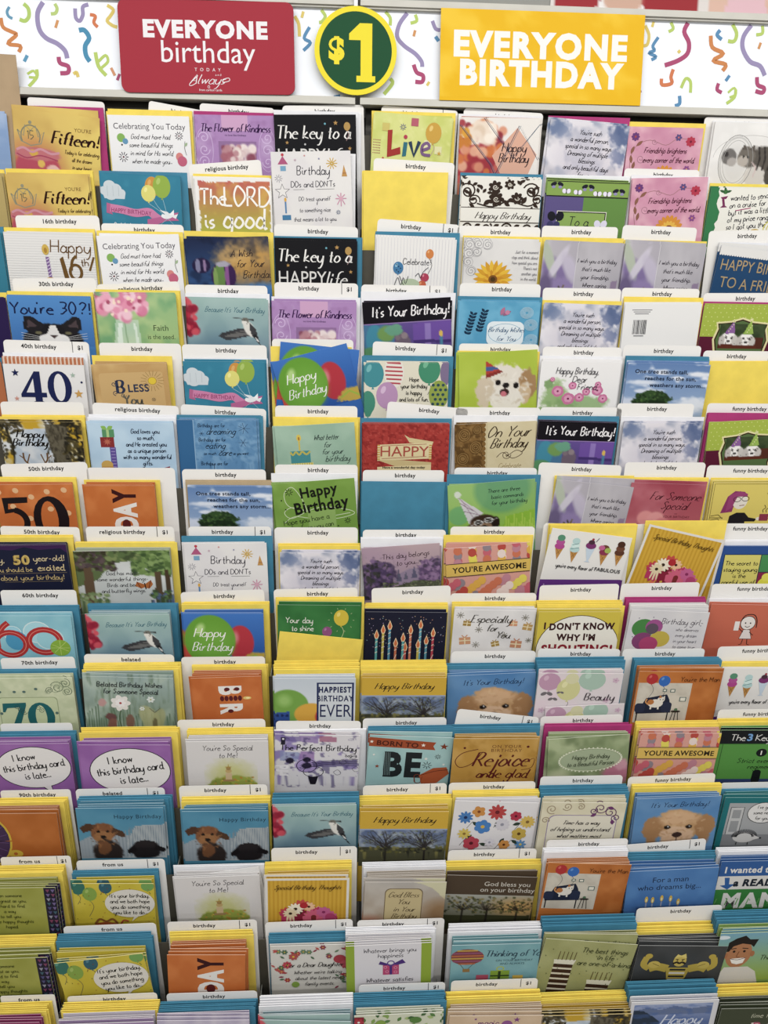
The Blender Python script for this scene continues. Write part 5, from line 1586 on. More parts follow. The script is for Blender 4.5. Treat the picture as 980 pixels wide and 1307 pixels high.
@D('flowers', 'white painted flower', 'white card scattered with red, blue, orange and yellow painted flowers')
def _():
    a = Art('#d3d0d2')
    for x, y, r in ((24, 30, 40), (40, 34, 60), (56, 28, 120), (74, 56, 30), (18, 56, -40), (36, 62, 20), (86, 62, 200), (60, 62, -60), (82, 30, 160)):
        a.leaf(x, y, 10, 2.4, r, '#2c3c30').L([(x, y), (x - 6, y + 10)], .6, '#3a4a3c')
    for x, y, r, n, c, cc in ((15, 24, 9, 10, '#3f74b4', '#1c2c5a'), (30, 15, 8, 5, '#c4823a', '#7a3c1c'), (52, 15, 11, 10, '#b43c3c', '#6a1c24'), (37, 37, 10, 6, '#3f78bc', '#c9a23c'), (60, 33, 9, 12, '#c4c0c8', '#8a8a98'), (75, 20, 7, 6, '#b02c44', '#5a1424'), (90, 28, 9, 12, '#c9a84a', '#7a5a2c'), (16, 48, 8, 9, '#c9b04c', '#8a6a2c'), (26, 62, 10, 6, '#b83c4c', '#5a1c24'), (82, 46, 9, 6, '#b89a3c', '#5a3c14'), (86, 62, 7, 8, '#4f84b8', '#c9b04c'), (66, 63, 7, 6, '#c4823a', '#5a2c14'), (48, 60, 7, 8, '#d0ccd4', '#9a9aa8')):
        a.flw(x, y, r, n, c, cc, rot=x, wd=.6 if n < 8 else .28)
    return a


@D('timehas', 'cream violet swirl', 'cream verse card with violet corner swirls and bracket frame')
def _():
    a = Art('#cbc3a4')
    a.I(Img(col='#c9c1a2').nz('#d2cbb0', 20, .4, .75, 5))
    a.RR(9, 18, 92, 120, 9, '#8a7a9c').RR(10, 19, 91, 120, 9, '#d3cdbb')
    for x, y, r, d in ((70, 8, 8, 1), (82, 14, 8, -1), (90, 22, 6, 1), (12, 10, 7, 1), (30, 6, 6, -1), (62, 12, 5, 1), (46, 6, 5, 1), (6, 26, 5, -1)):
        a.curl(x, y, r, 1.5, 1.2, '#5a2c5c' if x > 55 else '#9a8a70', x * 5, d)
    a.leaf(78, 6, 9, 2.4, 20, '#6a3468').leaf(86, 24, 8, 2.4, 80, '#6a3468').leaf(66, 16, 8, 2.2, 150, '#6a3468')
    a.SL(['Time has a way', 'of helping us understand', 'what matters most', 'in life.'], 49, 32, 9.8, 5.8, '#2c2626', w=.6, pen=1.15, sl=.45)
    return a


@D('porcupine', 'teal hedgehog cartoon', 'teal bordered grey cartoon card with a hedgehog and speech bubble')
def _():
    a = Art('#1c7074')
    a.R(0, 0, 100, 140, '#1a6c72').R(7, 8, 100, 140, '#9a9c9e')
    a.R(10, 14, 26, 54, '#b4b4b4').O(18, 22, 0.1, 0.1, .3, '#333').L([(10, 14), (26, 14), (26, 54), (10, 54)], .8, '#3c3c40', close=True).R(13, 18, 23, 30, '#8c8e90').R(13, 34, 23, 50, '#8c8e90').R(7, 54, 100, 140, '#7c7e82')
    a.E(50, 22, 19, 15, '#d2d0ce').O(50, 22, 19, 15, .8, '#222').SL(["I've got", 'some news', 'for you'], 50, 16, 8, 4.6, '#222', w=.6, sl=.05)
    a.E(34, 58, 14, 8, '#c6c4c2')
    for k in range(26):
        g = -PHI * k / 25
        a.L([(34 + 9 * math.cos(g), 57 + 5 * math.sin(g)), (34 + 16 * math.cos(g), 57 + 11 * math.sin(g))], .8, '#26262a')
    a.P([(44, 54), (54, 59), (45, 62)], '#c6c4c2').E(54, 59, 1.4, 1.2, '#222').E(45, 56, .9, .9, '#222').L([(26, 65), (26, 69)], 1, '#222').L([(40, 65), (40, 69)], 1, '#222')
    return a


@D('whensomeone', 'olive verse', 'olive green verse card with a dark patchwork side')
def _():
    a = Art('#8d8f38')
    a.I(Img(0, 0, 88, 74, 4, '#8d8f36').nz('#9a9c46', 30, .4, .75, 5))
    a.R(86, 0, 100, 140, '#1f1c30')
    rs = random.Random(3)
    for j in range(12):
        for i in range(2):
            c = rs.choice(['#4a4a7a', '#7a3a5a', '#8a8a9a', '#3a5a6a', '#6a5a8a'])
            a.P([(88 + i * 6, 3 + j * 7), (93 + i * 6, 3 + j * 7), (90.5 + i * 6, 8 + j * 7)], c)
    a.SL(['When someone', 'is as great as you,', "it's hard to find", 'a way', 'to tell you', 'all the happy thoughts', 'hoped.'], 42, 14, 8.4, 4.8, '#33390e', w=.55, sl=.1, sx=1.0)
    return a


@D('bothhope', 'yellow balloon speech', 'yellow card with green balloons, confetti and speech bubble')
def _():
    a = Art('#bfac2c')
    a.I(Img(0, 0, 100, 74, 5, '#bdaa2a').nz('#c9b63a', 30, .4, .75, 5))
    a.bal(6, 6, 9, 12, '#2f6a5c', '#4f8a7a', tail=16, tc='#444').bal(20, 17, 9, 11, '#7a9a3c', '#94b056', tail=26, tc='#444').bal(40, 6, 8, 10, '#2c5a6a', '#4a7a8a', tail=18, tc='#444').bal(92, 4, 8, 8, '#6a9a4c')
    rs = random.Random(5)
    for k in range(40):
        a.E(rs.uniform(2, 98), rs.uniform(4, 66), .9, .5, rs.choice(['#8a3c1c', '#4a4a1c', '#a04a2c', '#2f5a4c']), rot=rs.uniform(0, 180), n=6)
    a.E(69, 32, 31, 23, '#cfcbc2', n=36).P([(74, 52), (82, 50), (70, 62)], '#cfcbc2')
    a.SL(["It's your birthday,", 'and we both hope', 'you do something', 'you like to do...'], 69, 22, 9.2, 6, '#26241e', w=.85, sl=.05, sx=.93, jit=.03)
    a.L([(24, 66), (30, 58), (38, 62), (46, 58), (52, 66)], 3, '#7a4a20', k=4).L([(56, 66), (60, 60), (66, 62)], 2, '#a0342c', k=4).E(38, 70, 16, 7, '#a04a24')
    return a


@D('creamverse', 'cream scroll plaque', 'soft grey brown religious card with a cream scroll plaque')
def _():
    a = Art('#a79a8a')
    im = Img().gr('#a8a29c', '#9a8468').nz('#b8b0a6', 24, .4, .75, 4, amt=.6).po([(60, 0), (102, 0), (102, 30), (84, 10), (70, 3)], '#c8c49a', .8).el(96, 50, 20, 20, '#8a6a48', soft=1).el(8, 66, 16, 12, '#a87a64', soft=.8)
    a.I(im)
    a.RR(25, 10, 72, 66, 7, '#6a583c').RR(26, 11, 71, 65, 7, '#b8a678')
    a.S('God Bless', 48, 24, 8, '#4a3a22', w=.7, pen=1.1, sl=.45).S('You', 48, 35, 8, '#4a3a22', w=.7, pen=1.1, sl=.45).S('in Your', 50, 47, 7.4, '#4a3a22', w=.65, pen=1.1, sl=.45).S('Birthday', 50, 58, 7.4, '#4a3a22', w=.65, pen=1.1, sl=.45)
    return a


@D('brownbless', 'brown autumn tree', 'dark brown religious card over a photo of trees at sunset', 0.92)
def _():
    a = Art('#4a3c2a')
    a.R(0, 0, 100, 140, '#48392a')
    im = Img(0, 29, 100, 78, 1.2, '#6a6a5a').gr('#9a9a90', '#4a4a34').el(86, 48, 30, 14, '#c0904a', soft=1, amt=.8).po([(0, 62), (100, 60), (100, 80), (0, 80)], '#34361f')
    rs = random.Random(4)
    for cx in (22, 50, 84):
        im.ln([(cx, 66), (cx, 50)], 2, '#221e18')
        for k in range(18):
            g = math.radians(rs.uniform(-170, -10))
            l = rs.uniform(8, 20)
            im.ln([(cx, 54), (cx + l * math.cos(g), 52 + l * .8 * math.sin(g))], .7, '#2a241c')
        im.dabs(60, (cx - 20, 32, cx + 20, 58), 1.5, [rgb('#3f4426'), rgb('#5a5a34'), rgb('#2c2c1c'), rgb('#7a6a3a')], cx, amt=.8)
    a.I(im)
    a.T('God bless you', 68, 15, 6.4, '#c6bfb2', sx=.96).T('on your birthday...', 72, 24, 6.4, '#c6bfb2', sx=.96)
    return a


@D('manbig', 'blue man who dreams', 'blue card for a man who dreams with lit candles')
def _():
    a = Art('#3f6fae')
    a.I(Img().gr('#4274b2', '#3a66a4').nz('#4c7eba', 30, .4, .75, 5))
    a.T('For a man', 48, 17, 7, '#14203c', sx=.98).T('who dreams big...', 48, 27.5, 7, '#14203c', sx=.98)
    for x, h in ((24, 38), (31, 39), (41, 37), (51, 38), (60, 43)):
        a.R(x - .8, h + 8, x + .8, 80, '#8a94b0').E(x, h + 3, 1.9, 4.6, '#cfa83c', n=10).E(x, h + 4, .9, 2.4, '#e4dca8', n=8)
    a.R(14, 52, 72, 80, '#2c4c80')
    return a


@D('realman', 'real man', 'blue and green card shouting real man in big white letters')
def _():
    a = Art('#2c5a9c')
    a.R(0, 0, 100, 22, '#2a5698').R(0, 22, 100, 42, '#cfccc8').R(0, 42, 100, 140, '#2f7a34')
    a.T('I wanted to', 6, 17, 9.4, '#d4d2d0', 1, al='l', sx=.94).P([(8, 24), (14, 24), (15, 34), (22, 34), (14, 42), (4, 36), (10, 35)], '#2c5a9c').T('a REAL', 20, 37, 11, '#1c2430', 2, al='l', sx=.95, sl=.1)
    a.T('MAN', 10, 70, 24, '#d0cec8', 2, al='l', sx=.95)
    for k in range(8):
        a.L([(2 + k * 13, 66), (4 + k * 13, 56)], 1.2, '#5a9a4c')
    return a


@D('daughter', 'dear daughter floral', 'white dear daughter card wreathed in small red flowers')
def _():
    a = Art('#c9c6be')
    rs = random.Random(7)
    for k in range(70):
        x, y = rs.uniform(3, 97), rs.uniform(3, 74)
        if 20 < x < 84 and 20 < y:
            continue
        c = rs.choice(['#a8343c', '#b8504c', '#4a6a4c', '#5f7a5a', '#8a3a4a'])
        if k % 3:
            a.leaf(x, y, 7, 1.4, rs.uniform(0, 360), c)
        else:
            a.flw(x, y, 4, 6, c, '#c9a23c')
    a.E(86, 24, 8, 7, '#a83440').E(93, 32, 7, 6, '#b04450').E(30, 66, 5, 5, '#7a9a3c').flw(20, 32, 6, 8, '#b8404a').flw(28, 18, 6, 7, '#a84a44')
    a.S('For a Dear Daughter', 54, 36, 7, '#2c2826', w=.7, pen=1.1, sl=.35).S("Whether we're talking", 58, 48, 5.6, '#3a3634', w=.6, sl=.3).S('about the latest news,', 60, 58, 5.6, '#3a3634', w=.6, sl=.3).S('family events,', 60, 68, 5.6, '#3a3634', w=.6, sl=.3)
    return a


@D('whatever', 'white gift with green sides', 'white card with lime side bands and a purple bowed gift')
def _():
    a = Art('#d0cdd2')
    a.R(0, 0, 100, 140, '#cfccd1').R(0, 0, 10, 140, '#86a02c').R(88, 0, 100, 140, '#86a02c')
    a.S('Whatever brings you', 51, 12, 6.4, '#2c2a34', w=.65, sl=.12, sx=.95).S('happiness', 52, 20.5, 6.4, '#2c2a34', w=.65, sl=.12)
    a.R(43, 32, 62, 48, '#b8406c').R(51, 32, 54, 48, '#4a2c78').P([(52, 32), (40, 26), (38, 31), (46, 33)], '#4a2c78').P([(53, 32), (66, 24), (70, 30), (60, 33)], '#4a2c78').O(52.5, 30, 4, 4, 1.4, '#5a3c8a')
    for x, y in ((46, 36), (48, 43), (58, 37), (58, 44)):
        a.O(x, y, 1.8, 1.8, .7, '#d88aa8', n=10)
    a.S('Whatever satisfies', 51, 59, 6.4, '#2c2a34', w=.65, sl=.12, sx=.98)
    return a


@D('thinking', 'blue striped balloon', 'blue thinking of you card with striped air balloon')
def _():
    a = Art('#6a9ca4')
    a.I(Img(col='#699ba4').nz('#78a8ae', 30, .4, .75, 5))
    a.E(18, 18, 19, 12, '#7a3a3c', n=24)
    for k in range(6):
        y = 8.5 + k * 4
        hw = 19 * math.sqrt(max(0, 1 - ((y - 18) / 12) ** 2))
        a.R(18 - hw, y - 1, 18 + hw, y + 1, ['#b8923c', '#8a4a6a', '#b0603c'][k % 3])
    a.L([(10, 28), (15, 36)], .6, '#444').L([(26, 28), (20, 36)], .6, '#444').R(14, 36, 22, 41, '#8a6a3a')
    a.S('Thinking of You', 72, 18, 9, '#2a4656', w=.85, pen=1.1, sl=.25, sx=.95).T('ON YOUR BIRTHDAY', 72, 26, 3, '#2f4c58').T('AND ALWAYS', 70, 31, 3, '#2f4c58')
    a.R(46, 40, 68, 60, '#7a9a2c').R(55, 40, 58, 60, '#2c3c1c').R(46, 47, 68, 49, '#2c3c1c').O(57, 37, 4, 3, 1.2, '#a8b83c').R(30, 46, 44, 62, '#b0485c').R(72, 48, 84, 62, '#c9a23c')
    return a


@D('bestthings', 'olive layered cake', 'olive card with tall chocolate layer cakes and candles')
def _():
    a = Art('#94965e')
    a.I(Img(col='#93955c').nz('#a0a26a', 30, .4, .75, 5))
    for x0, y0, w, n in ((16, 28, 22, 9), (58, 54, 26, 6)):
        a.P([(x0 - 1, y0), (x0 + w + 1, y0 - 1), (x0 + w - 1, y0 + 7), (x0, y0 + 7)], '#cfccb8')
        for k in range(n):
            a.R(x0, y0 + 6 + k * 7.5, x0 + w - 1, y0 + 11 + k * 7.5, '#3a2418').R(x0, y0 + 11 + k * 7.5, x0 + w - 1, y0 + 13.5 + k * 7.5, '#c9c2ac')
        for k in range(5):
            a.L([(x0 + 3 + k * w * .2, y0), (x0 + 3.6 + k * w * .2, y0 - 12)], .8, '#5a4a24')
    rs = random.Random(6)
    for k in range(24):
        a.E(rs.uniform(2, 98), rs.uniform(2, 60), .7, .7, '#5a6234', n=6)
    a.S('The best things', 67, 15, 6.6, '#3a4020', w=.68, sl=.2).S('in life', 70, 24, 6.6, '#3a4020', w=.68, sl=.2).S('are one-of-a-kind', 70, 33, 6.6, '#3a4020', w=.68, sl=.2)
    return a


@D('biceps', 'golden strongman', 'charcoal card with a golden moustached strongman flexing both arms')
def _():
    a = Art('#393b3c')
    a.I(Img(0, 0, 100, 74, 5, '#383a3b').nz('#444648', 30, .4, .75, 5))
    G = '#b0983a'
    for s_ in (-1, 1):
        X = lambda u: 50 + s_ * u
        a.L([(X(12), 34), (X(24), 31), (X(33), 34)], 11, G, k=4).L([(X(33), 34), (X(40), 28), (X(38), 17)], 7.5, G, k=4).E(X(28), 28, 7, 5.4, '#bda548').E(X(36), 15.5, 4.2, 3.8, G).L([(X(22), 30), (X(30), 26)], .7, '#6a5a24')
    a.P([(36, 32), (64, 32), (60, 50), (62, 76), (38, 76), (40, 50)], G)
    for y in range(34, 70, 5):
        a.R(41, y, 59, y + 2.6, '#cfcac0' if (y // 5) % 2 else '#26282a')
    a.E(50, 22, 7.4, 8.4, '#bfa64a').P([(43, 18), (46, 12), (50, 14), (55, 11), (57, 18), (50, 16)], '#d0bc64').L([(43, 26), (47, 24), (50, 25.5), (53, 24), (57, 26)], 2.6, '#2a2218', k=4).L([(45, 19.6), (48.4, 20)], 1, '#2a2218').L([(51.6, 20), (55, 19.6)], 1, '#2a2218').E(47, 21.4, .8, .8, '#222').E(53, 21.4, .8, .8, '#222')
    a.P([(28, 54), (50, 50), (74, 54), (72, 61), (50, 57), (30, 61)], '#c4c0b4')
    return a


@D('smileman', 'grinning cartoon man', 'blue and green card with a drawn dark haired grinning man')
def _():
    a = Art('#7fa04c')
    a.I(Img().gr('#6a9cb4', '#8fa83c'))
    a.E(26, 32, 15, 21, '#a86e48', n=26, rot=6).P([(11, 28), (12, 14), (20, 8), (30, 4), (36, 10), (46, 10), (42, 22), (38, 18), (28, 16), (18, 20), (14, 28)], '#1c1614')
    a.E(20, 28, 1.6, 1.8, '#1c1414').E(32, 28, 1.6, 1.8, '#1c1414').L([(16, 24), (22, 23)], 1.2, '#1c1414').L([(29, 23), (36, 24)], 1.2, '#1c1414').L([(26, 28), (24, 36), (28, 37)], 1, '#7a4428', k=3).P([(17, 39), (35, 38), (33, 46), (26, 48), (20, 46)], '#e0dcd6').L([(17, 39), (26, 41), (35, 38)], .8, '#5a2c20', k=3).E(42, 32, 2.6, 4.4, '#a0653f').E(11, 34, 2.4, 4.4, '#a0653f')
    a.P([(12, 52), (24, 52), (40, 52), (50, 60), (56, 80), (0, 80)], '#c9c4bc').E(4, 6, 8, 3, '#c8d4da').SL(['you', 'are'], 62, 10, 8, 6, '#2c3a3a', w=.7)
    a.S('The', 58, 42, 7, '#24301c', w=.7)
    return a


@D('magenta', 'magenta', 'magenta card with pale script at the bottom corner')
def _():
    a = Art('#8c2c5c')
    a.R(0, 0, 100, 140, '#8a2a5a').S('Birthday', 50, 20, 14, '#c890a8', w=1.2, sl=.3)
    return a


@D('lavtop', 'white lavender edged', 'white card with lavender band along its top')
def _():
    a = Art('#c4bcc8')
    a.R(0, 0, 100, 6, '#9a80a8').R(0, 6, 100, 140, '#cac4cc').S('Happy Birthday', 50, 24, 10, '#5a4a64', w=.9)
    return a


@D('lavplain', 'lavender marbled', 'pale lavender marbled card')
def _():
    a = Art('#b0a6c0')
    a.I(Img(col='#b0a6c0').nz('#c4bccc', 16, .4, .7, 5))
    a.S('Birthday', 50, 30, 12, '#4a3c5c', w=1)
    return a


@D('greenfloral', 'green leafy floral', 'white card with green leaf and red flower pattern')
def _():
    a = Art('#c4c8b0')
    rs = random.Random(8)
    for k in range(80):
        x, y = rs.uniform(0, 100), rs.uniform(0, 60)
        a.leaf(x, y, 8, 2.2, rs.uniform(0, 360), rs.choice(['#4f7a3c', '#7a9a4c', '#38602f', '#9ab06a']))
    a.E(30, 14, 6, 6, '#7a9a3c').E(70, 10, 7, 5, '#4f7a34')
    a.R(0, 2, 11, 50, '#8a1c2c').flw(5, 10, 6, 6, '#b02c3c', '#dcd8d0').flw(5, 22, 5, 6, '#c8404c', '#dcd8d0')
    return a


@D('magic', 'peach magic', 'peach card with sparkly purple magic lettering')
def _():
    a = Art('#c4a888')
    a.I(Img(0, 0, 100, 74, 5, '#c3a787').nz('#cfb496', 30, .4, .75, 5))
    a.S('magic', 42, 14, 8, '#6a2c6a', w=.9, sl=.1).star(72, 6, 4, '#7a3c7c').E(62, 13, 6, 6, '#8a4a8a').star(28, 5, 2, '#7a3c7c').star(84, 16, 2, '#7a3c7c').S('birthday', 56, 30, 9, '#6a2c6a', w=.9)
    return a


@D('lake', 'mountain lake', 'white bordered birthday card with a blue mountain lake photo')
def _():
    a = Art('#c6c6cc')
    a.R(0, 0, 100, 140, '#c8c8ce')
    im = Img(4, 4, 94, 60, 1.3, '#2c4a86').gr('#8f9cc0', '#1f3a78').po([(4, 14), (20, 8), (34, 13), (50, 7), (70, 12), (94, 8), (94, 20), (4, 20)], '#5a6a90').po([(4, 12), (16, 14), (26, 22), (36, 32), (30, 60), (4, 60)], '#1f2f44').nz('#3a5a9c', 10, .5, .7, 4, ay=3, amt=.5)
    a.I(im)
    a.S('Happy', 60, 36, 15, '#c0c8dc', w=1.3, pen=1.15, sl=.4).S('Birthday', 60, 54, 13, '#c0c8dc', w=1.2, pen=1.15, sl=.4)
    return a


@D('party', 'dark olive party', 'dark olive card with pink and white party lettering')
def _():
    a = Art('#39402c')
    a.R(0, 0, 100, 140, '#383f2b').T('Party', 60, 34, 16, '#c9b8b4', 2, sx=.8, rot=8).T('Party', 61, 35, 16, '#b04a68', 0, sx=.8, rot=8)
    a.S('time for a', 52, 14, 7, '#a8a890', w=.7)
    return a


@D('sliverblue', 'pale blue edge', 'pale blue card at the end of the top row')
def _():
    a = Art('#7f9cc8')
    a.I(Img(0, 0, 100, 60, 5, '#7d9ac6').nz('#a4b8d8', 24, .4, .75, 5))
    return a


@D('slivertan', 'tan edge', 'tan card at the cut edge of the second row')
def _():
    return Art('#b09a5c')


@D('sliverteal', 'teal edge', 'teal card at the cut edge of the third row')
def _():
    return Art('#2f7a94')


@D('sliverpurple', 'dark purple edge', 'dark purple card at the cut edge of the fourth row')
def _():
    return Art('#2a1c4c')


@D('sliverorange', 'orange edge', 'orange card at the cut edge of the fifth row')
def _():
    return Art('#b0643c')


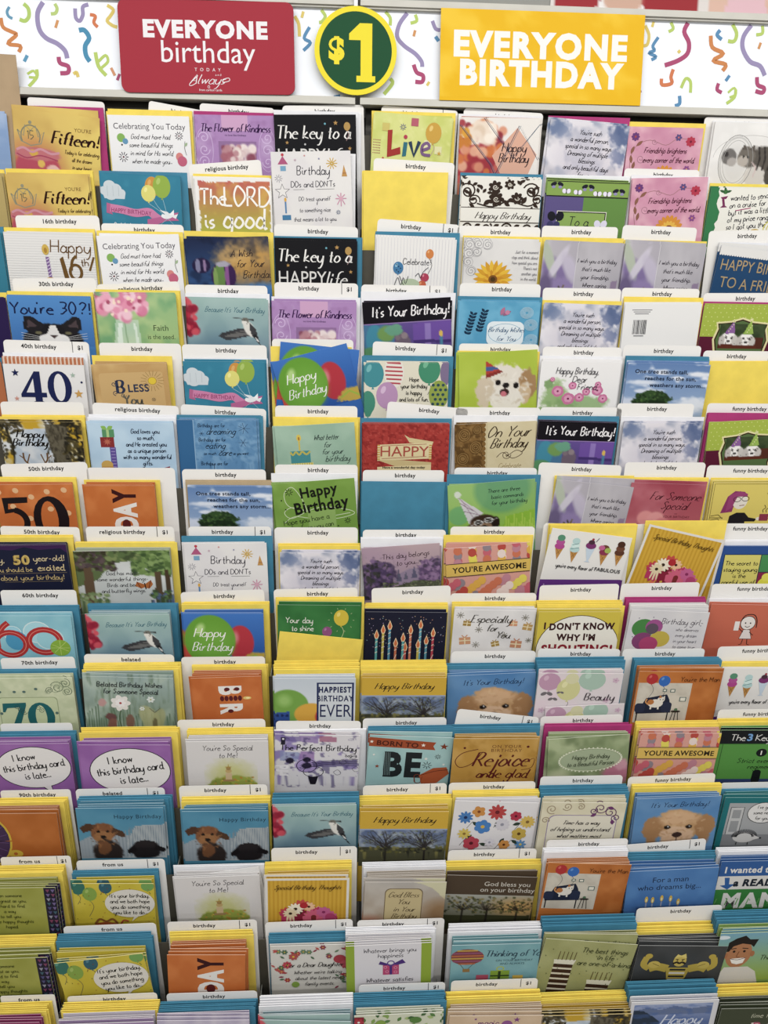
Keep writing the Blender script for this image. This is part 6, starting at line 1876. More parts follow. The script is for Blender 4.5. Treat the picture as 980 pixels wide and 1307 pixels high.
# ------------------------------------------------------------------ stock of the rack (millimetres, measured along the rack)
# tier, column, card, left edge, top edge above the tier line, width, tilt, envelope, spare cards, envelopes, tab (words, centre, width, top, tilt, price)
POCKETS = [
    (0, 'Z', 'sliverblue', -679.6, -9.8, 124.0, -2.1, 'blue', 1, 1, None),
    (0, 'A', 'fifteen', -544.8, -6.2, 135.1, -4.7, 'magenta', 1, 1, ('', -462.5, 120.7, 9.4, -2, 0)),
    (0, 'B', 'celebrating', -396.7, -12.6, 129.1, 0.5, 'yellow', 1, 2, None),
    (0, 'C', 'kindness', -259.0, -7.6, 128.1, 0.5, 'magenta', 1, 1, ('birthday', -191.0, 119.7, 7.7, -2, 0)),
    (0, 'D', 'keytoa', -131.8, -7.1, 132.9, 1.5, 'white', 2, 2, ('birthday', -52.3, 132.3, 13.7, 2, 0)),
    (0, 'E', 'live', 30.2, 1.7, 129.9, -3.0, 'yellow', 2, 2, ('birthday', 106.4, 126.2, 16.8, -2, 1)),
    (0, 'F', 'roses', 171.6, -1.2, 133.8, 0.5, 'white', 2, 1, ('birthday', 245.3, 132.8, 15.9, -2, 0)),
    (0, 'G', 'clouds', 322.4, 0.5, 134.1, -3.0, 'magenta', 1, 2, None),
    (0, 'H', 'friendship', 455.9, -7.5, 126.8, 0.4, 'yellow', 1, 1, None),
    (0, 'I', 'kitten', 599.8, 4.1, 137.4, 0.0, 'white', 2, 1, ('birthday', 652.4, 134.4, 18.5, 0, 0)),
    (1, 'Z', 'slivertan', -683.4, -19.0, 124.0, 0.3, 'yellow', 1, 2, None),
    (1, 'A', 'fifteen', -553.2, -16.2, 128.8, 0.3, 'yellow', 2, 2, None),
    (1, 'B', 'godthinks', -406.3, -11.5, 126.6, -1.3, 'blue', 2, 1, None),
    (1, 'C', 'lord', -257.9, -13.8, 122.5, 0.2, 'yellow', 1, 1, ('religious birthday', -209.8, 116.2, 9.8, 5, 0)),
    (1, 'D', 'dosdonts', -135.2, 25.6, 127.3, 2.4, 'white', 2, 1, None),
    (1, 'E', None, 13.6, 0.5, 137.6, 0.4, 'yellow', 0, 3, ('birthday', 96.1, 131.6, 19.4, -2, 0)),
    (1, 'F', 'damask', 174.6, -4.0, 132.0, -0.2, 'blue', 1, 2, None),
    (1, 'G', 'toa', 315.0, -4.4, 137.5, -0.7, 'white', 2, 2, None),
    (1, 'H', 'friendship', 457.3, 0.2, 127.8, 2.4, 'white', 1, 1, ('birthday', 508.6, 126.9, 16.1, 0, 0)),
    (1, 'I', 'cruise', 592.0, -10.0, 139.9, -0.2, 'yellow', 1, 2, None),
    (2, 'Z', 'sliverteal', -682.1, -15.6, 124.4, 0.6, 'blue', 1, 2, None),
    (2, 'A', 'sixteen', -552.0, -14.2, 137.4, -0.3, 'yellow', 2, 2, ('16th birthday', -470.4, 129.8, 12.9, 1, 0)),
    (2, 'B', 'celebrating', -409.4, -17.2, 129.0, 2.2, 'yellow', 2, 1, ('birthday', -338.6, 129.2, 2.8, 0, 0)),
    (2, 'C', 'wish', -272.2, -18.1, 133.0, 2.6, 'yellow', 2, 1, None),
    (2, 'D', 'keytoa', -128.3, -16.5, 131.9, 0.1, 'blue', 1, 2, ('birthday', -62.5, 134.6, 6.0, -1, 0)),
    (2, 'E', 'celebrate', 35.0, -8.6, 129.6, -1.0, 'blue', 1, 3, ('birthday', 103.2, 133.6, 15.2, -3, 1)),
    (2, 'F', 'gerbera', 178.9, -10.6, 123.8, -0.6, 'yellow', 1, 2, ('birthday', 234.8, 136.5, 10.7, 0, 0)),
    (2, 'G', 'lily', 308.3, -10.5, 131.9, -1.5, 'yellow', 3, 1, ('birthday', 368.7, 126.2, 13.4, 0, 0)),
    (2, 'H', 'lily', 443.6, -10.3, 136.2, -1.5, 'yellow', 3, 1, ('birthday', 502.1, 124.9, 16.1, -1, 0)),
    (2, 'I', 'tofriend', 606.7, -11.0, 141.5, -5.5, 'white', 1, 1, ('birthday', 648.7, 126.5, 12.9, 2, 0)),
    (3, 'Z', 'sliverpurple', -670.5, -20.1, 123.6, -0.2, 'yellow', 1, 2, None),
    (3, 'A', 'cat', -545.4, -18.1, 128.6, -0.2, 'yellow', 1, 2, ('30th birthday', -472.8, 129.0, 9.4, 1, 0)),
    (3, 'B', 'faith', -408.1, -12.2, 125.0, 0.4, 'yellow', 2, 2, ('religious birthday', -343.1, 129.4, 4.5, 3, 0)),
    (3, 'C', 'hummingbird', -266.8, -16.1, 128.1, -0.7, 'white', 1, 2, ('birthday', -205.1, 129.8, 3.2, 0, 0)),
    (3, 'D', 'kindness', -132.6, -18.8, 134.8, -0.1, 'white', 2, 1, ('birthday', -62.1, 133.7, 9.2, 0, 1)),
    (3, 'E', 'itsyour', 11.1, -19.3, 143.1, 4.3, 'white', 1, 1, ('birthday', 78.7, 137.8, 7.9, 0, 1)),
    (3, 'F', 'wishes4u', 167.4, -14.0, 133.0, -0.2, 'blue', 2, 2, ('birthday', 235.0, 131.8, 12.9, 0, 0)),
    (3, 'G', 'clouds', 306.3, -17.0, 128.8, -1.3, 'yellow', 2, 1, ('birthday', 370.3, 129.6, 7.8, 0, 0)),
    (3, 'H', 'barcode', 441.0, -14.9, 128.2, 0.9, 'yellow', 1, 2, ('birthday', 501.2, 129.6, 9.9, 0, 0)),
    (3, 'I', 'dalmatians', 574.6, -15.6, 138.4, -0.2, 'magenta', 1, 1, ('birthday', 642.8, 138.0, 4.7, 1, 0)),
    (4, 'Z', 'sliverorange', -674.5, -26.7, 122.3, 0.7, 'blue', 1, 1, None),
    (4, 'A', 'forty', -548.9, -17.5, 124.0, -0.4, 'white', 2, 1, ('40th birthday', -482.1, 130.5, 7.0, -1, 1)),
    (4, 'B', 'bless', -409.4, -26.9, 113.7, 2.5, 'yellow', 4, 2, ('birthday', -337.9, 127.4, 5.2, 0, 0)),
    (4, 'C', 'godthinks', -271.6, -20.4, 128.6, 0.1, 'white', 2, 1, ('birthday', -206.9, 132.6, 4.4, 0, 0)),
    (4, 'D', 'balloons', -133.3, -21.6, 123.5, 15.1, 'yellow', 1, 1, ('', -67.3, 128.8, 14.8, 0, 0)),
    (4, 'E', 'hope', 14.6, -19.2, 135.5, 0.7, 'blue', 2, 2, ('birthday', 92.5, 128.3, 10.7, -2, 1)),
    (4, 'F', 'shihtzu', 165.2, -4.5, 127.8, 4.1, 'yellow', 1, 1, ('birthday', 231.7, 129.8, 11.3, 0, 0)),
    (4, 'G', 'dearfriend', 300.2, -13.7, 131.4, -0.4, 'white', 2, 1, ('birthday', 368.5, 130.1, 8.0, 0, 0)),
    (4, 'H', 'onetree', 441.7, -13.9, 136.9, -0.9, 'blue', 2, 3, ('birthday', 500.3, 128.8, 12.2, 0, 0)),
    (4, 'I', None, 574.5, -12.3, 137.1, 0.7, 'yellow', 0, 2, ('birthday', 639.4, 138.5, 5.0, 0, 1)),
    (5, 'A', 'deer', -546.5, -19.5, 121.7, -0.2, 'yellow', 2, 3, ('', -485.5, 125.9, 8.3, 0, 0)),
    (5, 'B', 'godloves', -414.6, -20.4, 131.6, 0.4, 'white', 3, 3, ('religious birthday', -342.4, 132.5, 5.8, -2, 0)),
    (5, 'C', 'dreaming', -278.8, -15.5, 123.7, 0.4, 'blue', 2, 2, ('birthday', -206.3, 133.0, 3.3, -3, 0)),
    (5, 'D', 'whatbetter', -127.4, -25.8, 126.0, 3.9, 'yellow', 1, 3, ('birthday', -61.5, 129.6, 5.8, 0, 0)),
    (5, 'E', 'happyred', 12.0, -19.6, 138.4, 0.4, 'blue', 2, 2, ('birthday', 116.4, 129.1, 8.5, -5, 0)),
    (5, 'F', 'onyour', 158.7, -21.0, 131.4, 3.2, 'white', 1, 1, ('birthday', 229.4, 136.8, 5.7, 0, 0)),
    (5, 'G', 'itsyour', 294.4, -13.0, 128.3, -1.3, 'blue', 1, 2, ('birthday', 364.4, 133.2, 6.9, 0, 0)),
    (5, 'H', 'clouds', 431.9, -15.2, 130.4, 0.4, 'white', 3, 1, ('birthday', 485.8, 126.6, 14.3, 0, 0)),
    (5, 'I', 'dalmatians', 573.8, -13.5, 133.7, 3.2, 'magenta', 1, 2, ('funny birthday', 639.9, 137.4, 15.7, 0, 0)),
    (6, 'A', 'fifty', -553.4, -20.5, 117.8, 0.8, 'yellow', 2, 2, ('50th birthday', -479.2, 130.9, 11.0, 2, 0)),
    (6, 'B', 'dayside', -417.3, -20.4, 106.9, 0.2, 'yellow', 4, 1, ('', -348.2, 135.1, 4.0, 0, 0)),
    (6, 'C', 'onetree', -261.2, -21.7, 130.8, -0.4, 'tan', 1, 2, ('birthday', -205.1, 129.7, 2.0, 0, 0)),
    (6, 'D', 'hbgreen', -131.7, -19.4, 130.4, 4.7, 'white', 1, 1, ('birthday', -61.1, 128.6, 10.3, 0, 0)),
    (6, 'E', None, 10.7, -16.5, 131.7, -0.4, 'blue', 0, 2, ('birthday', 76.6, 129.3, 1.9, 0, 0)),
    (6, 'F', 'commands', 146.0, -20.5, 140.3, 5.0, 'blue', 1, 2, ('birthday', 224.0, 133.4, 6.4, 0, 0)),
    (6, 'G', 'lily', 321.2, -9.4, 127.0, -5.8, 'yellow', 2, 1, ('birthday', 360.0, 134.7, 13.5, -2, 0)),
    (6, 'H', 'someone', 442.8, -14.4, 124.3, -1.7, 'yellow', 1, 2, ('birthday', 498.4, 132.4, 16.7, 0, 0)),
    (6, 'I', 'thought', 577.8, -13.8, 136.8, 0.2, 'yellow', 2, 1, ('funny birthday', 637.7, 139.4, 12.1, 0, 0)),
    (7, 'A', 'hey50', -554.8, -12.3, 116.1, 1.2, 'yellow', 4, 3, ('50th birthday', -482.0, 118.2, 11.2, -1, 0)),
    (7, 'B', 'godmade', -427.5, -20.5, 143.4, 0.9, 'yellow', 5, 3, ('religious birthday', -346.6, 133.9, 11.2, 0, 1)),
    (7, 'C', 'dosdonts', -264.4, -12.1, 126.9, 0.5, 'blue', 1, 3, ('birthday', -194.4, 127.4, 11.2, 0, 1)),
    (7, 'D', 'clouds', -116.8, -23.7, 121.1, -0.8, 'yellow', 3, 4, ('birthday', -60.7, 130.3, 9.8, 0, 0)),
    (7, 'E', 'thisday', 9.3, -20.5, 123.0, 4.2, 'white', 1, 3, ('birthday', 77.2, 130.9, 5.8, 0, 0)),
    (7, 'F', 'awesome', 140.7, -20.9, 133.8, 5.1, 'yellow', 3, 2, ('birthday', 217.2, 134.8, 11.1, 0, 0)),
    (7, 'G', 'icecream', 307.2, 15.6, 130.7, -7.6, 'yellow', 3, 3, ('birthday', 358.7, 121.3, 15.1, -2, 0)),
    (7, 'H', 'sbt', 462.0, 21.3, 130.1, -13.1, 'yellow', 3, 2, ('', 488.1, 125.2, 16.4, 2, 0)),
    (7, 'I', 'secret', 578.8, -17.5, 136.0, -0.1, 'white', 1, 3, ('funny birthday', 632.8, 138.5, 16.4, 0, 0)),
    (8, 'A', 'sixty', -546.2, -18.0, 117.2, -0.4, 'blue', 4, 4, ('60th birthday', -481.1, 112.6, 12.9, 0, 0)),
    (8, 'B', 'hummingbird', -405.0, -17.6, 123.4, 0.8, 'blue', 5, 4, None),
    (8, 'C', 'balloons', -262.2, -16.1, 121.6, -0.4, 'yellow', 4, 4, ('birthday', -204.6, 127.7, 10.1, 2, 0)),
    (8, 'D', 'yourday', -119.5, -6.4, 127.3, -1.0, 'yellow', 1, 4, ('birthday', -61.0, 130.5, 13.4, 1, 0)),
    (8, 'E', 'candles', 16.4, -19.5, 127.1, -1.0, 'yellow', 1, 4, ('birthday', 86.8, 123.7, 15.4, 2, 0)),
    (8, 'F', 'especially', 153.7, -14.8, 128.5, -1.6, 'yellow', 3, 3, ('birthday', 216.9, 135.5, 3.8, 0, 0)),
    (8, 'G', 'shouting', 285.3, -16.2, 130.4, -0.4, 'yellow', 3, 6, ('birthday', 352.9, 126.7, 18.1, 1, 0)),
    (8, 'H', 'girl', 429.8, -11.2, 126.5, -2.9, 'magenta', 7, 3, ('birthday', 483.1, 126.8, 20.3, 1, 0)),
    (8, 'I', 'coral', 566.0, -11.9, 137.1, -1.5, 'white', 1, 2, ('funny birthday', 635.4, 136.4, 18.2, 0, 0)),
    (9, 'A', 'seventy', -543.9, -14.3, 119.1, -0.1, 'blue', 3, 3, ('70th birthday', -479.7, 109.6, 9.4, 1, 0)),
    (9, 'B', 'belated', -406.9, -7.4, 133.3, -2.5, 'yellow', 3, 6, ('belated', -343.2, 134.3, 13.4, -1, 0)),
    (9, 'C', 'birthside', -247.3, -11.1, 105.0, 1.5, 'yellow', 7, 3, ('birthday', -202.2, 126.9, 7.7, 0, 0)),
    (9, 'D', 'happiest', -122.2, -10.2, 122.4, -0.7, 'yellow', 4, 8, None),
    (9, 'E', 'trees', 9.6, -10.6, 128.8, -0.7, 'yellow', 4, 8, None),
    (9, 'F', 'puppy', 141.9, -18.9, 137.9, 2.2, 'blue', 3, 3, ('birthday', 215.5, 133.1, 13.0, 0, 0)),
    (9, 'G', 'beauty', 281.1, -7.4, 132.6, -1.3, 'blue', 3, 8, ('birthday', 350.9, 131.0, 15.8, -1, 0)),
    (9, 'H', 'theman', 437.6, -6.1, 133.4, -1.3, 'blue', 5, 6, ('birthday', 485.9, 131.5, 14.4, 0, 0)),
    (9, 'I', 'icecream', 583.0, -15.2, 133.5, -0.7, 'yellow', 1, 2, ('funny birthday', 639.5, 131.9, 18.5, 1, 0)),
    (10, 'A', 'late', -545.8, -7.4, 121.8, -0.4, 'blue', 4, 4, ('', -478.3, 105.3, 10.0, 0, 0)),
    (10, 'B', 'late', -407.6, -5.4, 132.8, -1.1, 'yellow', 5, 6, None),
    (10, 'C', 'sospecial', -253.4, -8.7, 121.9, -0.4, 'yellow', 4, 4, ('birthday', -203.7, 131.7, 12.4, 0, 0)),
    (10, 'D', 'perfect', -122.0, -7.2, 129.8, -2.3, 'white', 1, 2, ('birthday', -56.1, 130.3, 7.1, -1, 0)),
    (10, 'E', 'bornto', 21.8, -7.5, 129.1, -3.6, 'blue', 1, 4, ('birthday', 76.1, 129.4, 10.6, 0, 0)),
    (10, 'F', 'rejoice', 149.3, -10.5, 130.7, -1.1, 'blue', 4, 4, ('birthday', 222.3, 129.8, 16.9, -8, 1)),
    (10, 'G', 'beautiful', 295.8, -14.4, 126.6, 3.5, 'magenta', 5, 3, ('birthday', 352.9, 130.5, 10.4, 1, 0)),
    (10, 'H', 'awesome', 440.8, -7.9, 128.4, -1.0, 'yellow', 3, 4, None),
    (10, 'I', 'keys', 569.7, -6.3, 132.8, -1.0, 'yellow', 3, 3, ('funny birthday', 636.8, 133.8, 17.5, 0, 0)),
    (11, 'A', 'ninety', -558.1, -5.9, 120.3, -0.8, 'yellow', 5, 4, ('90th birthday', -476.2, 102.3, 10.8, 0, 0)),
    (11, 'B', 'yorkie', -411.2, -2.3, 126.8, -0.8, 'blue', 4, 4, ('belated', -352.3, 131.2, 10.8, 0, 1)),
    (11, 'C', 'yorkie', -257.6, -12.0, 126.9, -0.8, 'yellow', 4, 4, ('birthday', -199.4, 132.0, 13.1, 0, 1)),
    (11, 'D', 'hummingbird', -123.9, -8.5, 125.3, -0.1, 'blue', 1, 6, None),
    (11, 'E', 'trees', 7.3, -18.8, 134.3, -1.5, 'yellow', 4, 4, ('birthday', 75.6, 128.7, 8.2, 1, 1)),
    (11, 'F', 'flowers', 150.6, -4.4, 129.3, -3.4, 'yellow', 3, 4, ('birthday', 211.0, 135.3, 9.6, 0, 0)),
    (11, 'G', 'timehas', 283.9, -6.1, 130.3, -2.1, 'blue', 3, 6, ('birthday', 349.6, 129.4, 18.3, 0, 0)),
    (11, 'H', 'puppy', 430.0, -5.7, 132.3, 1.2, 'yellow', 4, 4, ('funny birthday', 491.6, 137.6, 16.7, 2, 0)),
    (11, 'I', 'porcupine', 572.7, -11.1, 133.6, -1.4, 'blue', 3, 3, ('', 639.2, 132.6, -0.1, 0, 0)),
    (12, 'A', 'whensomeone', -554.2, -8.0, 118.8, -1.2, 'yellow', 5, 6, ('from us', -472.8, 101.4, 13.3, 0, 1)),
    (12, 'B', 'bothhope', -416.6, -18.8, 117.8, -1.9, 'blue', 3, 3, ('from us', -350.2, 129.4, 3.6, 0, 1)),
    (12, 'C', 'sospecial', -269.1, -16.0, 125.8, 0.9, 'white', 3, 2, None),
    (12, 'D', 'sbt', -134.4, -13.1, 125.2, -1.2, 'yellow', 4, 4, ('birthday', -61.9, 129.2, 18.9, 0, 1)),
    (12, 'E', 'creamverse', 14.0, -17.7, 122.1, -1.9, 'white', 6, 4, None),
    (12, 'F', 'brownbless', 138.7, -20.5, 139.0, -3.8, 'yellow', 3, 3, ('birthday', 209.8, 137.0, 6.3, 0, 1)),
    (12, 'G', 'theman', 288.5, 8.1, 128.3, -3.8, 'white', 5, 4, ('birthday', 356.0, 127.4, 21.9, 0, 0)),
    (12, 'H', 'manbig', 414.8, -16.9, 141.2, 1.9, 'blue', 5, 3, ('birthday', 478.8, 126.8, 13.8, 4, 1)),
    (12, 'I', 'realman', 560.0, -5.0, 132.8, -0.4, 'white', 3, 4, None),
    (13, 'A', 'whensomeone', -562.7, -11.5, 118.6, 0.5, 'yellow', 5, 5, None),
    (13, 'B', 'bothhope', -435.8, -23.1, 128.1, 6.6, 'blue', 5, 5, ('from us', -363.1, 134.7, 10.7, 1, 0)),
    (13, 'C', 'dayside', -273.9, -12.0, 112.6, -2.4, 'yellow', 7, 3, ('birthday', -213.0, 132.3, 12.7, 0, 1)),
    (13, 'D', 'daughter', -126.5, -20.8, 119.8, -0.1, 'blue', 1, 4, ('birthday', -69.8, 131.0, 7.3, 1, 1)),
    (13, 'E', 'whatever', -15.1, -6.6, 127.1, 1.2, 'white', 5, 5, ('birthday', 68.7, 131.9, 5.2, 0, 1)),
    (13, 'F', 'thinking', 142.7, -12.0, 133.0, -0.3, 'white', 4, 6, None),
    (13, 'G', 'bestthings', 283.1, -3.6, 142.9, -7.4, 'blue', 4, 6, None),
    (13, 'H', 'biceps', 427.3, -23.1, 138.5, -3.0, 'yellow', 5, 5, ('birthday', 497.6, 133.8, 14.7, 1, 0)),
    (13, 'I', 'smileman', 550.3, -4.7, 134.0, 0.5, 'blue', 4, 6, None),
    (14, 'A', 'magenta', -570.7, 2.3, 119.0, -1.4, 'yellow', 3, 6, ('from us', -477.8, 77.5, 13.9, 0, 0)),
    (14, 'B', 'lavtop', -423.4, -2.1, 133.2, -0.2, 'yellow', 4, 6, ('birthday', -356.9, 130.4, 9.8, 1, 0)),
    (14, 'C', 'lavplain', -286.8, -5.7, 132.1, -2.2, 'blue', 3, 6, ('birthday', -212.5, 132.6, 7.9, 0, 0)),
    (14, 'D', 'hummingbird', -138.6, -7.0, 132.0, -4.3, 'white', 4, 6, None),
    (14, 'E', 'greenfloral', -2.5, -6.3, 128.6, 0.8, 'blue', 3, 7, ('birthday', 69.7, 129.6, 12.6, 0, 1)),
    (14, 'F', 'magic', 138.0, -12.1, 140.6, -2.2, 'yellow', 5, 5, ('birthday', 209.3, 131.5, 14.5, 0, 1)),
    (14, 'G', 'deer', 276.3, -19.0, 135.3, -0.8, 'yellow', 5, 5, None),
    (14, 'H', 'lake', 410.6, -2.8, 134.2, 0.1, 'blue', 3, 6, None),
    (14, 'I', 'party', 549.2, -17.6, 138.2, -1.4, 'yellow', 5, 5, None),
]
# streamers on the header strip: colour, width, points (mm along the strip, mm up)
CONFETTI = [
    ('#5a8fae', 3.5, [(-542.6, 125.1), (-546.7, 118.2), (-544.8, 111.5), (-539.0, 108.4)]),
    ('#a3bf5c', 4.7, [(-520.7, 130.3), (-514.0, 123.8), (-513.5, 112.6), (-519.9, 105.6), (-528.2, 107.6)]),
    ('#c77a42', 4.7, [(-556.9, 108.9), (-554.3, 95.4), (-541.5, 89.1), (-534.6, 84.8), (-548.7, 71.8), (-529.6, 69.0), (-532.6, 59.8)]),
    ('#8f83ad', 5.8, [(-490.5, 133.6), (-499.9, 117.5), (-498.9, 95.0), (-488.9, 81.7), (-472.4, 74.3), (-460.8, 64.3), (-457.8, 53.0)]),
    ('#a9c06a', 4.1, [(-472.6, 132.0), (-469.4, 125.3), (-472.2, 118.5), (-479.5, 117.1)]),
    ('#c98a52', 3.5, [(-469.2, 108.4), (-473.5, 97.0)]),
    ('#8f83ad', 4.7, [(-441.6, 126.3), (-441.1, 112.8), (-435.3, 108.4), (-430.0, 117.6), (-429.4, 128.9), (-420.7, 132.6)]),
    ('#cc6f44', 4.1, [(-419.1, 118.0), (-410.7, 116.0), (-413.6, 106.9), (-407.8, 100.2)]),
    ('#d0b85a', 4.1, [(-391.7, 132.5), (-382.3, 126.0), (-387.6, 116.8), (-392.8, 109.8), (-384.6, 103.3), (-377.3, 101.2)]),
    ('#3f86ac', 5.8, [(-437.3, 94.7), (-428.7, 95.0), (-422.0, 83.9), (-428.7, 72.2), (-428.2, 58.5), (-422.6, 49.5)]),
    ('#a9c05a', 4.7, [(-413.3, 63.5), (-409.5, 42.9), (-397.9, 29.4)]),
    ('#a9c05a', 3.5, [(-409.1, 49.9), (-397.6, 59.4), (-394.4, 50.3), (-404.7, 40.8)]),
    ('#a9436c', 5.3, [(-471.1, 54.9), (-469.2, 45.7), (-457.2, 41.5), (-457.7, 32.3), (-470.0, 30.7)]),
    ('#4f8fb4', 4.1, [(-519.6, 55.6), (-525.0, 46.3)]),
    ('#a9c05a', 4.1, [(-506.3, 35.4), (-507.0, 23.9), (-520.1, 9.6)]),
    ('#a9c05a', 3.0, [(-521.3, 28.0), (-511.3, 32.9), (-507.0, 23.9), (-519.2, 23.5)]),
    ('#d0b85a', 4.1, [(-449.3, 30.2), (-444.3, 32.7), (-442.2, 25.8)]),
    ('#c98a62', 3.5, [(-389.9, 41.2), (-384.3, 29.8)]),
    ('#a9436c', 3.5, [(-376.8, 32.4), (-381.0, 23.0)]),
    ('#a9c05a', 4.1, [(-54.5, 137.1), (-48.3, 128.1), (-53.3, 119.9), (-58.3, 118.6)]),
    ('#4f84b0', 4.1, [(-73.4, 111.2), (-82.2, 94.8), (-72.2, 88.1), (-83.6, 76.2)]),
    ('#d0b85a', 4.1, [(-97.0, 126.5), (-90.8, 115.2), (-89.7, 96.8)]),
    ('#d0b85a', 3.5, [(-83.2, 133.9), (-85.8, 124.6)]),
    ('#a9c05a', 4.1, [(48.3, 140.6), (56.0, 129.3), (56.1, 117.8)]),
    ('#8f83ad', 5.3, [(83.7, 137.2), (71.3, 120.6), (67.7, 101.9), (79.3, 88.3), (97.3, 77.2), (107.8, 65.8), (109.2, 57.6)]),
    ('#a9c05a', 4.1, [(96.4, 135.3), (99.1, 126.1), (89.0, 122.3)]),
    ('#c98a52', 3.5, [(96.8, 112.2), (94.4, 102.8)]),
    ('#a9436c', 5.3, [(95.1, 60.7), (100.4, 49.0), (110.7, 44.6), (109.6, 35.1), (98.1, 34.8)]),
    ('#d0b85a', 3.5, [(121.2, 35.5), (117.4, 29.4)]),
    ('#a9c05a', 4.7, [(57.0, 38.3), (61.0, 31.3), (47.1, 14.3)]),
    ('#8f83ad', 4.7, [(124.4, 127.0), (129.8, 115.6), (137.4, 113.5)]),
    ('#4f84b0', 4.7, [(130.0, 103.9), (135.2, 97.1)]),
    ('#4f84b0', 3.5, [(-24.4, 9.9), (-34.6, 7.2)]),
    ('#d0b85a', 4.1, [(475.1, 131.6), (482.5, 117.7), (480.9, 103.4), (474.5, 100.8)]),
    ('#4f84b0', 4.1, [(498.5, 114.6), (490.2, 101.3), (493.4, 94.3), (484.4, 90.4), (496.6, 84.9), (489.1, 79.9)]),
    ('#d0b85a', 3.5, [(489.0, 137.9), (487.0, 129.6)]),
    ('#a9c05a', 4.1, [(517.9, 137.7), (522.5, 128.4), (515.0, 123.4)]),
    ('#a9436c', 5.8, [(546.8, 138.6), (541.3, 124.3), (550.4, 108.0), (549.1, 91.3), (534.0, 80.1), (512.1, 72.2)]),
    ('#d0b85a', 4.1, [(536.8, 95.7), (533.1, 92.0)]),
    ('#cc6f44', 4.7, [(527.1, 66.7), (524.0, 54.6), (526.0, 45.0), (510.2, 42.1), (508.2, 51.7)]),
    ('#a9c05a', 4.1, [(542.5, 38.2), (549.3, 52.9), (557.7, 48.3), (559.0, 31.4)]),
    ('#4f84b0', 4.7, [(540.7, 26.1), (541.6, 13.9), (533.9, 10.1)]),
    ('#c77a42', 5.3, [(586.5, 119.8), (590.6, 102.1), (610.0, 93.2), (593.6, 81.9), (615.4, 76.6), (610.9, 66.8)]),
    ('#4f84b0', 4.7, [(601.7, 128.6), (597.0, 121.4), (605.5, 114.5)]),
    ('#a9c05a', 4.7, [(622.0, 138.8), (629.9, 124.8), (627.0, 112.8), (616.3, 112.5)]),
    ('#8f83ad', 5.8, [(653.8, 139.8), (642.2, 120.4), (642.6, 101.4), (656.3, 82.6), (674.3, 76.0), (683.7, 61.7)]),
    ('#a9c05a', 4.1, [(672.6, 138.1), (673.7, 126.2), (663.3, 123.5)]),
    ('#c98a52', 3.5, [(672.3, 111.9), (669.2, 102.2)]),
    ('#4f84b0', 4.1, [(623.5, 59.9), (617.6, 51.3)]),
    ('#a9436c', 4.7, [(605.8, 47.3), (604.0, 37.6), (612.4, 33.0)]),
    ('#a9c05a', 4.1, [(636.1, 38.5), (634.5, 26.3), (621.9, 16.2)]),
    ('#a9c05a', 3.0, [(623.1, 33.3), (633.2, 40.9), (636.7, 31.2), (626.4, 26.1)]),
    ('#a9436c', 5.3, [(670.6, 58.9), (673.0, 46.9), (684.2, 42.4), (682.2, 35.0), (669.9, 37.1)]),
    ('#8a3c5c', 3.5, [(470.7, 38.5), (474.0, 29.0)]),
]
# ------------------------------------------------------------------ materials


def mat(name, col, rough=.6, noise=0, scale=60, bump=0, spec=.4, trans=0):
    m = bpy.data.materials.new(name)
    m.use_nodes = True
    nt = m.node_tree
    b = nt.nodes['Principled BSDF']
    c = hx(col) + (1,)
    b.inputs['Base Color'].default_value = c
    b.inputs['Roughness'].default_value = rough
    b.inputs['Specular IOR Level'].default_value = spec
    if noise or bump:
        tc = nt.nodes.new('ShaderNodeTexCoord')
        n = nt.nodes.new('ShaderNodeTexNoise')
        n.inputs['Scale'].default_value = scale
        n.inputs['Detail'].default_value = 5
        nt.links.new(tc.outputs['Object'], n.inputs['Vector'])
        if noise:
            r = nt.nodes.new('ShaderNodeValToRGB')
            r.color_ramp.elements[0].color = tuple(x * (1 - noise) for x in c[:3]) + (1,)
            r.color_ramp.elements[1].color = tuple(min(1, x * (1 + noise)) for x in c[:3]) + (1,)
            r.color_ramp.elements[0].position = .35
            r.color_ramp.elements[1].position = .65
            nt.links.new(n.outputs['Fac'], r.inputs['Fac'])
            nt.links.new(r.outputs['Color'], b.inputs['Base Color'])
        if bump:
            bp = nt.nodes.new('ShaderNodeBump')
            bp.inputs['Strength'].default_value = bump
            bp.inputs['Distance'].default_value = .001
            nt.links.new(n.outputs['Fac'], bp.inputs['Height'])
            nt.links.new(bp.outputs['Normal'], b.inputs['Normal'])
    return m


def print_mat(name, rough, spec):
    """printed paper: the ink colour of each face comes from the mesh, over a faint paper grain"""
    m = mat(name, '#ffffff', rough, 0, 300, .06, spec)
    nt = m.node_tree
    a = nt.nodes.new('ShaderNodeVertexColor')
    a.layer_name = 'ink'
    nt.links.new(a.outputs['Color'], nt.nodes['Principled BSDF'].inputs['Base Color'])
    return m


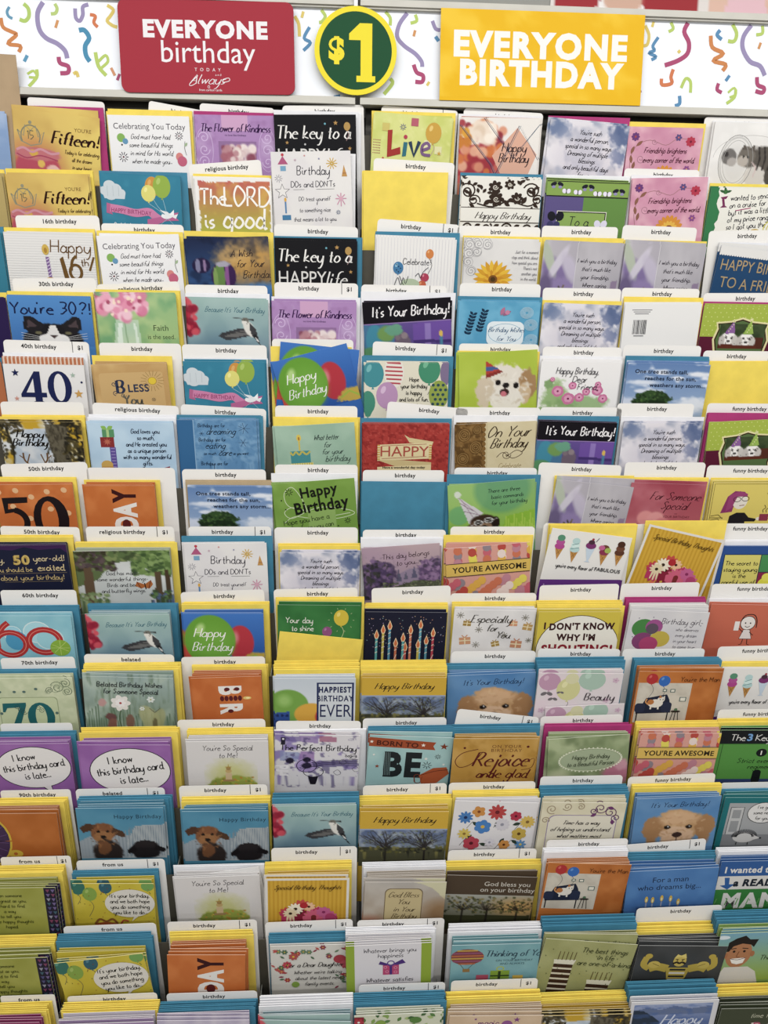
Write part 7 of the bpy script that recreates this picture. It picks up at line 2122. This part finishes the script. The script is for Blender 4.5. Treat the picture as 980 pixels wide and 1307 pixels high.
M_PRINT = print_mat('printed_card_stock', .5, .12)
M_SIGN = print_mat('printed_sign_board', .5, .12)
M_ENV = {'yellow': mat('yellow_envelope_paper', '#ebcf48', .75, .05, 40, .1), 'blue': mat('blue_envelope_paper', '#357f9f', .75, .06, 40, .1),
         'white': mat('white_envelope_paper', '#e2e2e6', .75, .03, 40, .1), 'magenta': mat('magenta_envelope_paper', '#b02a70', .75, .06, 40, .1),
         'tan': mat('tan_envelope_paper', '#b39a74', .75, .05, 40, .1)}
M_TRAY = mat('rack_olive_enamel', '#4c483d', .5, .08, 30)
M_DIV = mat('pocket_divider_plastic', '#8f918a', .35, .05, 30)
M_RAIL = mat('header_rail_enamel', '#b9b6ac', .45, .04, 20)
M_FRAME = mat('rack_side_enamel', '#7d7d76', .45, .05, 20)
M_KRAFT = mat('kraft_board', '#a98e6c', .85, .08, 25, .15)
M_FLOOR = mat('floor_vinyl', '#b9b2a6', .35, .08, 3)
M_WALL = mat('wall_paint', '#c9c6be', .8, .03, 8)


class MB:
    def __init__(s):
        s.V, s.F = [], []

    def hexa(s, o, ex, ey, ez, x0, x1, y0, y1, z0, z1):
        n = len(s.V)
        for z in (z0, z1):
            for x, y in ((x0, y0), (x1, y0), (x1, y1), (x0, y1)):
                s.V.append(tuple(o + ex * x + ey * y + ez * z))
        s.F += [tuple(n + i for i in f) for f in ((0, 3, 2, 1), (4, 5, 6, 7), (0, 1, 5, 4), (1, 2, 6, 5), (2, 3, 7, 6), (3, 0, 4, 7))]
        return s

    def build(s, name, m, parent=None):
        me = bpy.data.meshes.new(name)
        me.from_pydata(s.V, [], s.F)
        me.materials.append(m)
        me.update()
        o = bpy.data.objects.new(name, me)
        C.objects.link(o)
        if parent:
            o.parent = parent
        return o


def tag(o, label, cat, group=None, kind=None):
    if label:
        o['label'] = label
    if cat:
        o['category'] = cat
    if group:
        o['group'] = group
    if kind:
        o['kind'] = kind
    return o


def ink_mesh(name, V, F, K, m):
    me = bpy.data.meshes.new(name)
    me.from_pydata(V, [], F)
    at = me.color_attributes.new('ink', 'FLOAT_COLOR', 'CORNER')
    buf = []
    for f, k in zip(F, K):
        if isinstance(k, list):
            for c in k:
                buf += [c[0], c[1], c[2], 1.0]
        else:
            buf += [k[0], k[1], k[2], 1.0] * len(f)
    at.data.foreach_set('color', buf)
    me.materials.append(m)
    me.update()
    return me


def sheet(name, a, W, H, th, m, outline=None, lz=1.3e-5):
    """a sheet W x H (top left corner at the origin, hanging down -Z, face towards -Y) carrying the print of Art a"""
    s = W / 100.0
    ol = outline or [(0, 0), (100, 0), (100, H / s), (0, H / s)]
    n = len(ol)
    V = [(x * s, 0.0, -y * s) for x, y in ol] + [(x * s, th, -y * s) for x, y in ol]
    F = [tuple(range(n))[::-1], tuple(range(n, 2 * n))]
    K = [hx(a.bg), hx(a.edge)]
    for i in range(n):
        j = (i + 1) % n
        F.append((i, j, n + j, n + i))
        K.append(hx(a.edge))
    b = len(V)
    ymax = H / s
    lz = min(lz, .0007 / max(1, a.z))
    V += [(min(max(x, 0), 100) * s, -.00002 - z * lz, -min(max(y, 0.0), ymax) * s) for x, y, z in a.V]
    for f, k in zip(a.F, a.K):
        F.append(tuple(i + b for i in f))
        K.append(k)
    return ink_mesh(name, V, F, K, m)


# ------------------------------------------------------------------ rack frame of reference
LEAN, AL, PV, PX = R(28.0), R(3.0), 0.0980523, 0.14       # slope of the rack, lean of the cards, tier pitch, pocket pitch
Z7 = 1.0874247
EX = Vector((1, 0, 0))
EU = Vector((0, math.sin(AL), math.cos(AL)))
EN = Vector((0, -math.cos(AL), math.sin(AL)))
SU = Vector((0, math.sin(R(14)), math.cos(R(14))))
SN = Vector((0, -math.cos(R(14)), math.sin(R(14))))


def tier(r):
    return Vector((0, 0, Z7)) + (r - 7) * PV * Vector((0, -math.sin(LEAN), -math.cos(LEAN)))


S0 = tier(0) + EU * .018 - EN * .002
LEDGE = -.200


def put(o, r, x, u, n, rot=0.0):
    o.matrix_world = Matrix.Translation(tier(r) + EX * x + EU * u + EN * n) @ Matrix.Rotation(-AL, 4, 'X') @ Matrix.Rotation(R(-rot), 4, 'Y')
    return o


def put_sign(o, x, u, n):
    o.matrix_world = Matrix.Translation(S0 + EX * x + SU * u + SN * n) @ Matrix.Rotation(-R(14), 4, 'X')
    return o


# ------------------------------------------------------------------ room
b = MB()
b.hexa(Vector((0, 0, 0)), EX, Vector((0, 1, 0)), Vector((0, 0, 1)), -4, 4, -7, .75, -.05, 0)
tag(b.build('floor', M_FLOOR), 'pale vinyl shop floor in front of the card rack', None, kind='structure')
b = MB()
b.hexa(Vector((0, 0, 0)), EX, Vector((0, 1, 0)), Vector((0, 0, 1)), -4, 4, .62, .75, 0, 3.2)
tag(b.build('wall_back', M_WALL), 'pale painted shop wall behind the card rack', None, kind='structure')

load_font()

# ------------------------------------------------------------------ the two rack bays
COLS = 'ZABCDEFGHI'
AT = {(row[0], row[1]): row for row in POCKETS}
GAPX = {}
DOWN = Vector((0, -math.sin(LEAN), -math.cos(LEAN)))
OUT = Vector((0, -math.cos(LEAN), math.sin(LEAN)))
BAYS = [(-5 * PX, 0.0, -5, 0), (.008, 5 * PX + .034, 0, 5)]
for bi, (xa, xb, ca, cb) in enumerate(BAYS):
    rack = bpy.data.objects.new('display_rack', None)
    C.objects.link(rack)
    rack.location = ((xa + xb) / 2, 0, 0)
    tag(rack, ['olive tiered card rack bay under the red everyone birthday sign', 'olive tiered card rack bay under the yellow everyone birthday sign'][bi], 'rack', 'tiered card rack bays')
    rack_inv = Matrix.Translation(-Vector(rack.location))

    def part(mb, name, m, parent=None):
        o = mb.build(name, m)
        o.parent = parent or rack
        o.matrix_parent_inverse = Matrix.Identity(4) if parent else rack_inv
        return o
    o7 = Vector((0, 0, Z7))
    part(MB().hexa(o7, EX, DOWN, OUT, xa + .004, xb - .004, -7.6 * PV, 9.4 * PV, -.110, -.104), 'back_panel', M_TRAY)
    for x in (xa, xb):
        d = .0034 if x == xa else -.0034
        part(MB().hexa(o7, EX, DOWN, OUT, min(x, x + d), max(x, x + d), -7.3 * PV, 9.2 * PV, -.114, -.089), 'side_panel', M_FRAME)
    part(MB().hexa(Vector((0, 0, 0)), EX, Vector((0, 1, 0)), Vector((0, 0, 1)), xa, xb, -.36, .3, 0, .20).hexa(Vector((0, 0, 0)), EX, Vector((0, 1, 0)), Vector((0, 0, 1)), xa, xb, -.38, .3, .20, .225), 'base_deck', M_FRAME)
    for r in range(15):
        o = tier(r)
        mb = MB()
        mb.hexa(o, EX, EU, EN, xa + .004, xb - .004, LEDGE - .002, -.030, -.0022, -.0010)
        mb.hexa(o, EX, EU, EN, xa + .004, xb - .004, LEDGE - .002, LEDGE, -.0022, .0385)
        mb.hexa(o, EX, EU, EN, xa + .004, xb - .004, LEDGE - .002, LEDGE + .034, .0375, .0385)
        t = part(mb, 'pocket_tray', M_TRAY)
        for c in range(ca, cb + 1):
            x = c * PX + (.008 if bi else 0)
            x = min(max(x, xa + .0048), xb - .0048)
            lq, rq = AT.get((r, COLS[c + 4])) if c + 4 >= 0 else None, AT.get((r, COLS[c + 5])) if c + 5 < 10 else None
            g0 = (lq[3] + lq[5]) / 1000 + max(0, .2 * math.sin(R(lq[6]))) if lq else -9
            g1 = rq[3] / 1000 - max(0, -.2 * math.sin(R(rq[6]))) if rq else 9
            if lq and rq and c not in (ca, cb):
                x = (g0 + g1) / 2
            if min(x - g0, g1 - x) < .0022:
                continue
            GAPX[(r, c + 5)] = x
            dv = MB().hexa(o, EX, EU, EN, x - .0004, x + .0004, LEDGE, -.120, .0016, .0370).build('pocket_divider', M_DIV)
            dv.parent = t
            dv.matrix_parent_inverse = Matrix.Identity(4)
    # header channel
    hb = MB().hexa(S0, EX, SU, SN, xa, xb, .000, .146, -.010, -.003)
    part(hb, 'header_backing', M_RAIL)
    part(MB().hexa(S0, EX, SU, SN, xa, xb, -.0045, .0055, -.012, .006).hexa(S0, EX, SU, SN, xa, xb, .0055, .0075, -.012, .0025), 'bottom_rail', M_RAIL)
    part(MB().hexa(S0, EX, SU, SN, xa, xb, .1425, .1525, -.012, .006).hexa(S0, EX, SU, SN, xa, xb, .1395, .1425, -.012, .003), 'top_rail', M_RAIL)
    part(MB().hexa(S0, EX, SU, SN, xa, xb, .1525, .42, -.016, -.010), 'upper_panel', M_FRAME)
    part(MB().hexa(S0, EX, SU, SN, xa + .01, xb - .01, -.06, .1, -.034, -.028), 'header_bracket', M_TRAY)
    # white confetti strip
    a = Art('#e4e8f0', '#c9c9c9')
    W = (xb - xa) * 1000
    for c, wd, pts in CONFETTI:
        if all(xa * 1000 + 3 < p[0] < xb * 1000 - 3 for p in pts):
            q = [((p[0] - xa * 1000) * 100 / W, (140 - p[1]) * 100 / W) for p in pts]
            q = [(min(max(x, .3), 99.7), min(max(y, .3), 132 * 100 / W)) for x, y in q]
            a.L(q, wd * 125 / W, c, k=4)
    me = sheet('confetti_strip', a, xb - xa, .134, .0008, M_SIGN)
    st = bpy.data.objects.new('confetti_strip', me)
    C.objects.link(st)
    put_sign(st, xa, .140, -.0022)
    mw = st.matrix_world.copy()
    st.parent = rack
    st.matrix_parent_inverse = rack_inv
    st['label'] = 'white strip printed with coloured confetti streamers'


# ------------------------------------------------------------------ signs


def rr(x0, y0, x1, y1, r, n=6):
    p = []
    for cx, cy, a0 in ((x1 - r, y0 + r, -90), (x1 - r, y1 - r, 0), (x0 + r, y1 - r, 90), (x0 + r, y0 + r, 180)):
        for k in range(n + 1):
            g = R(a0 + 90 * k / n)
            p.append((cx + r * math.cos(g), cy + r * math.sin(g)))
    return p


# red plastic sign
a = Art('#a32434', '#8a1c2a')
W_ = '#dcd9dc'
a.T('EVERYONE', 49.5, 19.5, 9.6, W_, 2, sx=1.06).T('birthday', 50, 33, 11.6, W_, 0, sx=.97)
a.T('TODAY', 50.5, 37.6, 1.7, W_, sp=.95).T('and', 56, 40, 1.2, W_, sp=.4).S('Always', 49, 44.4, 5.0, W_, w=.3, pen=1.2, sl=.55, sx=1.2).L([(43, 44), (40, 45.5), (39, 44.6), (44, 40)], .35, W_, k=3).L([(58, 42), (61.5, 41), (62, 42.6), (58, 43.6)], .35, W_, k=3).O(50, 46, .6, .7, .25, W_, n=8).T('from carlton cards', 51, 48.3, 1.2, W_)
o = bpy.data.objects.new('header_sign', sheet('header_sign', a, .275, .1365, .0018, M_SIGN, rr(0, 0, 100, 49.6 * 1.0, 4.5)))
C.objects.link(o)
put_sign(o, -.3735, .1385, .0082)
o.matrix_world = o.matrix_world @ Matrix.Rotation(R(-.75), 4, 'Y')
tag(o, 'red sign with rounded corners reading everyone birthday in white', 'sign', 'header signs')
# yellow sign
a = Art('#e0aa00', '#b88c10')
im = Img(0, 0, 100, 39.5, 2.5, '#e0aa00').nz('#e6b81e', 12, .45, .7, 4)
a.I(im)
a.T('EVERYONE', 49.5, 20.6, 12, '#e2e0dc', 2, sx=1.02).T('BIRTHDAY', 50, 33.4, 12, '#e2e0dc', 2, sx=.98)
o = bpy.data.objects.new('header_sign', sheet('header_sign', a, .334, .1375, .0012, M_SIGN))
C.objects.link(o)
put_sign(o, .137, .1425, .0076)
o.matrix_world = o.matrix_world @ Matrix.Rotation(R(-.1), 4, 'Y')
tag(o, 'yellow sign reading everyone birthday in bold white capitals', 'sign', 'header signs')
# round price sign
a = Art('#e2cf1c', '#c8b418')
a.E(50, 50, 44, 44, '#0f4a28', n=72)
a.P([(55, 19), (70, 19), (70, 78), (74, 78), (74, 85), (51, 85), (51, 78), (56, 78), (56, 38), (42, 38), (42, 31)], '#e2cf1c').T('$', 28, 60, 27, '#e2cf1c', 2, sx=1.0)
o = bpy.data.objects.new('price_sign', sheet('price_sign', a, .132, .132, .0014, M_SIGN, [(50 + 50 * math.cos(2 * PHI * k / 72), 50 + 50 * math.sin(2 * PHI * k / 72)) for k in range(72)]))
C.objects.link(o)
put_sign(o, -.0655, .1395, .0105)
tag(o, 'round green and yellow one dollar price sign between the two header signs', 'sign')
hk = MB().hexa(Vector((.066, 0, 0)), EX, Vector((0, 1, 0)), Vector((0, 0, 1)), -.003, .003, .0004, .0012, -.008, .014)
hk.hexa(Vector((.066, 0, 0)), EX, Vector((0, 1, 0)), Vector((0, 0, 1)), -.003, .003, -.004, .0012, .012, .014)
h = hk.build('hanger_clip', M_ENV['white'], o)
# poster above the right bay
a = Art('#cfc8c4', '#999')
im = Img(0, 0, 100, 60, 1.2, '#cdc6c2')
im.po([(2, 60), (0, 44), (10, 30), (26, 26), (40, 26), (56, 30), (66, 44), (66, 60)], '#9c222a').po([(27, 26), (39, 26), (36, 44), (42, 60), (19, 60), (30, 44)], '#d9d6d6').el(32, 54, 9, 8, '#c29a86', nz=.2).el(33, 14, 8, 11, '#c9a08a').el(33, 6, 8.6, 6, '#4a3428').el(33, 24, 4, 4, '#c29a86')
im.po([(70, 60), (72, 36), (80, 30), (88, 30), (98, 36), (100, 60)], '#cda694').po([(78, 60), (80, 34), (84, 38), (89, 38), (93, 33), (97, 60)], '#d2a9b2').el(85, 15, 7, 10, '#d0ab98').el(85, 9, 9, 8, '#6a4a34').el(85, 16, 6, 8, '#d0ab98').el(85, 27, 3.4, 4, '#cda694')
a.I(im)
o = bpy.data.objects.new('poster', sheet('poster', a, .375, .225, .001, M_SIGN))
C.objects.link(o)
put_sign(o, .318, .152 + .226, -.0086)
tag(o, 'photo poster of people in red and pink clothes above the yellow sign', 'poster')
# kraft sheet at the end of the top row
mb = MB().hexa(Vector((0, 0, 0)), EX, Vector((0, 1, 0)), Vector((0, 0, 1)), -.09, 0, 0, .0007, -.268, 0)
o = mb.build('cardboard_sheet', M_KRAFT)
put(o, 0, -.5305, .069, .0050, -1.5)
tag(o, 'brown kraft cardboard sheet standing upright at the end of the top row', 'cardboard')

# ------------------------------------------------------------------ pockets
ORD = ['second', 'third', 'fourth', 'fifth', 'sixth', 'seventh', 'eighth', 'ninth', 'tenth', 'eleventh', 'twelfth']
NTH = ['frontmost', 'second', 'third', 'fourth', 'fifth', 'sixth', 'seventh', 'eighth', 'ninth', 'tenth', 'eleventh', 'twelfth']
TIERW = ['first', 'second', 'third', 'fourth', 'fifth', 'sixth', 'seventh', 'eighth', 'ninth', 'tenth', 'eleventh', 'twelfth', 'thirteenth', 'fourteenth', 'fifteenth']
COUNT = {}
for row in POCKETS:
    COUNT[row[2]] = COUNT.get(row[2], 0) + 1


def short(d, env):
    return DESIGN[d][0] if d else 'plain ' + env + ' envelope'


def where(row):
    """what tells this pocket from others holding the same card: the card under or over it"""
    r, c, d = row[:3]
    if d == 'yorkie':
        return ' by the belated tab' if c == 'B' else ' by a plain birthday tab'
    if d and COUNT[d] == 1:
        return ''
    for dr, word in ((1, 'above'), (-1, 'below')):
        q = AT.get((r + dr, c))
        if q and q[2] and COUNT[q[2]] == 1:
            return f' {word} the {short(q[2], 0)}'
    return f' in the {TIERW[r]} row'


def clip16(t):
    wds = t.split()
    return ' '.join(wds[:16])


random.seed(11)
TABART = {}


def tab_mesh(text, W, price):
    k = 100.0 / W / 1000          # print units per metre -> W in mm here
    a = Art('#e5e2de', '#d6d4d0')
    if text:
        h = 100 * 6.7 / W
        tx = 41 if price else 52
        a.T(text, tx, 100 * 11.8 / W, h, '#16161a', 1, sx=1.0)
    if price:
        a.R(80, 0, 80.8, 100 * 17 / W, '#444448').T('$1', 90, 100 * 12.2 / W, 100 * 6.6 / W, '#1d1d22', 1)
    H = .19
    s = W / 1000 / 100
    hh = H / s
    ol = []
    for cx, a0 in ((100 - 4.5, -90), (4.5, 180)):
        for q in range(6):
            g = R(a0 + 18 * q)
            ol.append((cx + 4.5 * math.cos(g), 4.5 + 4.5 * math.sin(g)))
    ol = ol[:6] + [(100, hh), (0, hh)] + ol[6:]
    return sheet('divider_tab', a, W / 1000, H, .0005, M_PRINT, ol)


def env_mesh(W, H, m):
    """paper envelope, slightly puffed in the middle, lower edge on the ledge"""
    V, F = [], []
    nx, nz = 4, 4
    for side, y0, sg in ((0, 0.0, -1), (1, .0011, 1)):
        for j in range(nz + 1):
            for i in range(nx + 1):
                u, v = i / nx, j / nz
                V.append((W * u, y0 + sg * .00035 * math.sin(PHI * u) * math.sin(PHI * v), -H * v))
    n = (nx + 1) * (nz + 1)
    for j in range(nz):
        for i in range(nx):
            q = j * (nx + 1) + i
            F.append((q, q + nx + 1, q + nx + 2, q + 1))
            F.append((n + q, n + q + 1, n + q + nx + 2, n + q + nx + 1))
    rim = [i for i in range(nx + 1)] + [j * (nx + 1) + nx for j in range(1, nz + 1)] + [nz * (nx + 1) + i for i in range(nx - 1, -1, -1)] + [j * (nx + 1) for j in range(nz - 1, 0, -1)]
    for i in range(len(rim)):
        p, q = rim[i], rim[(i + 1) % len(rim)]
        F.append((p, q, n + q, n + p))
    me = bpy.data.meshes.new('envelope')
    me.from_pydata(V, [], F)
    me.materials.append(m)
    me.update()
    return me


NB_TOTAL = sum(1 for r_ in POCKETS if r_[2])
order_c, order_e = [], []
for row in POCKETS:
    order_c += [(k, -row[0], row[1]) for k in range(row[8])]
    order_e += [(k, -row[0], row[1]) for k in range(row[9])]
keep_c = set(sorted(order_c)[:max(0, 292 - NB_TOTAL)])
keep_e = set(sorted(order_e)[:296])
REST_C, REST_E = ([], [], []), {}
CARD_GAP, ENV_GAP = .0024, .0021

for row in POCKETS:
    r, c, d, x0, u0, wd, rot, env, nb, ne, tb = row
    x0, u0, wd = x0 / 1000, u0 / 1000, wd / 1000
    rs = random.Random(r * 37 + COLS.index(c))
    gf = 1.0 if r < 6 else 1.0 + .05 * (r - 6)
    EG, CG = ENV_GAP * gf, CARD_GAP * gf
    tf = .0025 + EG * ne + CG * nb + .0015
    wh = where(row)
    sh = short(d, env)
    ci = COLS.index(c)
    left = AT.get((r, COLS[ci - 1])) if ci else None
    right = AT.get((r, COLS[ci + 1])) if ci + 1 < len(COLS) else None
    # a stack may spread over three quarters of the gap on one side and a quarter on the other
    gl = x0 - (left[3] + left[5]) / 1000 if left else .02
    gr_ = right[3] / 1000 - x0 - wd if right else .02
    lim0 = x0 - max(0, gl * .25 - .0004)
    lim1 = x0 + wd + max(0, gr_ * .75 - .0004)
    if (r, ci) in GAPX:
        lim0 = max(lim0, GAPX[(r, ci)] + .0009)
    if (r, ci + 1) in GAPX:
        lim1 = min(lim1, GAPX[(r, ci + 1)] - .0009)
    # front card
    if d:
        a = art(d)
        H = u0 - LEDGE - .0006 - (wd * abs(math.sin(R(rot))) if rot < 0 else 0)
        me = sheet('greeting_card', a, wd, H, .0010, M_PRINT)
        o = bpy.data.objects.new('greeting_card', me)
        C.objects.link(o)
        put(o, r, x0, u0, tf, rot)
        lab = DESIGN[d][1] + wh
        if len(lab.split()) > 16:
            lab = f'{sh} card facing out of the pocket{wh}'
        tag(o, clip16(lab), 'greeting card', 'cards facing out of the rack pockets')
        front = o
        sgn = rs.choice((-1, -1, 1))
        for k in range(nb):
            dx = sgn * rs.uniform(.001, .004) * (1 + k * .6) if k < 3 else sgn * rs.uniform(0, .009)
            dx = min(max(dx, lim0 - x0), max(0, lim1 - x0 - wd))
            du = rs.uniform(-.0005, .0035)
            rr_ = rot * .4 + rs.uniform(-.6, .6) if abs(rot) > 3 else rot + rs.uniform(-.2, .2)
            n = tf - CG * (k + 1)
            if rr_ < 0:
                du += wd * abs(math.sin(R(rr_))) * .5
            du -= max(0, u0 + du - .004)
            if (k, -r, c) in keep_c:
                q = front.copy()
                C.objects.link(q)
                put(q, r, x0 + dx, u0 + du, n, rr_)
                tag(q, clip16(f'{ORD[k]} {sh} card, behind the front one{wh}'), 'greeting card', 'spare cards stacked in the rack pockets')
            else:
                V, F, K = REST_C
                m_ = len(V)
                in_ = rs.uniform(.001, .004)
                us = u0 + du + wd * math.sin(R(rot)) / 2
                M4 = Matrix.Translation(tier(r) + EX * (x0 + in_) + EU * us + EN * n) @ Matrix.Rotation(-AL, 4, 'X')
                ws, hh = wd - in_ - .001, us - LEDGE - .001
                for y in (0, .0008):
                    for px, pz in ((0, 0), (ws, 0), (ws, -hh), (0, -hh)):
                        V.append(tuple(M4 @ Vector((px, y, pz))))
                F += [tuple(m_ + i for i in f) for f in ((0, 3, 2, 1), (4, 5, 6, 7), (0, 1, 5, 4), (1, 2, 6, 5), (2, 3, 7, 6), (3, 0, 4, 7))]
                K += [hx(a.bg)] + [hx(a.edge)] * 5
    # envelopes, front to back
    tabtop = (tb[3] / 1000 if tb else .03)
    for k in range(ne):
        n = .0025 + EG * (ne - 1 - k) + .0014
        if d:
            ex0 = max(x0 - rs.uniform(.0005, .004), lim0)
            ex1 = min(x0 + wd + rs.uniform(.004, .010), lim1)
            if ex1 - ex0 < .07:
                ex0, ex1 = x0, x0 + wd
            eu = u0 + rs.uniform(.004, .0085) + .0006 * k + max(0, wd * math.sin(R(rot)))
            eu = min(eu, max(tabtop - (.0105 if r < 8 else .0125), u0 + .0015) + rs.uniform(-.001, .001))
            if r == 0:
                eu = min(eu, .006)
            er = 0.0
        else:
            ex0, ex1, eu, er = x0 - (.0 if k == 0 else rs.uniform(0, .004)), x0 + wd + (.0 if k == 0 else rs.uniform(0, .004)), u0 + .001 * k, rot
            n = tf - .0015 - EG * k
        W = ex1 - ex0
        H = eu - LEDGE - .0006 - W * abs(math.sin(R(er))) * (1 if er < 0 else 0)
        if not d and k == 0:
            lab, grp = f'plain {env} envelope facing out of the pocket{wh}', 'plain envelopes facing out of the pockets'
        elif k == ne - 1 and ne > 1:
            lab, grp = f'backmost {env} envelope behind the {sh} cards{wh}' if d else f'backmost {env} envelope behind the {sh}{wh}', f'envelopes in tier {TIERW[r]}'
        else:
            lab, grp = (f'{NTH[k] if ne > 1 else "single"} {env} envelope behind the {sh} cards{wh}' if d else f'{NTH[k]} {env} envelope behind the {sh}{wh}'), f'envelopes in tier {TIERW[r]}'
        if (k, -r, c) in keep_e:
            o = bpy.data.objects.new('envelope', env_mesh(W, H, M_ENV[env]))
            C.objects.link(o)
            put(o, r, ex0, eu, n, er)
            tag(o, clip16(lab), 'envelope', 'envelopes stacked behind the cards')
        else:
            V, F = REST_E.setdefault(env, ([], []))
            m_ = len(V)
            M4 = Matrix.Translation(tier(r) + EX * ex0 + EU * eu + EN * n) @ Matrix.Rotation(-AL, 4, 'X')
            for y in (0, .0011):
                for px, pz in ((0, 0), (W, 0), (W, -H), (0, -H)):
                    V.append(tuple(M4 @ Vector((px, y, pz))))
            F += [tuple(m_ + i for i in f) for f in ((0, 3, 2, 1), (4, 5, 6, 7), (0, 1, 5, 4), (1, 2, 6, 5), (2, 3, 7, 6), (3, 0, 4, 7))]
    # divider tab
    if tb:
        text, xc, tw, ut, trot, price = tb
        if r == 0:
            ut = min(ut, 12.0)
        key = (text, round(tw), price)
        if key not in TABART:
            TABART[key] = tab_mesh(text, tw, price)
        o = bpy.data.objects.new('divider_tab', TABART[key])
        C.objects.link(o)
        put(o, r, xc / 1000 - tw / 2000, ut / 1000 - tw / 2000 * math.sin(R(trot)), .0007, trot)
        t_ = f'reading {text}' if text else 'with no words showing'
        tag(o, clip16(f'white tab {t_} behind the {sh}' + (' cards' if d else '') + wh), 'divider tab', 'divider tabs')

V, F, K = REST_C
o = bpy.data.objects.new('spare_cards', ink_mesh('spare_cards', V, F, K, M_PRINT))
C.objects.link(o)
tag(o, 'rearmost spare cards deep in the stacks with only their top edges showing', 'greeting cards', kind='stuff')
me = bpy.data.meshes.new('spare_envelopes')
V, F, MI = [], [], []
for i, (e, (v, f)) in enumerate(REST_E.items()):
    n = len(V)
    V += v
    F += [tuple(q + n for q in g) for g in f]
    MI += [i] * len(f)
    me.materials.append(M_ENV[e])
me.from_pydata(V, [], F)
me.polygons.foreach_set('material_index', MI)
o = bpy.data.objects.new('spare_envelopes', me)
C.objects.link(o)
tag(o, 'rearmost spare envelopes deep in the stacks with only their top edges showing', 'envelopes', kind='stuff')

# ------------------------------------------------------------------ loose pieces


def loose_card(d, r, x, u, wd, n, rot, lab, H=None):
    H = H or (u - LEDGE - .001 - (wd * abs(math.sin(R(rot))) if rot < 0 else 0))
    o = bpy.data.objects.new('greeting_card', sheet('greeting_card', art(d), wd, H, .001, M_PRINT))
    C.objects.link(o)
    put(o, r, x, u, n, rot)
    return tag(o, lab, 'greeting card', 'spare cards stacked in the rack pockets')


loose_card('balloons', 4, -.1177, .0115, .125, .0072, -5.4, 'tilted balloon card behind the front green balloon card, above the mint card')
loose_card('beauty', 9, .2959, -.0679, .125, .0345, 2.4, 'lower pale pink beauty card standing in front of its twin')
o = bpy.data.objects.new('envelope', env_mesh(.1300, .125, M_ENV['yellow']))
C.objects.link(o)
put(o, 8, -.1170, -.0513, .0185, -7.2)
tag(o, 'tilted yellow envelope standing in front of the dark green card', 'envelope')
o = bpy.data.objects.new('divider_tab', tab_mesh('birthday', 100, 0))
C.objects.link(o)
put(o, 0, -.3311, .0110, .0020, -8)
tag(o, 'tilted loose white tab reading birthday behind the top celebrating cards', 'divider tab', 'divider tabs')
o = bpy.data.objects.new('greeting_card', sheet('greeting_card', art('plain'), .1285, .172, .0006, M_PRINT))
C.objects.link(o)
put(o, 12, -.2720, -.0240, .0112, 8.5)
tag(o, 'plain white card leaf sticking up at an angle behind the lower so special card', 'greeting card', 'spare cards stacked in the rack pockets')
